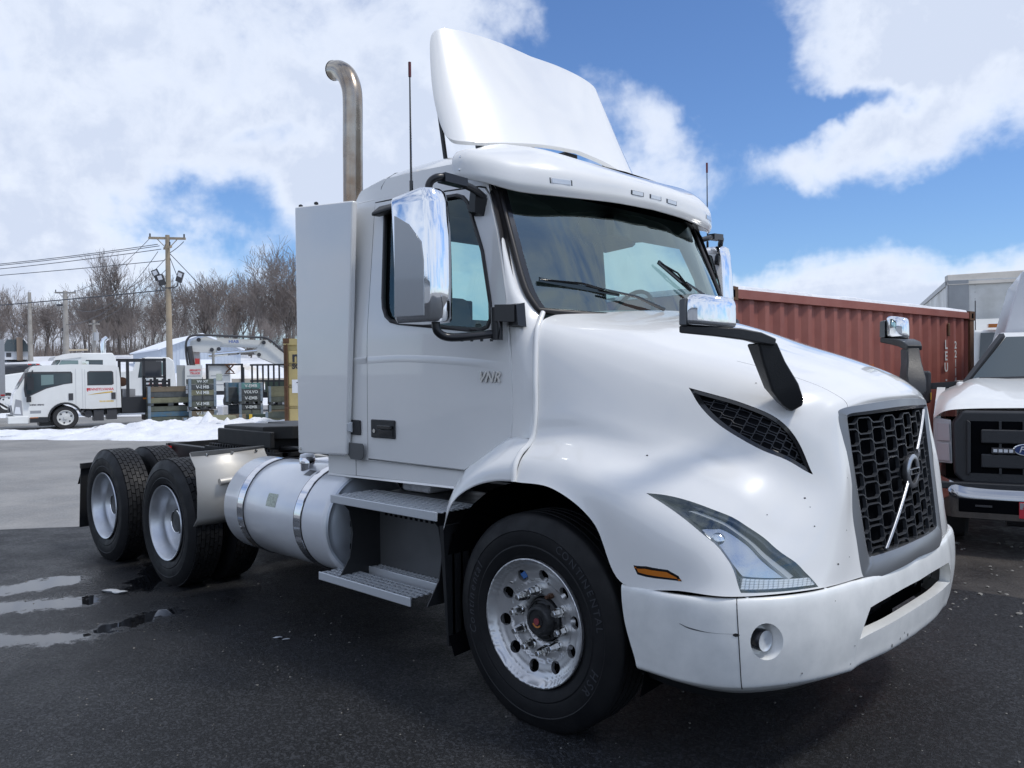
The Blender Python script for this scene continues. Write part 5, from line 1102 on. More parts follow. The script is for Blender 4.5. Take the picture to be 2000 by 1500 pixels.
for x in (-3.964, -5.284):
    for sg in (1, -1):
        for k in (0, 1):
            wh = empty('drive_wheel', (x, (-1.215 + k * .335) * sg, .50)); spin(wh)
            if sg < 0: wh.scale = (1, -1, 1)
            wh.rotation_euler = (0, rr.uniform(0, 1), 0)
            link('tyre', td_me, None, wh); o_ = link('tread', tr_me, None, wh); o_['kind'] = 'stuff'
            if k == 0:
                rm = MB().lathe([(.303, .006), (.300, -.002), (.294, .0), (.284, .012), (.279, .03), (.262, .05), (.258, .10), (.252, .125), (.235, .14), (.232, .20), (.20, .225), (.15, .228), (.11, .226)], n=64).build('rim', M_steelw, wh, 50)
                MB().lathe([(.110, .226), (.106, .14), (.098, .10), (.090, .096), (.085, .10), (.078, .098), (.03, .096), (.001, .096)], n=32).build('hub', M_hubd, rm, 40)
                MB().lathe([(.088, .094), (.091, .090), (.095, .094)], n=32).build('hub_ring', M_chrome, rm, 40)
                for q in range(10):
                    t = q * math.pi / 5; link('lug_nut', nut_me, None, rm, loc=(.1425 * math.cos(t), .226, .1425 * math.sin(t)))
            else:
                MB().lathe([(.303, .006), (.26, .05), (.25, .26)], n=32).build('rim', M_dark, wh, 50)
# ================================================================ THE YARD
# yard axes: s runs across the view to the right, t runs away from where the photographer stood
YA = math.atan2(.69373476, .72013759)
def W(s, t, z=0.0):
    return Vector((CAMP.x + s * math.cos(YA) - t * math.sin(YA), CAMP.y + s * math.sin(YA) + t * math.cos(YA), z))
def yard(name, label, cat, s, t, z=0, rot=0, group=None):
    o = empty(name, W(s, t, z), YA + rad(rot)); tag(o, label, cat, group); return o
def setm(m, fn):
    t = m.node_tree; b = t.nodes['Principled BSDF']; fn(t, b, t.nodes.new, t.links.new); return m
# ---- ground sheets
def asphalt(name, c0, c1, rough, wet=False, agg=95, bump=.6, blotch=.45):
    m = mat(name, c0, rough, spec=.30 if wet else .4)
    def fn(t, b, N, L):
        tcn = N('ShaderNodeTexCoord')
        def noise_(sc, det=6, r=.6, v=None):
            n = N('ShaderNodeTexNoise'); n.inputs['Scale'].default_value = sc; n.inputs['Detail'].default_value = det; n.inputs['Roughness'].default_value = r; L(v or tcn.outputs['Object'], n.inputs['Vector']); return n.outputs['Fac']
        def rng(x, a, b_, c=0., d=1.):
            n = N('ShaderNodeMapRange'); n.interpolation_type = 'SMOOTHSTEP'; L(x, n.inputs[0]); n.inputs[1].default_value = a; n.inputs[2].default_value = b_; n.inputs[3].default_value = c; n.inputs[4].default_value = d; return n.outputs[0]
        def M(op, a, b_=None, c=None):
            n = N('ShaderNodeMath'); n.operation = op
            for i, v in enumerate((a, b_, c)):
                if v is None: continue
                if isinstance(v, (int, float)): n.inputs[i].default_value = v
                else: L(v, n.inputs[i])
            return n.outputs[0]
        big = noise_(.35, 5); mid = noise_(2.2, 6); fine = noise_(agg, 4, .7)
        vor = N('ShaderNodeTexVoronoi'); vor.inputs['Scale'].default_value = agg * .9; L(tcn.outputs['Object'], vor.inputs['Vector'])
        sep0 = N('ShaderNodeSeparateColor'); L(vor.outputs['Color'], sep0.inputs[0])
        mx = N('ShaderNodeMix'); mx.data_type = 'RGBA'; mx.inputs[6].default_value = (*c0, 1); mx.inputs[7].default_value = (*c1, 1)
        k = M('MULTIPLY', rng(M('ADD', M('MULTIPLY', big, .6), M('MULTIPLY', mid, .4)), .38, .62), blotch); k = M('ADD', k, M('MULTIPLY', rng(sep0.outputs[0], .45, 1.0), 1 - blotch)); L(k, mx.inputs[0]); col = mx.outputs[2]
        rg = M('ADD', rough - .1, M('MULTIPLY', rng(mid, .35, .65), .2)); gr_ = N('ShaderNodeTexVoronoi'); gr_.inputs['Scale'].default_value = agg * 2.3; L(tcn.outputs['Object'], gr_.inputs['Vector']); sepc = N('ShaderNodeSeparateColor'); L(vor.outputs['Color'], sepc.inputs[0])
        hgt = M('ADD', M('MULTIPLY', noise_(agg * 2.2, 3, .8), .8), M('ADD', M('MULTIPLY', sepc.outputs[1], .35), M('MULTIPLY', gr_.outputs['Distance'], -.5))); rg = M('ADD', rg, M('MULTIPLY', M('SUBTRACT', sepc.outputs[2], .5), .22)); st = bump
        bn = N('ShaderNodeBump'); bn.inputs['Distance'].default_value = .0055 if wet else .008; L(hgt, bn.inputs['Height'])
        if wet:
            # standing water in the wheel ruts: long shallow pools with ragged edges, and damp ground round them
            POOL = [((-4.75, -2.35), (-4.72, -1.75), .17), ((-4.35, -2.5), (-3.95, -1.85), .13), ((-3.45, -2.62), (-3.08, -2.15), .12), ((-3.12, -2.0), (-3.22, -1.55), .10), ((-4.0, -1.35), (-4.9, -.75), .14)]
            n1 = noise_(1.6, 6, .65); n2 = noise_(9, 5, .6); dmin = None; dam = None
            for a, b2, w_ in POOL:
                av = Vector((a[0], a[1], 0)); bv = Vector((b2[0], b2[1], 0)); d = bv - av
                sb = N('ShaderNodeVectorMath'); sb.operation = 'SUBTRACT'; L(tcn.outputs['Object'], sb.inputs[0]); sb.inputs[1].default_value = av
                dt = N('ShaderNodeVectorMath'); dt.operation = 'DOT_PRODUCT'; L(sb.outputs[0], dt.inputs[0]); dt.inputs[1].default_value = d / d.length_squared
                cl = N('ShaderNodeClamp'); L(dt.outputs['Value'], cl.inputs[0]); sc = N('ShaderNodeVectorMath'); sc.operation = 'SCALE'; sc.inputs[0].default_value = d; L(cl.outputs[0], sc.inputs['Scale'])
                ds = N('ShaderNodeVectorMath'); ds.operation = 'DISTANCE'; L(sb.outputs[0], ds.inputs[0]); L(sc.outputs[0], ds.inputs[1]); q = M('SUBTRACT', ds.outputs['Value'], w_)
                dmin = q if dmin is None else M('MINIMUM', dmin, q)
            q = M('ADD', dmin, M('ADD', M('MULTIPLY', M('SUBTRACT', n1, .5), .34), M('MULTIPLY', M('SUBTRACT', n2, .5), .42)))
            pool = rng(q, -.03, .07, 1., 0.); damp = rng(q, .0, .9, 1., 0.)
            # water lying against the tyres and the general film of melt
            film = M('MULTIPLY', rng(noise_(1.1, 5), .45, .7), .5); damp = M('MAXIMUM', damp, film)
            dk = N('ShaderNodeMix'); dk.data_type = 'RGBA'; L(M('MULTIPLY', M('MAXIMUM', pool, damp), .75), dk.inputs[0]); L(col, dk.inputs[6]); dk.inputs[7].default_value = (.006, .0065, .008, 1); col = dk.outputs[2]
            rg = M('SUBTRACT', rg, M('MULTIPLY', damp, .16)); mr_ = N('ShaderNodeMix'); L(pool, mr_.inputs[0]); L(rg, mr_.inputs[2]); mr_.inputs[3].default_value = .02; rg = mr_.outputs[0]
            L(M('MULTIPLY', M('SUBTRACT', 1.0, pool), st), bn.inputs['Strength']); L(M('ADD', .28, M('MULTIPLY', pool, .6)), b.inputs['Specular IOR Level'])
        else: bn.inputs['Strength'].default_value = st
        L(col, b.inputs['Base Color']); L(rg, b.inputs['Roughness']); L(bn.outputs[0], b.inputs['Normal'])
    return setm(m, fn)
M_new = asphalt('damp_new_asphalt', (.0045, .005, .006), (.046, .049, .056), .52, wet=True, agg=105, bump=1.0, blotch=.22)
M_old = asphalt('worn_asphalt', (.17, .17, .168), (.30, .295, .285), .62, agg=60, bump=.3, blotch=.8)
M_dkyard = asphalt('dark_brown_yard', (.020, .018, .017), (.060, .054, .048), .6, agg=22, bump=1.0, blotch=.8)
def flat(name, P, z, m, res=None):
    g = MB().add([(x, y, z) for x, y in P], [tuple(range(len(P)))]).build(name, m); tag(g, kind='structure'); return g
flat('ground', [(-900, -700), (700, -700), (700, 900), (-900, 900)], -.012, mat('winter_ground', (.30, .30, .30), .9, var=(.3, .3)))
P = [W(-45, -12), W(40, -12), W(40, 40), W(-2, 40), W(-2, 34), W(-45, 34)]
flat('old_asphalt', [(p.x, p.y) for p in P], -.004, M_old)
flat('dark_brown_yard', [(-3.0, 2.0), (40, 2.4), (40, 40), (-3.0, 40)], .0, M_dkyard)  # yard beyond the far seam, coloured darker brown than the old asphalt
sm = [(-10.6, -5.4), (-9.0, -3.1), (-8.2, -2.05), (-7.74, -1.44), (-7.45, -1.06), (-7.21, -.72), (-6.6, .1), (-5.9, 1.1), (-4.75, 2.72), (-3, 2.70), (-1, 2.74), (.2, 2.70), (.681, 2.735), (1.171, 2.80), (2.0, 2.82), (4, 2.9), (9, 3.1), (26, 3.3), (26, -30), (-30, -30)]
rj = random.Random(9); edge_ = []
for i, a in enumerate(sm):
    b = sm[(i + 1) % len(sm)]; d = math.dist(a, b); n = max(1, min(40, int(d / .12))) if i < 17 else 1
    for k in range(n): j = .012 if i < 17 else 0; edge_.append((a[0] + (b[0] - a[0]) * k / n + rj.uniform(-j, j), a[1] + (b[1] - a[1]) * k / n + rj.uniform(-j, j)))
me = bpy.data.meshes.new('new_asphalt'); vo, eo, fo2, *_ = delaunay_2d_cdt([Vector(p) for p in edge_], [(i, (i + 1) % len(edge_)) for i in range(len(edge_))], [], 1, 1e-6)
me.from_pydata([(p.x, p.y, .004) for p in vo], [], [tuple(f) for f in fo2]); na = link('new_asphalt', me, M_new); tag(na, kind='structure')
bm = bmesh.new(); bm.from_mesh(me)
for f in bm.faces:
    if f.normal.z < 0: f.normal_flip()
bm.to_mesh(me); bm.free()
# loose stones, bits of ice on the asphalt
st_me = []
for k in range(3):
    bm = bmesh.new(); bmesh.ops.create_icosphere(bm, subdivisions=1, radius=1)
    for v in bm.verts: v.co *= 1 + rj.uniform(-.25, .25); v.co.z *= .55
    m_ = bpy.data.meshes.new('pebble'); bm.to_mesh(m_); bm.free(); st_me.append(m_)
M_ice = mat('dirty_ice', (.42, .44, .46), .35); M_stone = mat('pale_stone', (.22, .21, .19), .8)
gv, gf_ = [], []
def scatter(n, s0, s1, t0, t1, r0, r1, name, m_, zz=.004):
    w = MB()
    for i in range(n):
        src = st_me[i % 3]; r = rj.uniform(r0, r1) * (1 if rj.random() < .8 else 1.6); p = W(rj.uniform(s0, s1), rj.uniform(t0, t1), zz + r * .3); a = rj.uniform(0, 6.28); ca, sa_ = math.cos(a) * r, math.sin(a) * r; e_ = rj.uniform(.6, 1.5)
        w.add([(p.x + v.co.x * ca * e_ - v.co.y * sa_, p.y + v.co.x * sa_ * e_ + v.co.y * ca, p.z + v.co.z * r) for v in src.vertices], [tuple(f.vertices) for f in src.polygons])
    o = w.build(name, m_, None, 60); tag(o, kind='stuff'); return o
scatter(500, -3.4, 2.9, 2.5, 5.5, .0015, .0045, 'gravel', M_stone)
scatter(260, -5, 6, 5.0, 9, .002, .006, 'gravel', M_stone)
scatter(190, 3.0, 5.6, 5.2, 8.0, .004, .014, 'gravel', M_stone, .002)
for i, (x, y, r) in enumerate([(-4.07, -1.60, .055), (-3.98, -1.57, .05), (-2.08, -1.30, .022), (-2.01, -1.29, .018)]):
    o = link('ice_chunk', st_me[i % 3].copy(), M_ice, None, 60); o.location = (x, y, .012); o.scale = (r * 1.5, r * .6, r * .5); o.rotation_euler = (0, 0, .6 + i * .2)
    tag(o, ['thin pale ice sliver lying in the puddle behind the rear wheels', 'short pale ice sliver beside the longer one by the rear wheels', 'small grey ice lump on the asphalt below the truck steps', 'tiny grey ice lump next to another one below the truck steps'][i], 'ice')
# ---- snow
def snow_patch(name, pts_fn, nu, nv, label=None, kind='structure'):
    vs = []; fs = []
    for i in range(nu + 1):
        for j in range(nv + 1):
            s, t, z = pts_fn(i / nu, j / nv); p = W(s, t, z); vs.append(tuple(p))
    for i in range(nu):
        for j in range(nv): fs.append((i * (nv + 1) + j, (i + 1) * (nv + 1) + j, (i + 1) * (nv + 1) + j + 1, i * (nv + 1) + j + 1))
    o = MB().add(vs, fs).build(name, M_snow, None, 180, fix=False); tag(o, kind=kind); return o
def fb(x, y, sc, seed=0): return noise.fractal(Vector((x * sc, y * sc, seed)), .9, 2.1, 4)
def bank(s0, s1, tn, tf, hmax, prof, seed, lump=1.0):
    def fn(a, b):
        s = s0 + (s1 - s0) * a; t = tn(s) + (tf(s) - tn(s)) * b; e_ = math.sin(math.pi * min(max(b, 0), 1)) ** .7 * min(1, a * 12, (1 - a) * 12)
        n = fb(s, t, .8, seed) * .35 + fb(s, t, 2.4, seed + 5) * .22 * lump + abs(fb(s, t, 5.0, seed + 9)) * .12 * lump
        z = prof(s, b) * hmax * e_ * (1 + n * 1.2) + (n * .18 * hmax) * e_; return s, t + fb(s, t, 1.2, seed + 3) * .25, max(z, 0) - .01 * (1 - e_)
    return fn
# ploughed bank in front of the crew cab truck and the crates
snow_patch('snow_bank', bank(-17.5, -4.0, lambda s: 22.0 - .24 * (s + 13) if s > -13 else 22.0, lambda s: 26.9 if s > -12.0 else 25.2 - .05 * (s + 12), .27, lambda s, b: (.40 if s < -13.0 else .40 + .6 * min(1, (s + 13.0) / 2.2)) * (.9 + .3 * b), 3, 1.2), 210, 60)
snow_patch('snow_bank', bank(-7.0, -4.5, lambda s: 20.0, lambda s: 24.0, .25, lambda s, b: 1.0, 21, 1.0), 60, 50)
def field(a, b):
    s = -150 + 150 * a; t = 34 + 150 * b ** 1.4; z = .0 + 4.4 * max(0, min(1, (t - 45) / 62)) ** 1.1 + .12 * fb(s, t, .05, 2) * (t / 60)
    return s, t, z - .004 if t < 36 else z
snow_patch('snow_field', field, 70, 60)
def hill(a, b):
    s = -320 + 520 * a; t = 150 + 120 * b; return s, t, 4.2 + 5 * b + .5 * fb(s, t, .02, 4)
snow_patch('snow_hill', hill, 40, 16)
def mound(s0, s1, t0, t1, h, seed, dirty=0):
    def fn(a, b):
        s = s0 + (s1 - s0) * a; t = t0 + (t1 - t0) * b; e_ = (math.sin(math.pi * a) * math.sin(math.pi * b)) ** .55; n = fb(s, t, .45, seed) * .4 + fb(s, t, 1.3, seed) * .3
        return s, t, max(0, h * e_ * (1 + .35 * n)) + .0
    return fn
M_dsnow = mat('dirty_snow', (.66, .62, .56), .7, var=(.9, .3, (.80, .82, .86)), bump=(5, .6, .1))
o = snow_patch('snow_mound', mound(-24.6, -17.0, 56, 63, 2.5, 8), 70, 50, kind=None); o.data.materials[0] = M_dsnow; tag(o, 'big dirty heap of ploughed snow in front of the white gabled shed', 'snow heap')
o = snow_patch('snow_mound', mound(-18.5, -8.0, 55, 66, 2.0, 12), 60, 40, kind=None); tag(o, 'low white snow heap behind the black stake racks', 'snow heap')
for (s, t, r, h) in ((-9.05, 24.2, .34, .50), (-8.55, 24.4, .24, .30)):
    w = MB(); n = 14
    vs = []
    for i in range(6):
        for k in range(n): a = 6.283 * k / n; q = (1 - i / 5.2) * r * (1 + .25 * noise.noise(Vector((math.cos(a) * 2, math.sin(a) * 2, i + s)))); vs.append((q * math.cos(a), q * math.sin(a), h * (i / 5) ** .9))
    w.add(vs, [(i * n + k, i * n + (k + 1) % n, (i + 1) * n + (k + 1) % n, (i + 1) * n + k) for i in range(5) for k in range(n)] + [tuple(5 * n + k for k in range(n))])
    o = w.build('snow_block', M_snow, None, 35); o.location = W(s, t, .12); tag(o, 'pointed white snow block leaning on the fallen board' if r > .3 else 'smaller snow block beside the pointed one near the fallen board', 'snow')

# ---- bare trees
M_bark = mat('grey_bark', (.13, .115, .105), .9, var=(2, .3)); M_twig = mat('twigs', (.21, .18, .165), .9)
def tree_meshes(seed, H, spread, lean=0.0, dens=1.0, fork=.28):
    r = random.Random(seed); tk, cr = MB(), MB()
    def seg(mb, p, q, r0, r1, n):
        d = (q - p).normalized(); a = d.orthogonal().normalized(); b = d.cross(a); base = len(mb.v)
        for c, rr_ in ((p, r0), (q, r1)):
            for k in range(n): t = 6.2832 * k / n; mb.v.append(tuple(c + (a * math.cos(t) + b * math.sin(t)) * rr_))
        for k in range(n): mb.f.append((base + k, base + (k + 1) % n, base + n + (k + 1) % n, base + n + k))
    def grow(p, d, ln, rad_, lev):
        steps = 4 if lev < 2 else 3; q = p
        for i in range(steps):
            d = (d + Vector((r.uniform(-1, 1), r.uniform(-1, 1), r.uniform(-.3, .7))) * (.10 if lev == 0 else .20)).normalized()
            e_ = q + d * ln / steps; rad_ = max(rad_, .017); r1 = max(rad_ * (1 - (i + 1) / steps * .42), .012); seg(tk if lev < 2 else cr, q, e_, rad_ * (1 - i / steps * .42), r1, 6 if lev == 0 else 4 if lev < 2 else 3); q = e_
            if lev > 0 and lev < 5 and r.random() < .78 * dens and i < steps - 1:
                a = d.orthogonal().normalized(); a.rotate(Matrix.Rotation(r.uniform(0, 6.28), 3, d)); grow(q, (d * .75 + a * spread).normalized(), ln * r.uniform(.45, .65), r1 * .55, lev + 1)
        if lev < 5:
            for k in range((4 if lev == 0 else 3 if lev in (1, 2) else 2)):
                a = d.orthogonal().normalized(); a.rotate(Matrix.Rotation(r.uniform(0, 6.28), 3, d)); grow(q, (d + a * spread * r.uniform(.5, 1.1) + Vector((0, 0, .18))).normalized(), ln * r.uniform(.6, .82), r1 * .68, lev + 1)
    grow(Vector((0, 0, -.3)), Vector((lean, 0, 1)).normalized(), H * fork, H * .014, 0)
    for mb, m_ in ((tk, M_bark), (cr, M_twig)):
        yield mb
def make_tree(seed, H, spread, lean=0., dens=1., fork=.28):
    a, b = list(tree_meshes(seed, H, spread, lean, dens, fork)); A, B = a.mesh('trunk', False), b.mesh('crown', False); A.materials.append(M_bark); B.materials.append(M_twig)
    hz = max(v[2] for v in b.v); return A, B, hz
protos = [make_tree(11, 12, .62), make_tree(12, 12, .50), make_tree(15, 13, .75, .08), make_tree(19, 12, .55, -.05), make_tree(23, 12, .45, 0, 1.0, .34), make_tree(31, 12, .68, .02, .9)]
rt = random.Random(5)
def put_tree(pi, s, t, z, h, label, group=None, rz=None):
    A, B, hz = protos[pi]; sc = h / hz; o = yard('bare_tree', label, 'tree', s, t, z, rt.uniform(0, 360) if rz is None else rz, group); o.scale = (sc, sc, sc)
    link('trunk', A, None, o); link('crown', B, None, o); return o
WOODL = 'bare grey brown tree in the winter wood behind the yard'
WOODG = 'bare trees of the wood behind the yard'
put_tree(4, -53.6, 108, 4, 14.6, 'tallest bare tree of the wood, left of the near utility pole', rz=40)
put_tree(4, -52.6, 110, 4, 13.2, 'bare tree crowding the tallest one just on its right', rz=160)
put_tree(2, -33.5, 104, 4, 15.2, 'tall bare tree with leaning forked limbs right of the white shed', rz=20)
put_tree(3, -29.0, 108, 4, 14.8, 'tall bare tree at the right end of the wood beside the white truck box')
xs = -84
while xs < -16:
    h = 9.8 + rt.uniform(-1.2, 1.4) + (1.8 if xs > -47 else 0) + (-1.0 if -72 < xs < -66 else 0)
    if not (-64.5 < xs < -61.5 or -70 > xs > -71.5): put_tree(rt.randrange(6), xs, 112 + rt.uniform(-7, 9), 4, h, WOODL, WOODG)
    xs += rt.uniform(.85, 1.6)
xs = -100
while xs < -10:
    put_tree(rt.randrange(6), xs, 138 + rt.uniform(-8, 12), 4.2, 9.5 + rt.uniform(-1.5, 2.5), WOODL, WOODG); xs += rt.uniform(1.0, 1.9)
xs = -75
while xs < -18:
    if not (-68.5 < xs < -60): put_tree(rt.choice((0, 5, 2)), xs, 98 + rt.uniform(-4, 4), 3.8, 4.8 + rt.uniform(-1, 1.6), 'low bare scrub tree along the front edge of the wood', 'scrub trees along the edge of the wood')
    xs += rt.uniform(1.7, 3.0)
# brambles and saplings between the trunks, too fine to count
w = MB(); rb2 = random.Random(77)
for i in range(12000):
    s_, t_ = rb2.uniform(-98, -12), rb2.uniform(112, 132); h_ = rb2.uniform(1.2, 5.2) * (.55 + .45 * noise.noise(Vector((s_ * .12, 0, 1))) + .35)
    if h_ < .5: continue
    p = W(s_, t_, 3.9); dx, dy = rb2.uniform(-.5, .5) * h_ * .5, rb2.uniform(-.5, .5) * h_ * .5; a_ = rb2.uniform(0, 3.14); wx, wy = math.cos(a_) * .035, math.sin(a_) * .035
    w.add([(p.x - wx, p.y - wy, p.z), (p.x + wx, p.y + wy, p.z), (p.x + dx, p.y + dy, p.z + h_)], [(0, 1, 2)])
tag(w.build('undergrowth', M_twig, None, fix=False), kind='stuff')
# ---- utility poles with cross arms, floodlights and wires
M_pole = mat('weathered_pole', (.36, .29, .20), .85, var=(1.2, .3, (.26, .22, .17)), bump=(14, .5)); M_pole2 = mat('grey_pole', (.33, .31, .28), .9, var=(1.5, .3)); M_ins = mat('insulator', (.05, .05, .055), .4); M_wire = mat('wire', (.05, .055, .065), .6); M_lampw = mat('flood_glass', (.75, .77, .8), .3)
def pole(name, label, s, t, z0, z1, r, m_, arms):
    o = yard(name, label, 'utility pole', s, t, 0); MB().tube([(0, 0, z0 - .4), (-.0, 0, z1)], [r * 1.25, r * .8], 10).build('shaft', m_, o, 60)
    for (z, a, b, dy) in arms:
        x = MB().bar((a, dy, z - a * .02), (b, -dy, z - b * .045), .12, .14).build('cross_arm', m_, o)
        w = MB()
        for q in (a + .08, b - .08): w.tube([(q, dy * (1 if q < 0 else -1), z + .04 - q * .03), (q, dy * (1 if q < 0 else -1), z + .26 - q * .03)], .05, 6)
        w.build('insulator', M_ins, x, 60)
        if b > .8: MB().bar((a * .55, 0, z - .05), (0, 0, z - .7), .04).bar((b * .55, 0, z - .08), (0, 0, z - .7), .04).build('arm_brace', m_, x)
    return o
p1_ = pole('utility_pole', 'nearest tall wooden utility pole carrying twin floodlights', -21.0, 50, 1.0, 10.3, .165, M_pole, [(10.12, -1.15, 1.1, .0), (9.55, -.42, .42, .5)])
w = MB().tube([(-.52, -.12, 7.6), (-.48, -.12, 7.25), (-.3, -.12, 7.06), (.4, -.12, 7.06), (.62, -.12, 7.2), (.66, -.12, 7.5)], .045, 6)
fa_ = w.build('floodlight_bracket', M_ins, p1_, 60)
for (x, z, a) in ((-.62, 7.85, .35), (-.35, 7.55, .2), (.80, 7.72, -.45)):
    w = MB(); Mx = Matrix.Translation((x, -.2, z)) @ Matrix.Rotation(-a, 4, 'Y') @ Matrix.Rotation(.35, 4, 'X'); w.box(-.19, .19, -.06, .06, -.34, .34, Mx); f_ = w.build('floodlight', M_ins, p1_)
    w = MB(); w.box(-.13, .13, -.075, -.061, .02, .28, Mx); w.build('flood_panel', M_lampw, f_)
p2_ = pole('utility_pole', 'grey utility pole with one cross arm left of the crew cab truck roof', -41.0, 75, 3.0, 9.6, .23, M_pole2, [(9.45, -1.0, 1.05, .1)])
MB().box(-.30, -.18, -.2, .1, 5.9, 6.2).box(-.8, -.2, -.05, .05, 8.2, 8.4).build('pole_bracket', M_ins, p2_)
p3_ = pole('utility_pole', 'thin pale utility pole farthest left above the dark tank trailer', -56.1, 95, 4.0, 11.6, .22, M_pole2, [(10.0, -1.1, 1.1, .0)])
p4_ = pole('utility_pole', 'short utility pole with a grey transformer can behind the sleeper cab', -38.4, 75, 3.5, 6.9, .15, M_pole2, [(6.55, -.45, .5, .0)])
MB().tube([(.32, -.25, 5.0), (.32, -.25, 5.75)], .22, 12).build('transformer', mat('transformer_grey', (.38, .39, .40), .5), p4_, 50)
def wire(label, a, b, sag, r=.022):
    P = [a.lerp(b, k / 24) - Vector((0, 0, sag * 4 * (k / 24) * (1 - k / 24))) for k in range(25)]; o = MB().tube(P, r, 4, cap=False).build('power_line', M_wire, None, 180); tag(o, label, 'power line')
wire('upper of the three power lines running left from the near pole', W(-21.6, 50.0, 9.75), W(-75, 66, 10.8), 1.2); wire('middle of the three power lines running left from the near pole', W(-21.5, 50, 9.65), W(-75, 66, 10.45), 1.1); wire('lowest of the three power lines running left from the near pole', W(-21.4, 50, 9.45), W(-75, 66, 10.15), 1.1)
wire('single power line running left from the near pole above its floodlights', W(-21.2, 50, 8.75), W(-75, 62, 8.2), .5); wire('thick cable crossing the treetops left of the near pole', W(-21.2, 50, 6.95), W(-75, 60, 5.9), .6, .035)
wire('power line sloping from the left tip of the near pole arm down towards the wood', W(-22.1, 50, 10.1), W(-41.8, 75, 9.45), 1.0); wire('power line sloping down from the second arm of the near pole', W(-21.6, 50, 9.3), W(-40.2, 75, 8.0), 1.5); wire('power line below it sloping down to the wood left of the near pole', W(-21.1, 50, 8.9), W(-41, 75, 6.5), 1.0); wire('lowest sloping power line left of the near pole', W(-21.0, 50, 8.3), W(-38.6, 75, 6.5), .4)
wire('guy wire slanting down to the right of the near pole', W(-20.9, 50, 9.2), W(-17.5, 50, 5.6), .02); wire('short guy wire hanging close to the right of the near pole', W(-20.9, 50, 9.0), W(-20.1, 50, 6.9), .02); wire('power line from the right tip of the near pole arm back to the shaft', W(-20.0, 50, 9.9), W(-20.9, 50, 9.2), .05)
# ---- white gabled shed
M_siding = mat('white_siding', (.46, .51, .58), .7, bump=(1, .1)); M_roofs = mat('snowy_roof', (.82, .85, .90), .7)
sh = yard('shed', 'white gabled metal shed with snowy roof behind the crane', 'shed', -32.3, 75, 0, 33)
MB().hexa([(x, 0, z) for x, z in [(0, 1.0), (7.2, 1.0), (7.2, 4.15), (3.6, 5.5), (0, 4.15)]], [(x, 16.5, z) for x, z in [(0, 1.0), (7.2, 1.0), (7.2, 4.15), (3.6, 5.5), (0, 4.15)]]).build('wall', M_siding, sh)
rf_ = MB()
for a_, b_ in ((-.3, 3.6), (7.5, 3.6)): rf_.hexa([(a_, -.4, 4.06), (b_, -.4, 5.53), (b_, -.4, 5.68), (a_, -.4, 4.20)], [(a_, 16.8, 4.06), (b_, 16.8, 5.53), (b_, 16.8, 5.68), (a_, 16.8, 4.20)])
rf_.build('roof', M_roofs, sh)
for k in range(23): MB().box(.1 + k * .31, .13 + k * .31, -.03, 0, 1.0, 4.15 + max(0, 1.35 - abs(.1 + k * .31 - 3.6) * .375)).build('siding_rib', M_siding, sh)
MB().box(1.6, 4.6, -.05, -.03, 1.0, 3.2).build('shed_door', M_roofs, sh)
# ---- far house
ho = yard('house', 'small far house with dark roof and brown chimney by the left edge', 'house', -59.3, 95, 3.4, 33)
MB().box(0, 2.6, 0, 6, .4, 1.4).build('wall', mat('house_white', (.6, .62, .64), .8), ho); MB().hexa([(-.2, -.3, 1.35), (2.9, -.3, 1.35), (2.1, -.3, 2.75), (.4, -.3, 2.75)], [(-.2, 6, 1.35), (2.9, 6, 1.35), (2.1, 6, 2.75), (.4, 6, 2.75)]).build('roof', mat('dark_slate', (.06, .08, .09), .8), ho)
MB().box(1.35, 1.95, -.6, -.31, .3, 3.0).build('chimney', mat('chimney_brown', (.22, .17, .13), .9), ho); MB().box(.3, .8, -.02, 0, .7, 1.2).build('window', M_ins, ho)
# ---- crew cab work truck
M_tw = mat('fleet_white', (.80, .81, .79), .35, coat=.7, var=(3, .05)); M_tb = mat('rack_black', (.02, .022, .026), .5); M_tyre2 = mat('yard_tyre', (.035, .035, .037), .8); M_wheelw = mat('white_wheel', (.66, .67, .66), .45); M_greyf = mat('grey_grille', (.30, .31, .33), .4)
def wheel2(parent, x, y, z, r, wd, sg=-1, mrim=None, name='wheel', nh=6):
    o = MB().lathe([(r * .60, .0), (r * .64, .0), (r * .93, .0), (r, .04), (r, wd - .04), (r * .93, wd), (r * .6, wd)], c=(x, y, z), n=32).build(name, M_tyre2, parent, 40)
    q = MB().lathe([(r * .64, -.004), (r * .60, -.006), (r * .56, .02), (r * .50, .035), (r * .34, .02), (r * .16, .015), (r * .15, -.01), (.001, -.012)], c=(x, y, z), n=28).build('rim', mrim or M_wheelw, o, 50)
    w = MB()
    for k in range(nh): a = 6.283 * k / nh + .3; w.lathe([(.001, 0), (r * .075, 0)], c=(x + r * .44 * math.cos(a), y + .019, z + r * .44 * math.sin(a)), n=8)
    w.build('rim_hole', M_ins, q); return o
CT = yard('crew_cab_truck', 'white crew cab flatbed truck facing left behind the snow bank, red lettering on its door', 'truck', -15.9, 25.6, 0, 33.5)
body = [(.17, .47), (.13, .75), (.20, 1.20), (.31, 1.33), (.66, 1.99), (.74, 2.05), (1.8, 2.10), (3.10, 2.07), (3.22, 1.98), (3.26, 1.6), (3.28, .64), (2.42, .62), (2.14, .70)]
arch = [(1.62 + .47 * math.cos(rad(a)), .36 + .44 * math.sin(rad(a))) for a in range(40, 176, 15)]
bp = body[:-1] + arch + [(1.15, .40), (.45, .42)]
cb = MB().hexa([(x, 0, z) for x, z in bp], [(x, 1.95, z) for x, z in bp]).build('cab', M_tw, CT, None, .03)
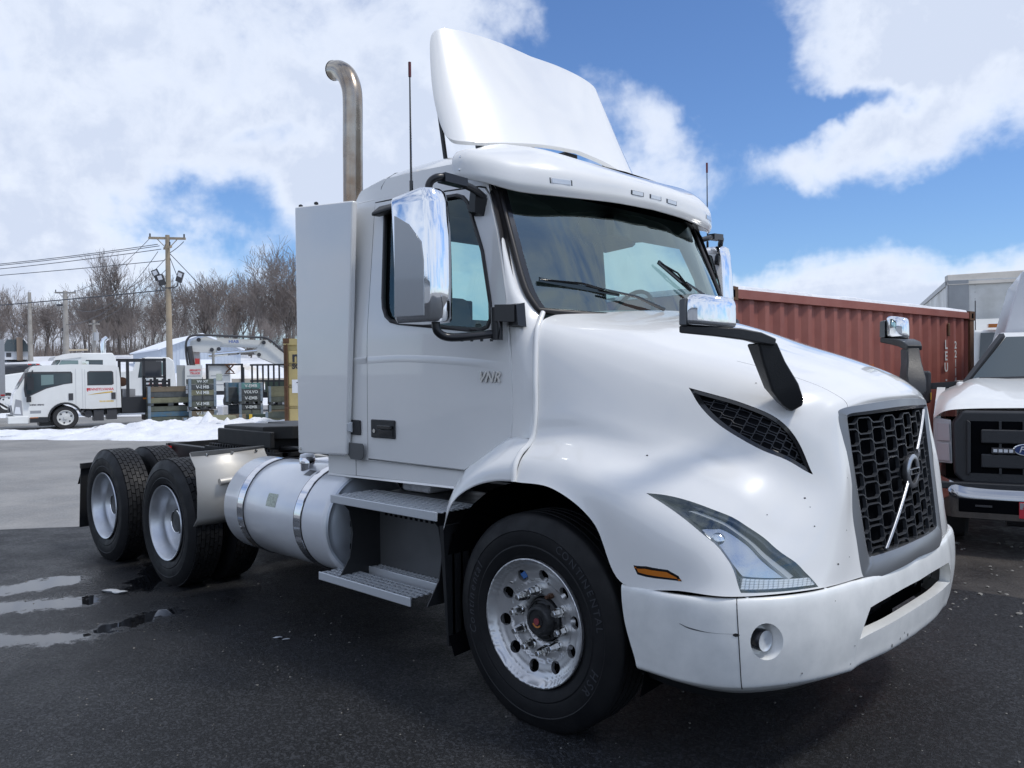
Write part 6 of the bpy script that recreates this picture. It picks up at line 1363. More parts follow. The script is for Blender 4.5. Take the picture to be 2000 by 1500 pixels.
MB().hexa([(x, -.004, z) for x, z in [(.47, 1.30), (.50, 1.82), (.62, 1.86), (1.80, 1.86), (1.84, 1.80), (1.84, 1.48), (1.60, 1.45), (1.1, 1.32), (.60, 1.07), (.50, 1.06)]], [(x, -.001, z) for x, z in [(.47, 1.30), (.50, 1.82), (.62, 1.86), (1.80, 1.86), (1.84, 1.80), (1.84, 1.48), (1.60, 1.45), (1.1, 1.32), (.60, 1.07), (.50, 1.06)]]).build('window_frame', M_ins, CT)
def pane(parent, P, y, m_, name='window', dy=-.004): return MB().hexa([(x, y, z) for x, z in P], [(x, y + dy, z) for x, z in P]).build(name, m_, parent)
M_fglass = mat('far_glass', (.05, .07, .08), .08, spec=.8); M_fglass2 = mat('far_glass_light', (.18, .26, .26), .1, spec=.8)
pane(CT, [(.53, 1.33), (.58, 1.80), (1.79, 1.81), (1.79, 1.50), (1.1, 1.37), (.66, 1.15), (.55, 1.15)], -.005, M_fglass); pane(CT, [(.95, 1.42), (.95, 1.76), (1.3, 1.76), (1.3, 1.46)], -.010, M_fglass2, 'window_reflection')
fr_ = pane(CT, [(2.27, 1.40), (2.27, 1.83), (2.33, 1.87), (3.0, 1.87), (3.05, 1.83), (3.06, 1.44), (3.0, 1.40)], -.001, M_ins, 'window_frame'); pane(CT, [(2.31, 1.44), (2.31, 1.83), (3.02, 1.83), (3.02, 1.44)], -.006, M_fglass)
MB().hexa([(.30, .15, 1.345), (.30, 1.8, 1.345), (.63, 1.8, 1.965), (.63, .15, 1.965)], [(.29, .15, 1.355), (.29, 1.8, 1.355), (.62, 1.8, 1.975), (.62, .15, 1.975)]).build('windscreen', mat('pale_glass', (.28, .33, .35), .08, spec=.9), CT)
for P in ([(2.13, .62), (2.12, 1.95)], [(2.20, .64), (2.20, 1.93)], [(1.93, .80), (1.93, 1.95)], [(3.14, .66), (3.14, 1.9)]): MB().bar((P[0][0], -.001, P[0][1]), (P[1][0], -.001, P[1][1]), .008, .006).build('door_line', M_greyf, CT)
for x in (1.72, 2.98): pane(CT, [(x, .93), (x, 1.15), (x + .13, 1.15), (x + .13, .93)], -.001, M_ins, 'door_handle', -.02)
MB().hexa([(.02, -.02, .22), (.60, -.02, .20), (.60, -.02, .46), (.02, -.02, .46)], [(.02, 1.97, .22), (.60, 1.97, .20), (.60, 1.97, .46), (.02, 1.97, .46)]).build('bumper', M_tw, CT, None, .03)
MB().hexa([(.16, -.008, .50), (.43, -.008, .48), (.40, -.008, .95), (.24, -.008, 1.0)], [(.16, -.001, .50), (.43, -.001, .48), (.40, -.001, .95), (.24, -.001, 1.0)]).build('headlight', M_greyf, CT); MB().hexa([(.20, -.014, .54), (.38, -.014, .52), (.35, -.014, .74), (.24, -.014, .76)], [(.20, -.008, .54), (.38, -.008, .52), (.35, -.008, .74), (.24, -.008, .76)]).build('lens', M_lampw, CT)
MB().hexa([(.15, .02, .50), (.15, 1.93, .50), (.11, 1.93, .76), (.11, .02, .76)], [(.13, .02, .50), (.13, 1.93, .50), (.09, 1.93, .76), (.09, .02, .76)]).build('front_panel', M_greyf, CT)
MB().box(.06, .10, .5, 1.5, .58, .70).build('front_grille', M_ins, CT)
pane(CT, [(.63, .53), (.63, .62), (.93, .62), (.93, .53)], -.001, M_greyf, 'fog_light'); pane(CT, [(.62, .35), (.62, .41), (.85, .41), (.85, .35)], -.001, M_amber, 'side_marker')
MB().bar((.62, -.02, .31), (1.13, -.02, .31), .10, .14).build('lower_trim', M_tb, CT); w = MB(); ao = arc((1.62, -.02, .36), .47, 20, 190, 14); w.tube(ao, .035, 6); w.build('arch_trim', M_tb, CT, 60)
MB().box(.56, .74, -.22, -.12, 1.28, 1.70).bar((.65, -.17, 1.70), (.72, .0, 1.9), .03).build('mirror', M_tb, CT); MB().box(.53, .66, -.14, -.05, .90, 1.08).build('mirror', M_tb, CT)
for x in (.62, .85): MB().box(x, x + .1, .5, .65, 2.09, 2.13).build('roof_light', M_red, CT)
wheel2(CT, 1.62, .02, .36, .385, .25); wheel2(CT, 1.62, 1.7, .36, .385, .25); MB().box(.9, 1.3, .4, 1.5, .1, .4).build('axle', M_ins, CT)
w = MB(); w.box(2.2, 5.2, .35, .45, .42, .6); w.box(2.2, 5.2, 1.4, 1.5, .42, .6); w.box(2.45, 2.75, .05, .5, .22, .58); w.box(2.85, 3.15, .05, .5, .25, .58); w.tube([(2.3, .1, .45), (2.3, 1.4, .45)], .12, 10); w.build('chassis', M_ins, CT); wheel2(CT, 4.6, .02, .36, .385, .25, mrim=M_tb); MB().box(4.2, 5.0, 0, 1.9, .12, .30).build('rusty_wheel_cover', mat('rust_brown', (.10, .06, .045), .8), CT)
MB().box(3.30, 5.1, .0, 1.95, .46, .98).build('bed', M_tb, CT); pane(CT, [(3.95, .9), (3.95, .95), (4.3, .95), (4.3, .9)], -.001, M_amber, 'bed_lamp')
for x in (3.45, 3.95, 4.62): MB().box(x, x + .09, .0, .09, .98, 2.30 if x > 3.5 else 2.22).build('rack_post', M_tb, CT)
for x in (3.45, 4.62): MB().box(x, x + .09, 1.86, 1.95, .98, 2.28).build('rack_post', M_tb, CT)
for (x0_, x1_, y0_, y1_, z0_, z1_) in ((3.15, 4.7, .0, .08, 2.20, 2.28), (3.95, 4.7, .0, .06, 1.62, 1.68), (3.45, 4.7, 1.86, 1.95, 2.2, 2.28)): MB().box(x0_, x1_, y0_, y1_, z0_, z1_).build('rack_bar', M_tb, CT)
MB().box(4.05, 4.62, .3, .34, 1.66, 2.2).build('mesh_panel', mat('dark_mesh', (.07, .075, .085), .7), CT)
for z in (1.02, 1.12, 1.33, 1.46): MB().box(3.98, 4.82, -.02, .01, z, z + (.07 if z > 1.3 else .05)).build('rack_rail', M_tb, CT)
for k in range(5): MB().box(3.98 + k * .195, 4.06 + k * .195, -.03, .02, .98, 1.58).build('rack_slat', M_tb, CT)
MB().box(3.35, 3.75, .2, 1.7, .98, 1.25).build('tool_box', mat('dull_metal', (.35, .35, .35), .5, .5), CT); MB().tube([(3.4, .5, 1.5), (3.4, 1.4, 1.5)], .16, 12).build('hose_reel', M_rust, CT, 50)
M_redp = mat('red_print', (.60, .03, .05), .5); M_yel = mat('yellow_print', (.75, .50, .05), .5); M_blk = mat('black_print', (.03, .03, .04), .5)
def sign(parent, s, size, x, z, m_, y=-.002, xa=(1, 0, 0), ya=(0, 0, 1), name='lettering', bold=.003, shear=0): return place(text(s, size, .001, bold=bold, shear=shear), (x, y, z), xa, ya, name, m_, parent)
sign(CT, 'PENNSYLVANIA', .115, 2.65, 1.265, M_redp); sign(CT, 'P', .17, 2.30, 1.245, M_redp)
MB().hexa([(2.25, -.003, 1.08), (3.02, -.003, 1.20), (3.02, -.003, 1.155), (2.50, -.003, 1.13)], [(2.25, -.002, 1.08), (3.02, -.002, 1.20), (3.02, -.002, 1.155), (2.50, -.002, 1.13)]).build('swoosh', M_yel, CT)
sign(CT, 'TRUCK DRIVERS', .06, 2.83, .86, M_yel); sign(CT, "WE'RE HIRING", .062, .82, .80, M_blk)
# ---- white highway tractor behind it
SL = yard('semi_truck', 'white highway tractor cab with chrome stack, behind the crew cab truck roof', 'truck', -23.0, 39, 0, 36)
bp = [(-1.6, .9), (-1.5, 1.75), (.0, 1.98), (.95, 2.05), (1.25, 2.50), (1.05, 2.55), (1.10, 2.68), (1.75, 2.86), (3.55, 2.88), (3.72, 2.6), (3.8, 1.0)]
MB().hexa([(x, 0, z) for x, z in bp], [(x, 2.2, z) for x, z in bp]).build('cab', M_tw, SL, None, .05); MB().hexa([(.93, -.06, 2.50), (2.15, -.06, 2.66), (2.15, -.06, 2.88), (1.6, -.06, 2.84), (1.0, -.06, 2.66)], [(.93, 2.2, 2.50), (2.15, 2.2, 2.66), (2.15, 2.2, 2.88), (1.6, 2.2, 2.84), (1.0, 2.2, 2.66)]).build('sun_visor', M_white_b, SL)
MB().hexa([(.95, .1, 2.08), (.95, 2.1, 2.08), (1.20, 2.1, 2.48), (1.20, .1, 2.48)], [(.93, .1, 2.10), (.93, 2.1, 2.10), (1.17, 2.1, 2.50), (1.17, .1, 2.50)]).build('windscreen', M_fglass2, SL)
pane(SL, [(.98, 2.05), (1.28, 2.50), (2.0, 2.50), (2.0, 2.05)], -.001, M_fglass2, 'window'); pane(SL, [(2.1, 2.05), (2.35, 2.52), (3.1, 2.52), (3.1, 2.05)], -.002, M_fglass, 'window')
MB().box(2.12, 2.42, -.3, -.15, 1.95, 2.45).build('mirror', M_chrome, SL); MB().tube([(3.3, 1.0, 2.8), (3.3, 1.0, 3.4), (3.33, 1.0, 3.55), (3.48, 1.0, 3.68)], .12, 12).build('exhaust_stack', M_chrome, SL, 60); MB().bar((1.7, .8, 3.02), (2.55, .8, 3.05), .12, .08).build('light_bar', mat('tan_bar', (.45, .38, .28), .6), SL)
for x in (-1.0, 3.2): wheel2(SL, x, .0, .5, .52, .3)
MB().box(-1.6, 5, .4, 1.8, .6, .95).build('chassis', M_ins, SL)
# ---- truck with knuckle boom crane
KT = yard('crane_truck', 'white flatbed truck with a folded white knuckle boom crane and red lettering', 'truck', -18.2, 34.6, 0, 22)
bp = [(.0, .8), (.05, 1.75), (1.9, 1.95), (2.0, 2.3), (2.15, 2.45), (2.5, 2.52), (3.35, 2.50), (3.55, 2.35), (3.62, .85)]
MB().hexa([(x, 0, z) for x, z in bp], [(x, 2.2, z) for x, z in bp]).build('cab', M_tw, KT, None, .05)
pane(KT, [(2.1, 1.62), (2.2, 2.30), (2.52, 2.32), (2.52, 1.62)], -.001, M_fglass, 'window'); pane(KT, [(2.75, 1.75), (2.75, 2.28), (3.22, 2.28), (3.22, 1.72)], -.002, M_fglass2, 'window')
MB().box(2.52, 2.72, -.3, -.18, 1.70, 2.25).build('mirror', M_chrome, KT); sign(KT, "Bergey's", .22, 2.85, 1.30, M_redp, shear=.4, y=-.02); pane(KT, [(3.18, .95), (3.18, 1.07), (3.33, 1.07), (3.33, .95)], -.001, M_ins, 'door_handle'); w = MB()
for k in range(3): w.box(1.2 + k * .3, 1.45 + k * .3, .2, .4, 2.5 - .02, 2.56)
pane(KT, [(1.0, 1.35), (1.05, 1.55), (1.35, 1.6), (1.42, 1.4), (1.25, 1.25)], -.003, M_ins, 'hood_emblem'); sign(KT, 'BEZT', .25, .95, 1.66, M_blk, y=-.004, shear=.3)
M_cabn = mat('cabinet_white', (.66, .67, .65), .5)
MB().box(3.66, 4.0, .1, 2.0, .95, 2.15).build('cabinet', mat('cabinet_grey', (.33, .34, .33), .5), KT)
for x0, x1, z0 in ((4.0, 4.72, .98), (5.0, 5.9, .98)):
    c = MB().box(x0, x1, -.02, 2.0, z0, 2.14).build('cabinet', M_cabn, KT)
    for zz in (1.25, 1.65): MB().box(x0 + .08, x1 - .08, -.03, -.02, zz, zz + .03).build('cabinet_seam', M_greyf, c)
sign(KT, "BERGEY'S", .11, 4.42, 1.92, M_redp, y=-.04); sign(KT, 'TRUCK', .13, 4.42, 1.78, M_redp, y=-.04); sign(KT, 'CENTERS', .10, 4.42, 1.25, M_blk, y=-.04); MB().box(5.3, 5.55, -.04, -.02, 1.45, 1.75).build('warning_sticker', M_sticker, KT)
w = MB()
for x in (4.86, 6.35): w.box(x, x + .10, -.12, 0, .95, 2.2)
w.box(4.86, 6.45, -.12, -.04, 2.12, 2.2); w.build('guard_frame', M_tb, KT)
w = MB().bar((5.7, -.15, 1.80), (6.05, -.15, 2.15), .06).bar((5.7, -.15, 2.15), (6.05, -.15, 1.80), .06).box(5.65, 6.1, -.16, -.13, 1.74, 1.78).box(5.65, 6.1, -.16, -.13, 2.14, 2.18); w.build('reflector_cross', M_rust, KT)
w = MB(); w.box(3.7, 9.1, .0, 2.2, .80, .97); w.build('deck', M_tb, KT); MB().box(5.95, 8.95, -.05, 0, 1.28, 1.52).build('side_board', mat('pale_board', (.42, .38, .32), .8), KT)
for k in range(6): MB().box(6.1 + k * .5, 6.35 + k * .5, -.06, -.05, 1.22, 1.28).build('reflective_tape', M_redp if k % 2 else M_lampw, KT)
for x in (1.0, 4.6, 6.1): wheel2(KT, x, .0, .5, .52, .3)
# crane: column, rams, boom sections, pads
CR = MB().hexa([(4.15, .7, .95), (4.75, .7, .95), (4.62, .7, 3.0), (4.25, .7, 3.0)], [(4.15, 1.2, .95), (4.75, 1.2, .95), (4.62, 1.2, 3.0), (4.25, 1.2, 3.0)]).build('crane_column', M_cabn, KT)
w = MB().hexa([(4.2, .55, 2.75), (5.35, .55, 2.72), (5.6, .55, 3.2), (4.9, .55, 3.45), (4.25, .55, 3.25)], [(4.2, 1.3, 2.75), (5.35, 1.3, 2.72), (5.6, 1.3, 3.2), (4.9, 1.3, 3.45), (4.25, 1.3, 3.25)]); w.build('crane_elbow', M_cabn, KT)
bm_ = MB().hexa([(5.3, .6, 3.0), (7.1, .6, 2.95), (7.5, .6, 3.28), (5.4, .6, 3.40)], [(5.3, 1.2, 3.0), (7.1, 1.2, 2.95), (7.5, 1.2, 3.28), (5.4, 1.2, 3.40)]).build('main_boom', M_cabn, KT); sign(KT, 'HIAB', .2, 6.1, 3.22, mat('blue_print', (.08, .15, .45), .5), y=.595)
MB().hexa([(7.0, .6, 2.75), (7.35, .6, 3.30), (7.55, .6, 3.30), (9.1, .6, 2.05), (8.7, .6, 1.85), (7.2, .6, 2.5)], [(7.0, 1.2, 2.75), (7.35, 1.2, 3.30), (7.55, 1.2, 3.30), (9.1, 1.2, 2.05), (8.7, 1.2, 1.85), (7.2, 1.2, 2.5)]).build('outer_boom', M_cabn, KT)
MB().bar((8.85, .9, 2.0), (9.7, .9, 1.45), .32, .30).build('boom_tip', M_tb, KT); MB().tube([(5.0, .5, 2.6), (6.3, .5, 2.72)], .10, 10).tube([(6.3, .5, 2.72), (7.1, .5, 2.80)], .06, 8).build('boom_ram', M_chrome, KT, 60); MB().tube([(5.25, .4, 1.0), (5.2, .4, 2.2)], .16, 12).tube([(5.2, .4, 2.2), (5.2, .4, 2.75)], .06, 8).build('lift_ram', mat('ram_grey', (.3, .3, .28), .5), KT, 60)
MB().tube(catmull([(4.35, .4, 1.0), (4.15, .4, 2.0), (4.05, .4, 2.9), (4.15, .4, 3.35), (4.5, .4, 3.5), (5.5, .4, 3.48), (7.0, .4, 3.42), (7.6, .4, 3.35), (8.3, .4, 2.75), (9.0, .4, 2.2), (9.7, .4, 2.0)], 5), .05, 6).tube(catmull([(4.5, .38, 1.0), (4.3, .38, 2.2), (4.2, .38, 3.0)], 4), .12, 6).build('crane_hose', M_ins, KT, 60)
for (x, z) in ((5.15, 2.85), (5.45, 2.88), (7.2, 2.62), (7.42, 3.18), (4.6, 3.3), (8.85, 2.05)): MB().lathe([(.09, 0), (.09, -.06), (.001, -.06)], c=(x, .56, z), n=12).build('pivot_pin', M_ins, KT, 40)
MB().box(4.42, 4.62, .3, .5, 2.2, 2.45).build('warning_lamp', M_red, KT)
w = MB()
# ---- black stake racks on a trailer further right
RK = yard('flatbed_trailer', 'black flatbed trailer with tall stake racks behind the right hand crates', 'trailer', -10.9, 33, 0)
MB().box(-.3, 2.4, 0, 2.2, .75, 1.0).build('deck', M_tb, RK); MB().box(.9, 1.9, -.05, 0, .98, 1.4).build('green_tarp', mat('tarp_green', (.05, .075, .06), .8), RK)
for k in range(8): MB().box(.35 + k * .22, .41 + k * .22, -.06, 0, 1.0, 2.10).build('stake', M_tb, RK)
for z in (1.4, 2.05): MB().box(.30, 1.98, -.05, .0, z, z + .07).build('rack_rail', M_tb, RK)
for x in (-.05,): MB().box(x, x + .1, -.06, .04, .9, 2.0).build('stake', M_tb, RK)
for x in (.2, 1.6): wheel2(RK, x, .1, .4, .42, .3)
# ---- trailer at the left edge, dark tank trailer behind it
BT = yard('box_trailer', 'white box trailer cut off by the left edge of the picture', 'trailer', -17.45, 28, 0, 34)
MB().box(-6, 0, 0, 2.4, 1.05, 3.0).build('box', M_tw, BT, None, .02); MB().box(-.14, .02, -.01, .02, 1.05, 3.0).build('corner_post', M_greyf, BT); MB().box(-2, .0, -.015, 0, 1.0, 1.12).build('lower_rail', M_greyf, BT); MB().box(-.12, -.0, -.02, -.015, 1.06, 1.11).build('marker', M_red, BT)
for y_ in (.3, 2.0): MB().bar((-.3, y_, 1.0), (-.3, y_, .15), .14).build('landing_leg', M_ins, BT)
MB().bar((-.3, .3, .9), (.7, .3, .2), .07).bar((-.6, .3, .35), (.7, .3, .7), .05).build('landing_brace', M_ins, BT); wheel2(BT, -5.0, .0, .5, .5, .3)
TK = yard('tank_trailer', 'dark glossy tank trailer behind the box trailer at far left', 'trailer', -29.5, 45, 0)
MB().lathe([(.001, 0), (.5, .05), (.62, .2), (.62, 2.7), (.5, 2.95), (.001, 3.0)], c=(0, 1, 1.85), axis='X', n=24).build('tank', M_blackg, TK, 50); MB().box(.0, 2.9, -.0, .05, 1.25, 1.4).build('frame', M_greyf, TK); MB().box(.2, 2.8, .1, 1.5, .8, 1.2).build('under_box', M_greyf, TK); wheel2(TK, 1.6, 0, .5, .5, .3)
MB().box(.1, .9, .3, .34, 2.32, 2.40).build('lamp_row', M_red, TK)
# ---- wooden crates
WD = [mat('crate_grey_green', (.13, .145, .12), .85, var=(4, .4), bump=(12, .5)), mat('crate_olive', (.21, .21, .14), .85, var=(4, .3), bump=(12, .5)), mat('crate_blue', (.06, .15, .24), .8, var=(5, .5, (.12, .15, .15)), bump=(12, .5)), mat('crate_dark', (.085, .095, .10), .85, var=(4, .4), bump=(12, .5)), mat('crate_brown', (.19, .155, .11), .85, var=(4, .3), bump=(12, .5)), mat('crate_teal', (.14, .30, .29), .8, var=(5, .4), bump=(12, .5))]
M_post = mat('crate_post_blue', (.13, .20, .27), .7, var=(6, .4, (.3, .33, .36))); M_paintw = mat('white_stencil', (.62, .66, .66), .7)
def crate(label, s, t, z, w_, d, nb, bh, cols, rot=0, words=None, cat='crate', group='stacked wooden crates'):
    o = yard('wooden_crate', label, cat, s, t, z, rot); h = nb * bh; foot = .10
    for k in range(nb):
        c = WD[cols[k % len(cols)]]; z0 = foot + k * bh; rj_ = rj.uniform(-.006, .006)
        MB().box(.02, w_ - .02, rj_, .035 + rj_, z0 + .008, z0 + bh - .008).build('board', c, o, None, .004); MB().box(rj_, .035 + rj_, .04, d - .02, z0 + .008, z0 + bh - .008).build('board', WD[cols[(k + 1) % len(cols)]] if k % 2 else c, o)
        MB().box(w_ - .035, w_, .04, d - .02, z0 + .008, z0 + bh - .008).build('board', c, o); MB().box(.02, w_ - .02, d - .035, d, z0 + .008, z0 + bh - .008).build('board', c, o)
    for x in (-.012, w_ - .07): MB().box(x, x + .082, -.02, .0, foot, foot + h + .01).build('corner_post', M_post, o)
    MB().box(-.02, -.0, .0, .08, foot, foot + h + .01).build('corner_post', M_post, o)
    for x in (0, w_ / 2 - .08, w_ - .16): MB().box(x, x + .16, .0, d, 0, foot - .012).build('runner', WD[3], o)
    MB().box(.0, w_, .0, d, foot - .012, foot - .0).build('floor', WD[0], o)
    for (k, s_, sz) in (words or []): place(text(s_, sz, .002, bold=.004), (w_ * .5, -.012, foot + (k + .5) * bh), (1, 0, 0), (0, 0, 1), 'stencil', M_paintw, o)
    return o
A1 = crate('lower crate of the widest stack beside the black truck bed', -12.2, 27.3, 0.02, 1.40, 1.1, 3, .18, [0, 2, 0], 30)
A2 = crate('upper crate of the widest stack, olive lower board and paper tags', -12.2, 27.3, .67, 1.40, 1.1, 3, .185, [1, 3, 4], 30)
for z in (.55, .40): MB().box(1.18, 1.32, -.03, -.012, z, z + .13).build('paper_tag', M_lampw, A2)
MB().box(1.22, 1.33, -.03, -.012, .42, .60).build('paper_tag', M_lampw, A1)
WV = [(0, 'V-EMB', .13), (1, 'V-EMB', .13)]
crate('lower crate of the tall narrow stack, the one with brown boards', -10.95, 27.6, .0, .86, 1.1, 2, .19, [4, 4], 27, [(0, 'V-EMB', .12), (1, 'V-EMB', .15)])
crate('upper crate of the tall narrow stack, the one rising highest', -10.95, 27.6, .52, .86, 1.1, 5, .19, [0, 3, 1, 3, 0][:5], 27, [(0, 'V-EMB', .15), (2, 'V-EMB', .15), (3, 'V-EMB', .15), (4, 'VWXY', .12)])
crate('dark lower crate left of the teal topped stack', -10.15, 28.9, 0, .62, 1.0, 3, .17, [2, 3, 3], 24); crate('dark upper crate with a blue top board left of the teal topped stack', -10.15, 28.9, .64, .62, 1.0, 4, .17, [3, 3, 3, 2], 24)
crate('lower crate under the one with a bright teal top board', -9.55, 28.5, .0, .78, 1.0, 3, .18, [5, 0, 3], 24, [(2, 'V-EMB', .14)]); crate('upper crate with white stencils and a bright teal top board', -9.55, 28.5, .66, .78, 1.0, 3, .215, [3, 3, 5], 24, [(0, 'V-EMB', .15), (1, 'VOLVO', .14), (2, 'V-EMB', .15)])
crate('lower crate at the right end of the crate row', -8.72, 29.2, 0, .75, 1.0, 3, .16, [4, 4, 0], 20); crate('upper olive crate at the right end of the crate row', -8.72, 29.2, .60, .75, 1.0, 3, .185, [0, 1, 1], 20)
crate('low blue cornered crate standing in the snow in front of the stacks', -10.20, 25.3, -.08, .78, .7, 2, .17, [4, 3], 28, [(0, 'EMB', .10)]); crate('small brown crate half hidden behind the fallen board', -9.05, 25.6, .0, .52, .6, 2, .17, [4, 4], 5); crate('grey blue crate low in the snow beside the yellow container', -7.75, 25.6, .0, .78, .7, 2, .20, [1, 0], 4)
o = MB().hexa([(-.10, 0, .45), (.95, .35, .40), (.95, .39, .40), (-.10, .04, .45)], [(.28, -.55, -.06), (1.15, -.25, -.02), (1.15, -.21, -.02), (.28, -.51, -.06)]).build('fallen_board', WD[1], None); o.location = W(-9.66, 25.3, .02); o.rotation_euler = (0, 0, YA); tag(o, 'pale green board leaning against the low crate in the snow', 'board')
bn_ = yard('storage_bin', 'dark green plastic bin with a yellow strap in the snow', 'bin', -8.85, 27.0, .0); MB().hexa([(0, 0, 0), (.62, 0, 0), (.68, 0, .38), (-.03, 0, .38)], [(0, .4, 0), (.62, .4, 0), (.68, .4, .38), (-.03, .4, .38)]).build('tub', mat('bin_green', (.03, .05, .035), .5), bn_, None, .02); MB().box(.12, .22, -.02, -.001, .0, .38).build('strap', M_yel, bn_)
rb_ = yard('snow_covered_bale', 'white plastic wrapped bale between the two white stencilled stacks', 'bale', -10.02, 27.6, .0); MB().box(0, .22, 0, .5, .05, .65).build('wrap', mat('white_wrap', (.6, .62, .66), .4), rb_, None, .05)
# strapping on stacks is part of the crates' look: one dark band each
for (s, t, x, h, lb) in ((-10.95, 27.6, .42, 1.62, 'black band round the tall narrow crate stack'), (-9.55, 28.5, .40, 1.40, 'black band round the teal topped crate stack')):
    o = MB().box(x, x + .02, -.035, -.018, 0, h).build('strap', M_ins, None); o.location = W(s, t, 0); o.rotation_euler = (0, 0, YA + rad(27)); tag(o, lb, 'strap')
# ---- yellow container
M_ylw = mat('container_yellow', (.50, .40, .17), .6, var=(2, .25, (.40, .32, .15)), bump=(6, .1)); M_rst = mat('container_rust', (.14, .07, .035), .8, var=(5, .4))
YC = yard('shipping_container', 'mustard yellow shipping container mostly hidden behind the white tractor', 'container', -6.30, 22.5, .12, 0)
MB().box(.0, .07, -.0, .12, 0, 2.55).build('corner_post', M_rst, YC); w = MB(); x = .08
w.box(.06, 2.44, .04, .08, .12, 2.40)
for k in range(4):
    z0, z1 = (.16, .66, 1.25, 1.85)[k], (.60, 1.18, 1.78, 2.20)[k]
    w.box(.13, 2.3, .0, .05, z0 + .03, z1)
w.build('door_panel', M_ylw, YC, None, .012); MB().box(.0, 2.44, -.01, .14, 2.38, 2.55).build('top_rail', M_ylw, YC); MB().box(.0, 2.44, -.01, .14, 0, .12).build('bottom_rail', M_ylw, YC)
MB().box(-.01, .16, -.015, .15, 2.42, 2.56).build('corner_casting', M_rst, YC); MB().box(.0, 2.44, .14, 6, .05, 2.5).build('side_wall', M_ylw, YC)
MB().bar((.10, -.02, .05), (.10, -.02, 2.4), .03).build('lock_bar', M_rst, YC)
for z in (.62, 1.2, 1.80): MB().box(.02, .14, -.03, .0, z, z + .05).build('hinge', M_rst, YC)
sign(YC, 'm', .42, .39, 2.04, M_blk, y=-.004, bold=.012); sign(YC, 'SC', .20, .34, 1.78, M_blk, y=-.004, bold=.008)
MB().box(.22, .60, -.004, -.001, 1.05, 1.42).build('sticker', M_lampw, YC); sign(YC, 'TI', .17, .42, 1.28, M_blk, y=-.006, bold=.006)
# ---- red container on the right
M_rc = mat('container_red', (.27, .085, .065), .6, var=(1.6, .22, (.34, .125, .095)), bump=(5, .12), rvar=(4, .1)); M_rc2 = mat('container_red_patch', (.42, .16, .12), .6, var=(3, .2)); M_or = mat('rust_orange', (.46, .13, .04), .8, var=(6, .3))
cl = Vector((-1.286, 2.987, 0)); cr_ = Vector((-.748, 9.044, 0)); cd = (cr_ - cl); CLN = cd.length; ang = math.atan2(cd.y, cd.x)
RC = empty('shipping_container', cl, ang); tag(RC, 'rust red corrugated shipping container with snow on its roof', 'container')
# local x along the side, -y towards the viewer's side, +y into the container
def corr(x0, x1, z0, z1, y, dep, per):
    w = MB(); P = []; x = x0
    while x < x1 - .001:
        for dx, dy in ((0, 0), (per * .26, 0), (per * .5, dep), (per * .76, dep)):
            if x + dx < x1: P.append((x + dx, y + dy))
        x += per
    P.append((x1, y)); n = len(P); w.add([(a, b, z0) for a, b in P] + [(a, b, z1) for a, b in P], [(i, i + 1, n + i + 1, n + i) for i in range(n - 1)]); return w
sidep = corr(.14, CLN - .14, .16, 2.36, .03, .045, .278).build('corrugated_side', M_rc, RC); sidep.modifiers.new('thickness', 'SOLIDIFY').thickness = .004
MB().box(.0, CLN, .0, .08, 2.36, 2.45).build('top_rail', M_rc, RC, None, .004); MB().box(.0, CLN, .0, .08, .02, .16).build('bottom_rail', M_rc, RC, None, .004)
for x in (0, CLN - .14): MB().box(x, x + .14, -.002, .14, .1, 2.36).build('corner_post', M_rst if x else M_rc, RC, None, .004)
for x in (-.005, CLN - .17):
    c = MB().box(x, x + .175, -.012, .16, 2.34, 2.47).build('corner_casting', M_rst, RC, None, .004); MB().box(x + .055, x + .12, -.014, -.011, 2.37, 2.44).build('casting_hole', M_dark, c)
MB().box(.02, CLN - .02, 2.30, 2.42, .05, 2.42).box(.0, .05, .08, 2.4, .1, 2.42).box(CLN - .05, CLN, .08, 2.4, .1, 2.42).build('far_walls', M_rc, RC)
snr = MB(); n = 60
for i in range(n + 1):
    x = .19 + (CLN - .4) * i / n; h = .045 + .018 * noise.noise(Vector((x * 1.3, 0, 2)))
    for (y, z) in ((.015, 2.452), (.03, 2.452 + h * .7), (.12, 2.46 + h), (1.2, 2.47 + h), (2.38, 2.45)): snr.v.append((x, y, z))
snr.f += [(i * 5 + k, (i + 1) * 5 + k, (i + 1) * 5 + k + 1, i * 5 + k + 1) for i in range(n) for k in range(4)] + [(0, 1, 2, 3, 4)]
so = snr.build('roof_snow', M_snow, RC, 50, fix=True)
def onrc(x0, x1, z0, z1, m_, nm): o = MB()
for (x0, x1, z0, z1, m_) in ((1.02, 1.42, 1.55, 2.0, M_rc2), (2.93, 3.15, 1.05, 1.72, M_or), (3.2, 3.44, 1.0, 1.66, M_or), (2.6, 2.72, 1.1, 1.5, M_or)):
    w = corr(x0, x1, z0, z1, .0265, 0, .278); P_ = []
    # follow the corrugation so the patch lies on the steel
    xs_ = np.arange(x0, x1, .012); per = .278
    def prof_(x):
        f = ((x - .14) % per) / per; return .03 + (.0 if f < .26 else (f - .26) / .24 * .045 if f < .5 else .045 if f < .76 else (1 - (f - .76) / .24) * .045) - .004
    n = len(xs_); MB().add([(x, prof_(x), z0 + .02 * noise.noise(Vector((x * 20, 0, 0)))) for x in xs_] + [(x, prof_(x), z1 + .02 * noise.noise(Vector((x * 20, 3, 0)))) for x in xs_], [(i, i + 1, n + i + 1, n + i) for i in range(n - 1)]).build('paint_patch', m_, RC)
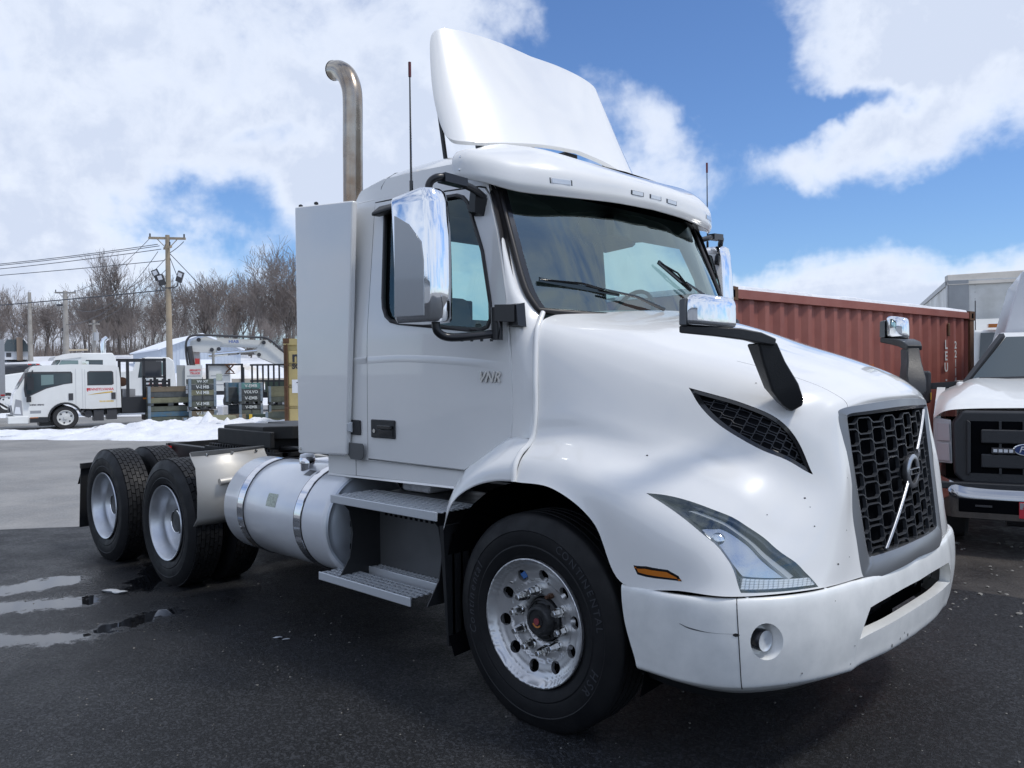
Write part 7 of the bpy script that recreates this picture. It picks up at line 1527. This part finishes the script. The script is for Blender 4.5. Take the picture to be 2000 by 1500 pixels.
for col, (x, s_) in enumerate(((CLN - .92, 'LEU-8L'), (CLN - .60, '22114500'))):
    for k, c in enumerate(s_): place(text(c, .17 if col == 0 else .14, .001, bold=.004), (x, .024 if 1 else 0, 1.98 - k * (.155 if col == 0 else .125)), (1, 0, 0), (0, 0, 1), 'lettering', M_paintw, RC)
MB().box(CLN - .90, CLN - .84, .0, .02, 2.10, 2.28).build('vent_cover', M_rst, RC, None, .01)
# ---- white box truck behind the container
BX = yard('box_truck', 'white box truck with a grey cornered body towering behind the red container', 'truck', 10.32, 19.25, 0, -22.5)
M_boxw = mat('box_white', (.80, .81, .80), .5, var=(.8, .14, (.50, .50, .47)), bump=(3, .1)); M_boxg = mat('box_grey_trim', (.36, .37, .38), .4, .4, var=(3, .15))
MB().box(.0, 2.5, .0, 8.5, 1.15, 3.72).build('box', M_boxw, BX); MB().box(.0, .42, -.035, .0, 1.2, 3.72).build('corner_post', M_boxg, BX, None, .015); MB().box(-.02, .0, .0, .35, 1.2, 3.72).build('corner_post', M_boxg, BX); MB().hexa([(-.02, -.05, 3.60), (2.5, -.05, 3.60), (2.5, .10, 3.90), (-.02, .10, 3.86)], [(-.02, .6, 3.60), (2.5, .6, 3.60), (2.5, .6, 3.93), (-.02, .6, 3.88)]).build('front_cap', mat('box_cap', (.50, .48, .44), .5, var=(2, .2)), BX, None, .02)
MB().box(-.03, .0, .35, 8.5, 3.62, 3.74).build('side_rail', M_boxg, BX); w = MB()
for i in range(14): w.lathe([(.011, 0), (.001, -.008)], c=(.55, -.002, 1.5 + i * .16), n=6); w.lathe([(.011, 0), (.001, -.008)], c=(1.30, -.002, 1.5 + i * .16), n=6)
w.build('rivet', M_boxg, BX)['kind'] = 'stuff'
cb = MB().hexa([(.22, -1.95, .9), (2.35, -1.95, .9), (2.3, -1.80, 2.45), (.30, -1.80, 2.45)], [(.22, -.35, .9), (2.35, -.35, .9), (2.3, -.35, 2.78), (.30, -.35, 2.78)]).build('cab', M_tw, BX, None, .05); MB().hexa([(.36, -1.99, 1.50), (2.2, -1.99, 1.50), (2.15, -1.86, 2.40), (.42, -1.86, 2.40)], [(.36, -1.96, 1.50), (2.2, -1.96, 1.50), (2.15, -1.83, 2.40), (.42, -1.83, 2.40)]).build('windscreen', M_fglass, BX, None, .01)
MB().hexa([(.205, -1.75, 1.50), (.205, -.75, 1.35), (.262, -.75, 2.30), (.262, -1.65, 2.30)], [(.24, -1.75, 1.50), (.24, -.75, 1.35), (.30, -.75, 2.30), (.30, -1.65, 2.30)]).build('window', M_fglass, BX); MB().box(.55, .75, -1.95, -1.75, 2.5, 2.58).build('cab_lamp', M_amber, BX); MB().tube([(.34, -1.7, 2.4), (.34, -1.7, 3.1)], .012, 5).build('antenna', M_ins, BX); MB().box(.05, .16, -1.98, -1.9, 1.30, 1.55).build('mirror', M_ins, BX)
for x in (.5, 2.0): MB().lathe([(.001, 0), (.5, 0), (.5, .3), (.001, .3)], c=(x, -1.2, .5), axis='X', n=20).build('wheel', M_tyre2, BX)
# ---- white pickup based work truck at the right edge
FT = yard('pickup_truck', 'white pickup work truck with black grille, cut off by the right edge', 'truck', 3.93, 7.6, 0, -28)
M_ff = mat('grille_surround_black', (.03, .032, .036), .5, bump=(60, .2)); XC = .72
def sym(P): return [(2 * XC - x, y, z) for x, y, z in P]
hoodn = [[(.0, .06, 1.20), (.02, .30, 1.31), (.05, .8, 1.40), (.14, 1.45, 1.46)], [(.10, -.03, 1.275), (.14, .25, 1.375), (.18, .8, 1.45), (.24, 1.45, 1.50)], [(.30, -.06, 1.30), (.32, .22, 1.40), (.36, .8, 1.50), (.40, 1.50, 1.56)], [(XC, -.06, 1.31), (XC, .22, 1.39), (XC, .8, 1.48), (XC, 1.55, 1.56)]]
for f_ in (0, 1):
    N_ = [r if not f_ else sym(r) for r in hoodn]
    net('hood', N_, M_tw, FT, 6, 6)
w = MB(); w.hexa([(.0, .08, .78), (.0, .10, 1.22), (.02, 1.5, 1.46), (.02, 1.5, .78)], [(.06, .08, .78), (.06, .10, 1.22), (.10, 1.5, 1.46), (.10, 1.5, .78)]); w.hexa([(2 * XC, .08, .78), (2 * XC, .10, 1.22), (2 * XC - .02, 1.5, 1.46), (2 * XC - .02, 1.5, .78)], [(2 * XC - .06, .08, .78), (2 * XC - .06, .10, 1.22), (2 * XC - .1, 1.5, 1.46), (2 * XC - .1, 1.5, .78)]); w.build('fender', M_tw, FT)
def fr(nm, P, y0, y1, m_, bev=.01, par=None): return MB().hexa([(x, y0, z) for x, z in P], [(x, y1, z) for x, z in P]).build(nm, m_, par or FT, None, bev)
g = fr('grille_surround', [(.165, .70), (.15, 1.17), (.24, 1.285), (2 * XC - .24, 1.285), (2 * XC - .15, 1.17), (2 * XC - .165, .70), (2 * XC - .24, .62), (.24, .62)], -.10, .12, M_ff, .03)
fr('grille_well', [(.27, .72), (.27, 1.19), (2 * XC - .27, 1.19), (2 * XC - .27, .72)], -.102, -.10, M_dark, 0, g)
for z in (1.055, .835): fr('grille_bar', [(.38, z - .062), (.38, z + .062), (2 * XC - .38, z + .062), (2 * XC - .38, z - .062)], -.135, -.10, M_ff, .012, g)
fr('grille_bar', [(.27, .70), (.30, .73), (.30, 1.18), (.27, 1.20)], -.13, -.10, M_ff, .005, g)
for x in (.52, .70, .95): fr('grille_rib', [(x, .72), (x, 1.19), (x + .02, 1.19), (x + .02, .72)], -.125, -.10, M_ff, 0, g)
lt = fr('strobe_light', [(.46, .905), (.46, .955), (.64, .955), (.64, .905)], -.15, -.11, M_ins, .004, g)
for k in range(4): fr('diode', [(.475 + k * .04, .918), (.475 + k * .04, .945), (.505 + k * .04, .945), (.505 + k * .04, .918)], -.152, -.15, M_lampw, 0, g)
w = MB().lathe([(.12, 0), (.118, -.015), (.108, -.018), (.106, -.012), (.001, -.012)], n=36); 
for i, p in enumerate(w.v): w.v[i] = (XC + .02 + p[0], -.135 + p[1], .945 + p[2] * .46)
em2 = w.build('oval_emblem', M_chrome, g, 40); w = MB().lathe([(.105, -.0125), (.001, -.0135)], n=30)
for i, p in enumerate(w.v): w.v[i] = (XC + .02 + p[0], -.1355 + p[1], .945 + p[2] * .44)
w.build('oval_field', mat('deep_blue', (.02, .05, .18), .2, coat=1), g); place(text('Ford', .075, .001, shear=.3, bold=.001), (XC + .02, -.152, .945), (1, 0, 0), (0, 0, 1), 'lettering', M_lampw, g)
for f_ in (0, 1):
    mm = (lambda x: x) if not f_ else (lambda x: 2 * XC - x)
    hd = MB().hexa([(mm(.005), .06, .79), (mm(.155), -.05, .79), (mm(.145), -.05, 1.19), (mm(.005), .07, 1.21)], [(mm(.005), .12, .79), (mm(.155), .12, .79), (mm(.145), .12, 1.19), (mm(.005), .12, 1.21)]).build('headlight', mat('lamp_clear', (.58, .60, .62), .35, .1, coat=.4, bump=(30, .3, .004)), FT, None, .008)
    for z0, z1 in ((.815, .975), (1.0, 1.16)): MB().hexa([(mm(.03), .03, z0), (mm(.135), -.048, z0), (mm(.128), -.048, z1), (mm(.03), .035, z1)], [(mm(.03), .024, z0), (mm(.135), -.056, z0), (mm(.128), -.056, z1), (mm(.03), .029, z1)]).build('lamp_cell', M_lens, hd, None, .004)
bm2 = net('chrome_bumper', [[(-.035, .35, .70), (-.06, .35, .56), (-.04, .35, .36)], [(-.02, .10, .715), (-.045, .08, .56), (-.03, .10, .34)], [(.12, -.16, .66), (.11, -.20, .54), (.12, -.16, .325)], [(.30, -.20, .60), (.30, -.24, .50), (.30, -.20, .325)], [(XC, -.21, .59), (XC, -.25, .50), (XC, -.21, .325)], [(2 * XC - .3, -.20, .60), (2 * XC - .3, -.24, .50), (2 * XC - .3, -.20, .325)], [(2 * XC - .12, -.16, .66), (2 * XC - .11, -.20, .54), (2 * XC - .12, -.16, .325)], [(2 * XC + .02, .10, .715), (2 * XC + .045, .08, .56), (2 * XC + .03, .10, .34)]], mat('dull_chrome', (.42, .43, .45), .12, 1.0), FT, 5, 6)
MB().box(.06, 2 * XC - .06, -.20, .3, .58, .64).build('bumper_top_pad', M_ff, FT, None, .01)
fr('bumper_opening', [(.20, .385), (.20, .505), (1.24, .505), (1.24, .385)], -.262, -.235, M_dark, .01); fr('tow_hook', [(.33, .44), (.33, .455), (.46, .455), (.46, .44)], -.275, -.262, M_ins, 0)
pt = fr('licence_plate', [(.66, .36), (.66, .50), (.95, .50), (.95, .36)], -.285, -.275, M_redp, .003); fr('plate_upper', [(.665, .44), (.665, .495), (.945, .495), (.945, .44)], -.287, -.285, mat('plate_grey', (.35, .33, .34), .5), 0, pt)
place(text('BERGEY', .075, .0006, bold=.001, shear=.25), (.815, -.2885, .467), (1, 0, 0), (0, 0, 1), 'lettering', M_redp, pt); place(text('TRUCKS', .055, .0006, bold=.001), (.815, -.2865, .40), (1, 0, 0), (0, 0, 1), 'lettering', M_lampw, pt)
w = MB(); w.hexa([(.20, 1.45, .6), (2 * XC - .20, 1.45, .6), (2 * XC - .20, 1.45, 1.52), (.20, 1.45, 1.52)], [(.20, 2.6, .6), (2 * XC - .20, 2.6, .6), (2 * XC - .20, 2.6, 1.52), (.20, 2.6, 1.52)]); w.hexa([(.26, 1.55, 1.50), (2.0, 1.55, 1.50), (1.8, 2.15, 2.05), (.66, 2.15, 2.05)], [(.30, 2.7, 1.50), (2.0, 2.7, 1.50), (1.8, 2.7, 2.08), (.66, 2.7, 2.08)]); w.build('cab', M_tw, FT, None, .03)
MB().hexa([(.35, 1.52, 1.53), (1.95, 1.52, 1.53), (1.75, 2.09, 2.00), (.70, 2.09, 2.00)], [(.35, 1.50, 1.545), (1.95, 1.50, 1.545), (1.75, 2.07, 2.01), (.70, 2.07, 2.01)]).build('windscreen', M_fglass, FT); w = MB().bar((.42, 1.46, 1.555), (1.0, 1.44, 1.57), .02); w.build('wiper', M_ins, FT)
MB().bar((.29, 1.48, 1.50), (.665, 2.09, 2.03), .05, .05).build('pillar_trim', M_ff, FT)
mr_ = MB().box(-.24, -.04, 1.55, 1.68, 1.28, 1.64).build('tow_mirror', M_ff, FT, None, .03); MB().bar((-.05, 1.62, 1.47), (.26, 1.62, 1.49), .06, .07).build('mirror_arm', M_ff, mr_); MB().box(-.045, -.035, 1.52, 1.56, 1.32, 1.40).build('marker', M_yel, mr_)
for x in (.05, 1.16): wh_ = MB().lathe([(.2, -.0), (.37, .02), (.40, .05), (.40, .21), (.37, .24), (.2, .26)], c=(x, .72, .40), axis='X', n=28, cap0=True, cap1=True).build('wheel', M_tyre2, FT, 40)
w = MB(); w.box(.25, 1.2, .55, .85, .28, .42); w.box(.3, 1.15, -.1, .5, .30, .40); w.tube([(.6, .3, .25), (.85, .3, .25)], .06, 8); w.box(.1, 1.35, .3, 2.4, .42, .62); w.build('axle', M_ins, FT)
MB().box(.1, 1.35, .14, 1.4, .6, 1.15).build('engine_bay', M_dark, FT)
w = MB(); P_ = [(.60, 1.0), (.60, 1.62), (.90, 2.80), (2.6, 2.95), (2.6, 1.0)]; w.hexa([(x, 2.75, z) for x, z in P_], [(x, 5.2, z) for x, z in P_]); w.build('service_body', mat('body_grey', (.60, .62, .65), .4, coat=.4), FT, None, .02)
# ---- grey steel building across the drive, behind where the photographer stood; its roofline shows in the chrome and the tank
M_bw = mat('building_cladding', (.60, .61, .62), .6, bump=(1, .1))
BD = empty('warehouse', (-10, -27, 0)); tag(BD, 'long low grey metal clad warehouse facing the tractor across the drive', 'building')
MB().box(-22, 20, -12, 0, 0, 5.2).build('wall', M_bw, BD); MB().box(-22.2, 20.2, -12.2, .15, 5.2, 5.4).build('roof_edge', mat('roof_trim', (.12, .13, .14), .5), BD)
for k in range(4): d_ = MB().box(-18 + k * 9, -13.5 + k * 9, .0, .04, 0, 4.2).build('roller_door', mat('door_pale', (.55, .56, .57), .5), BD)
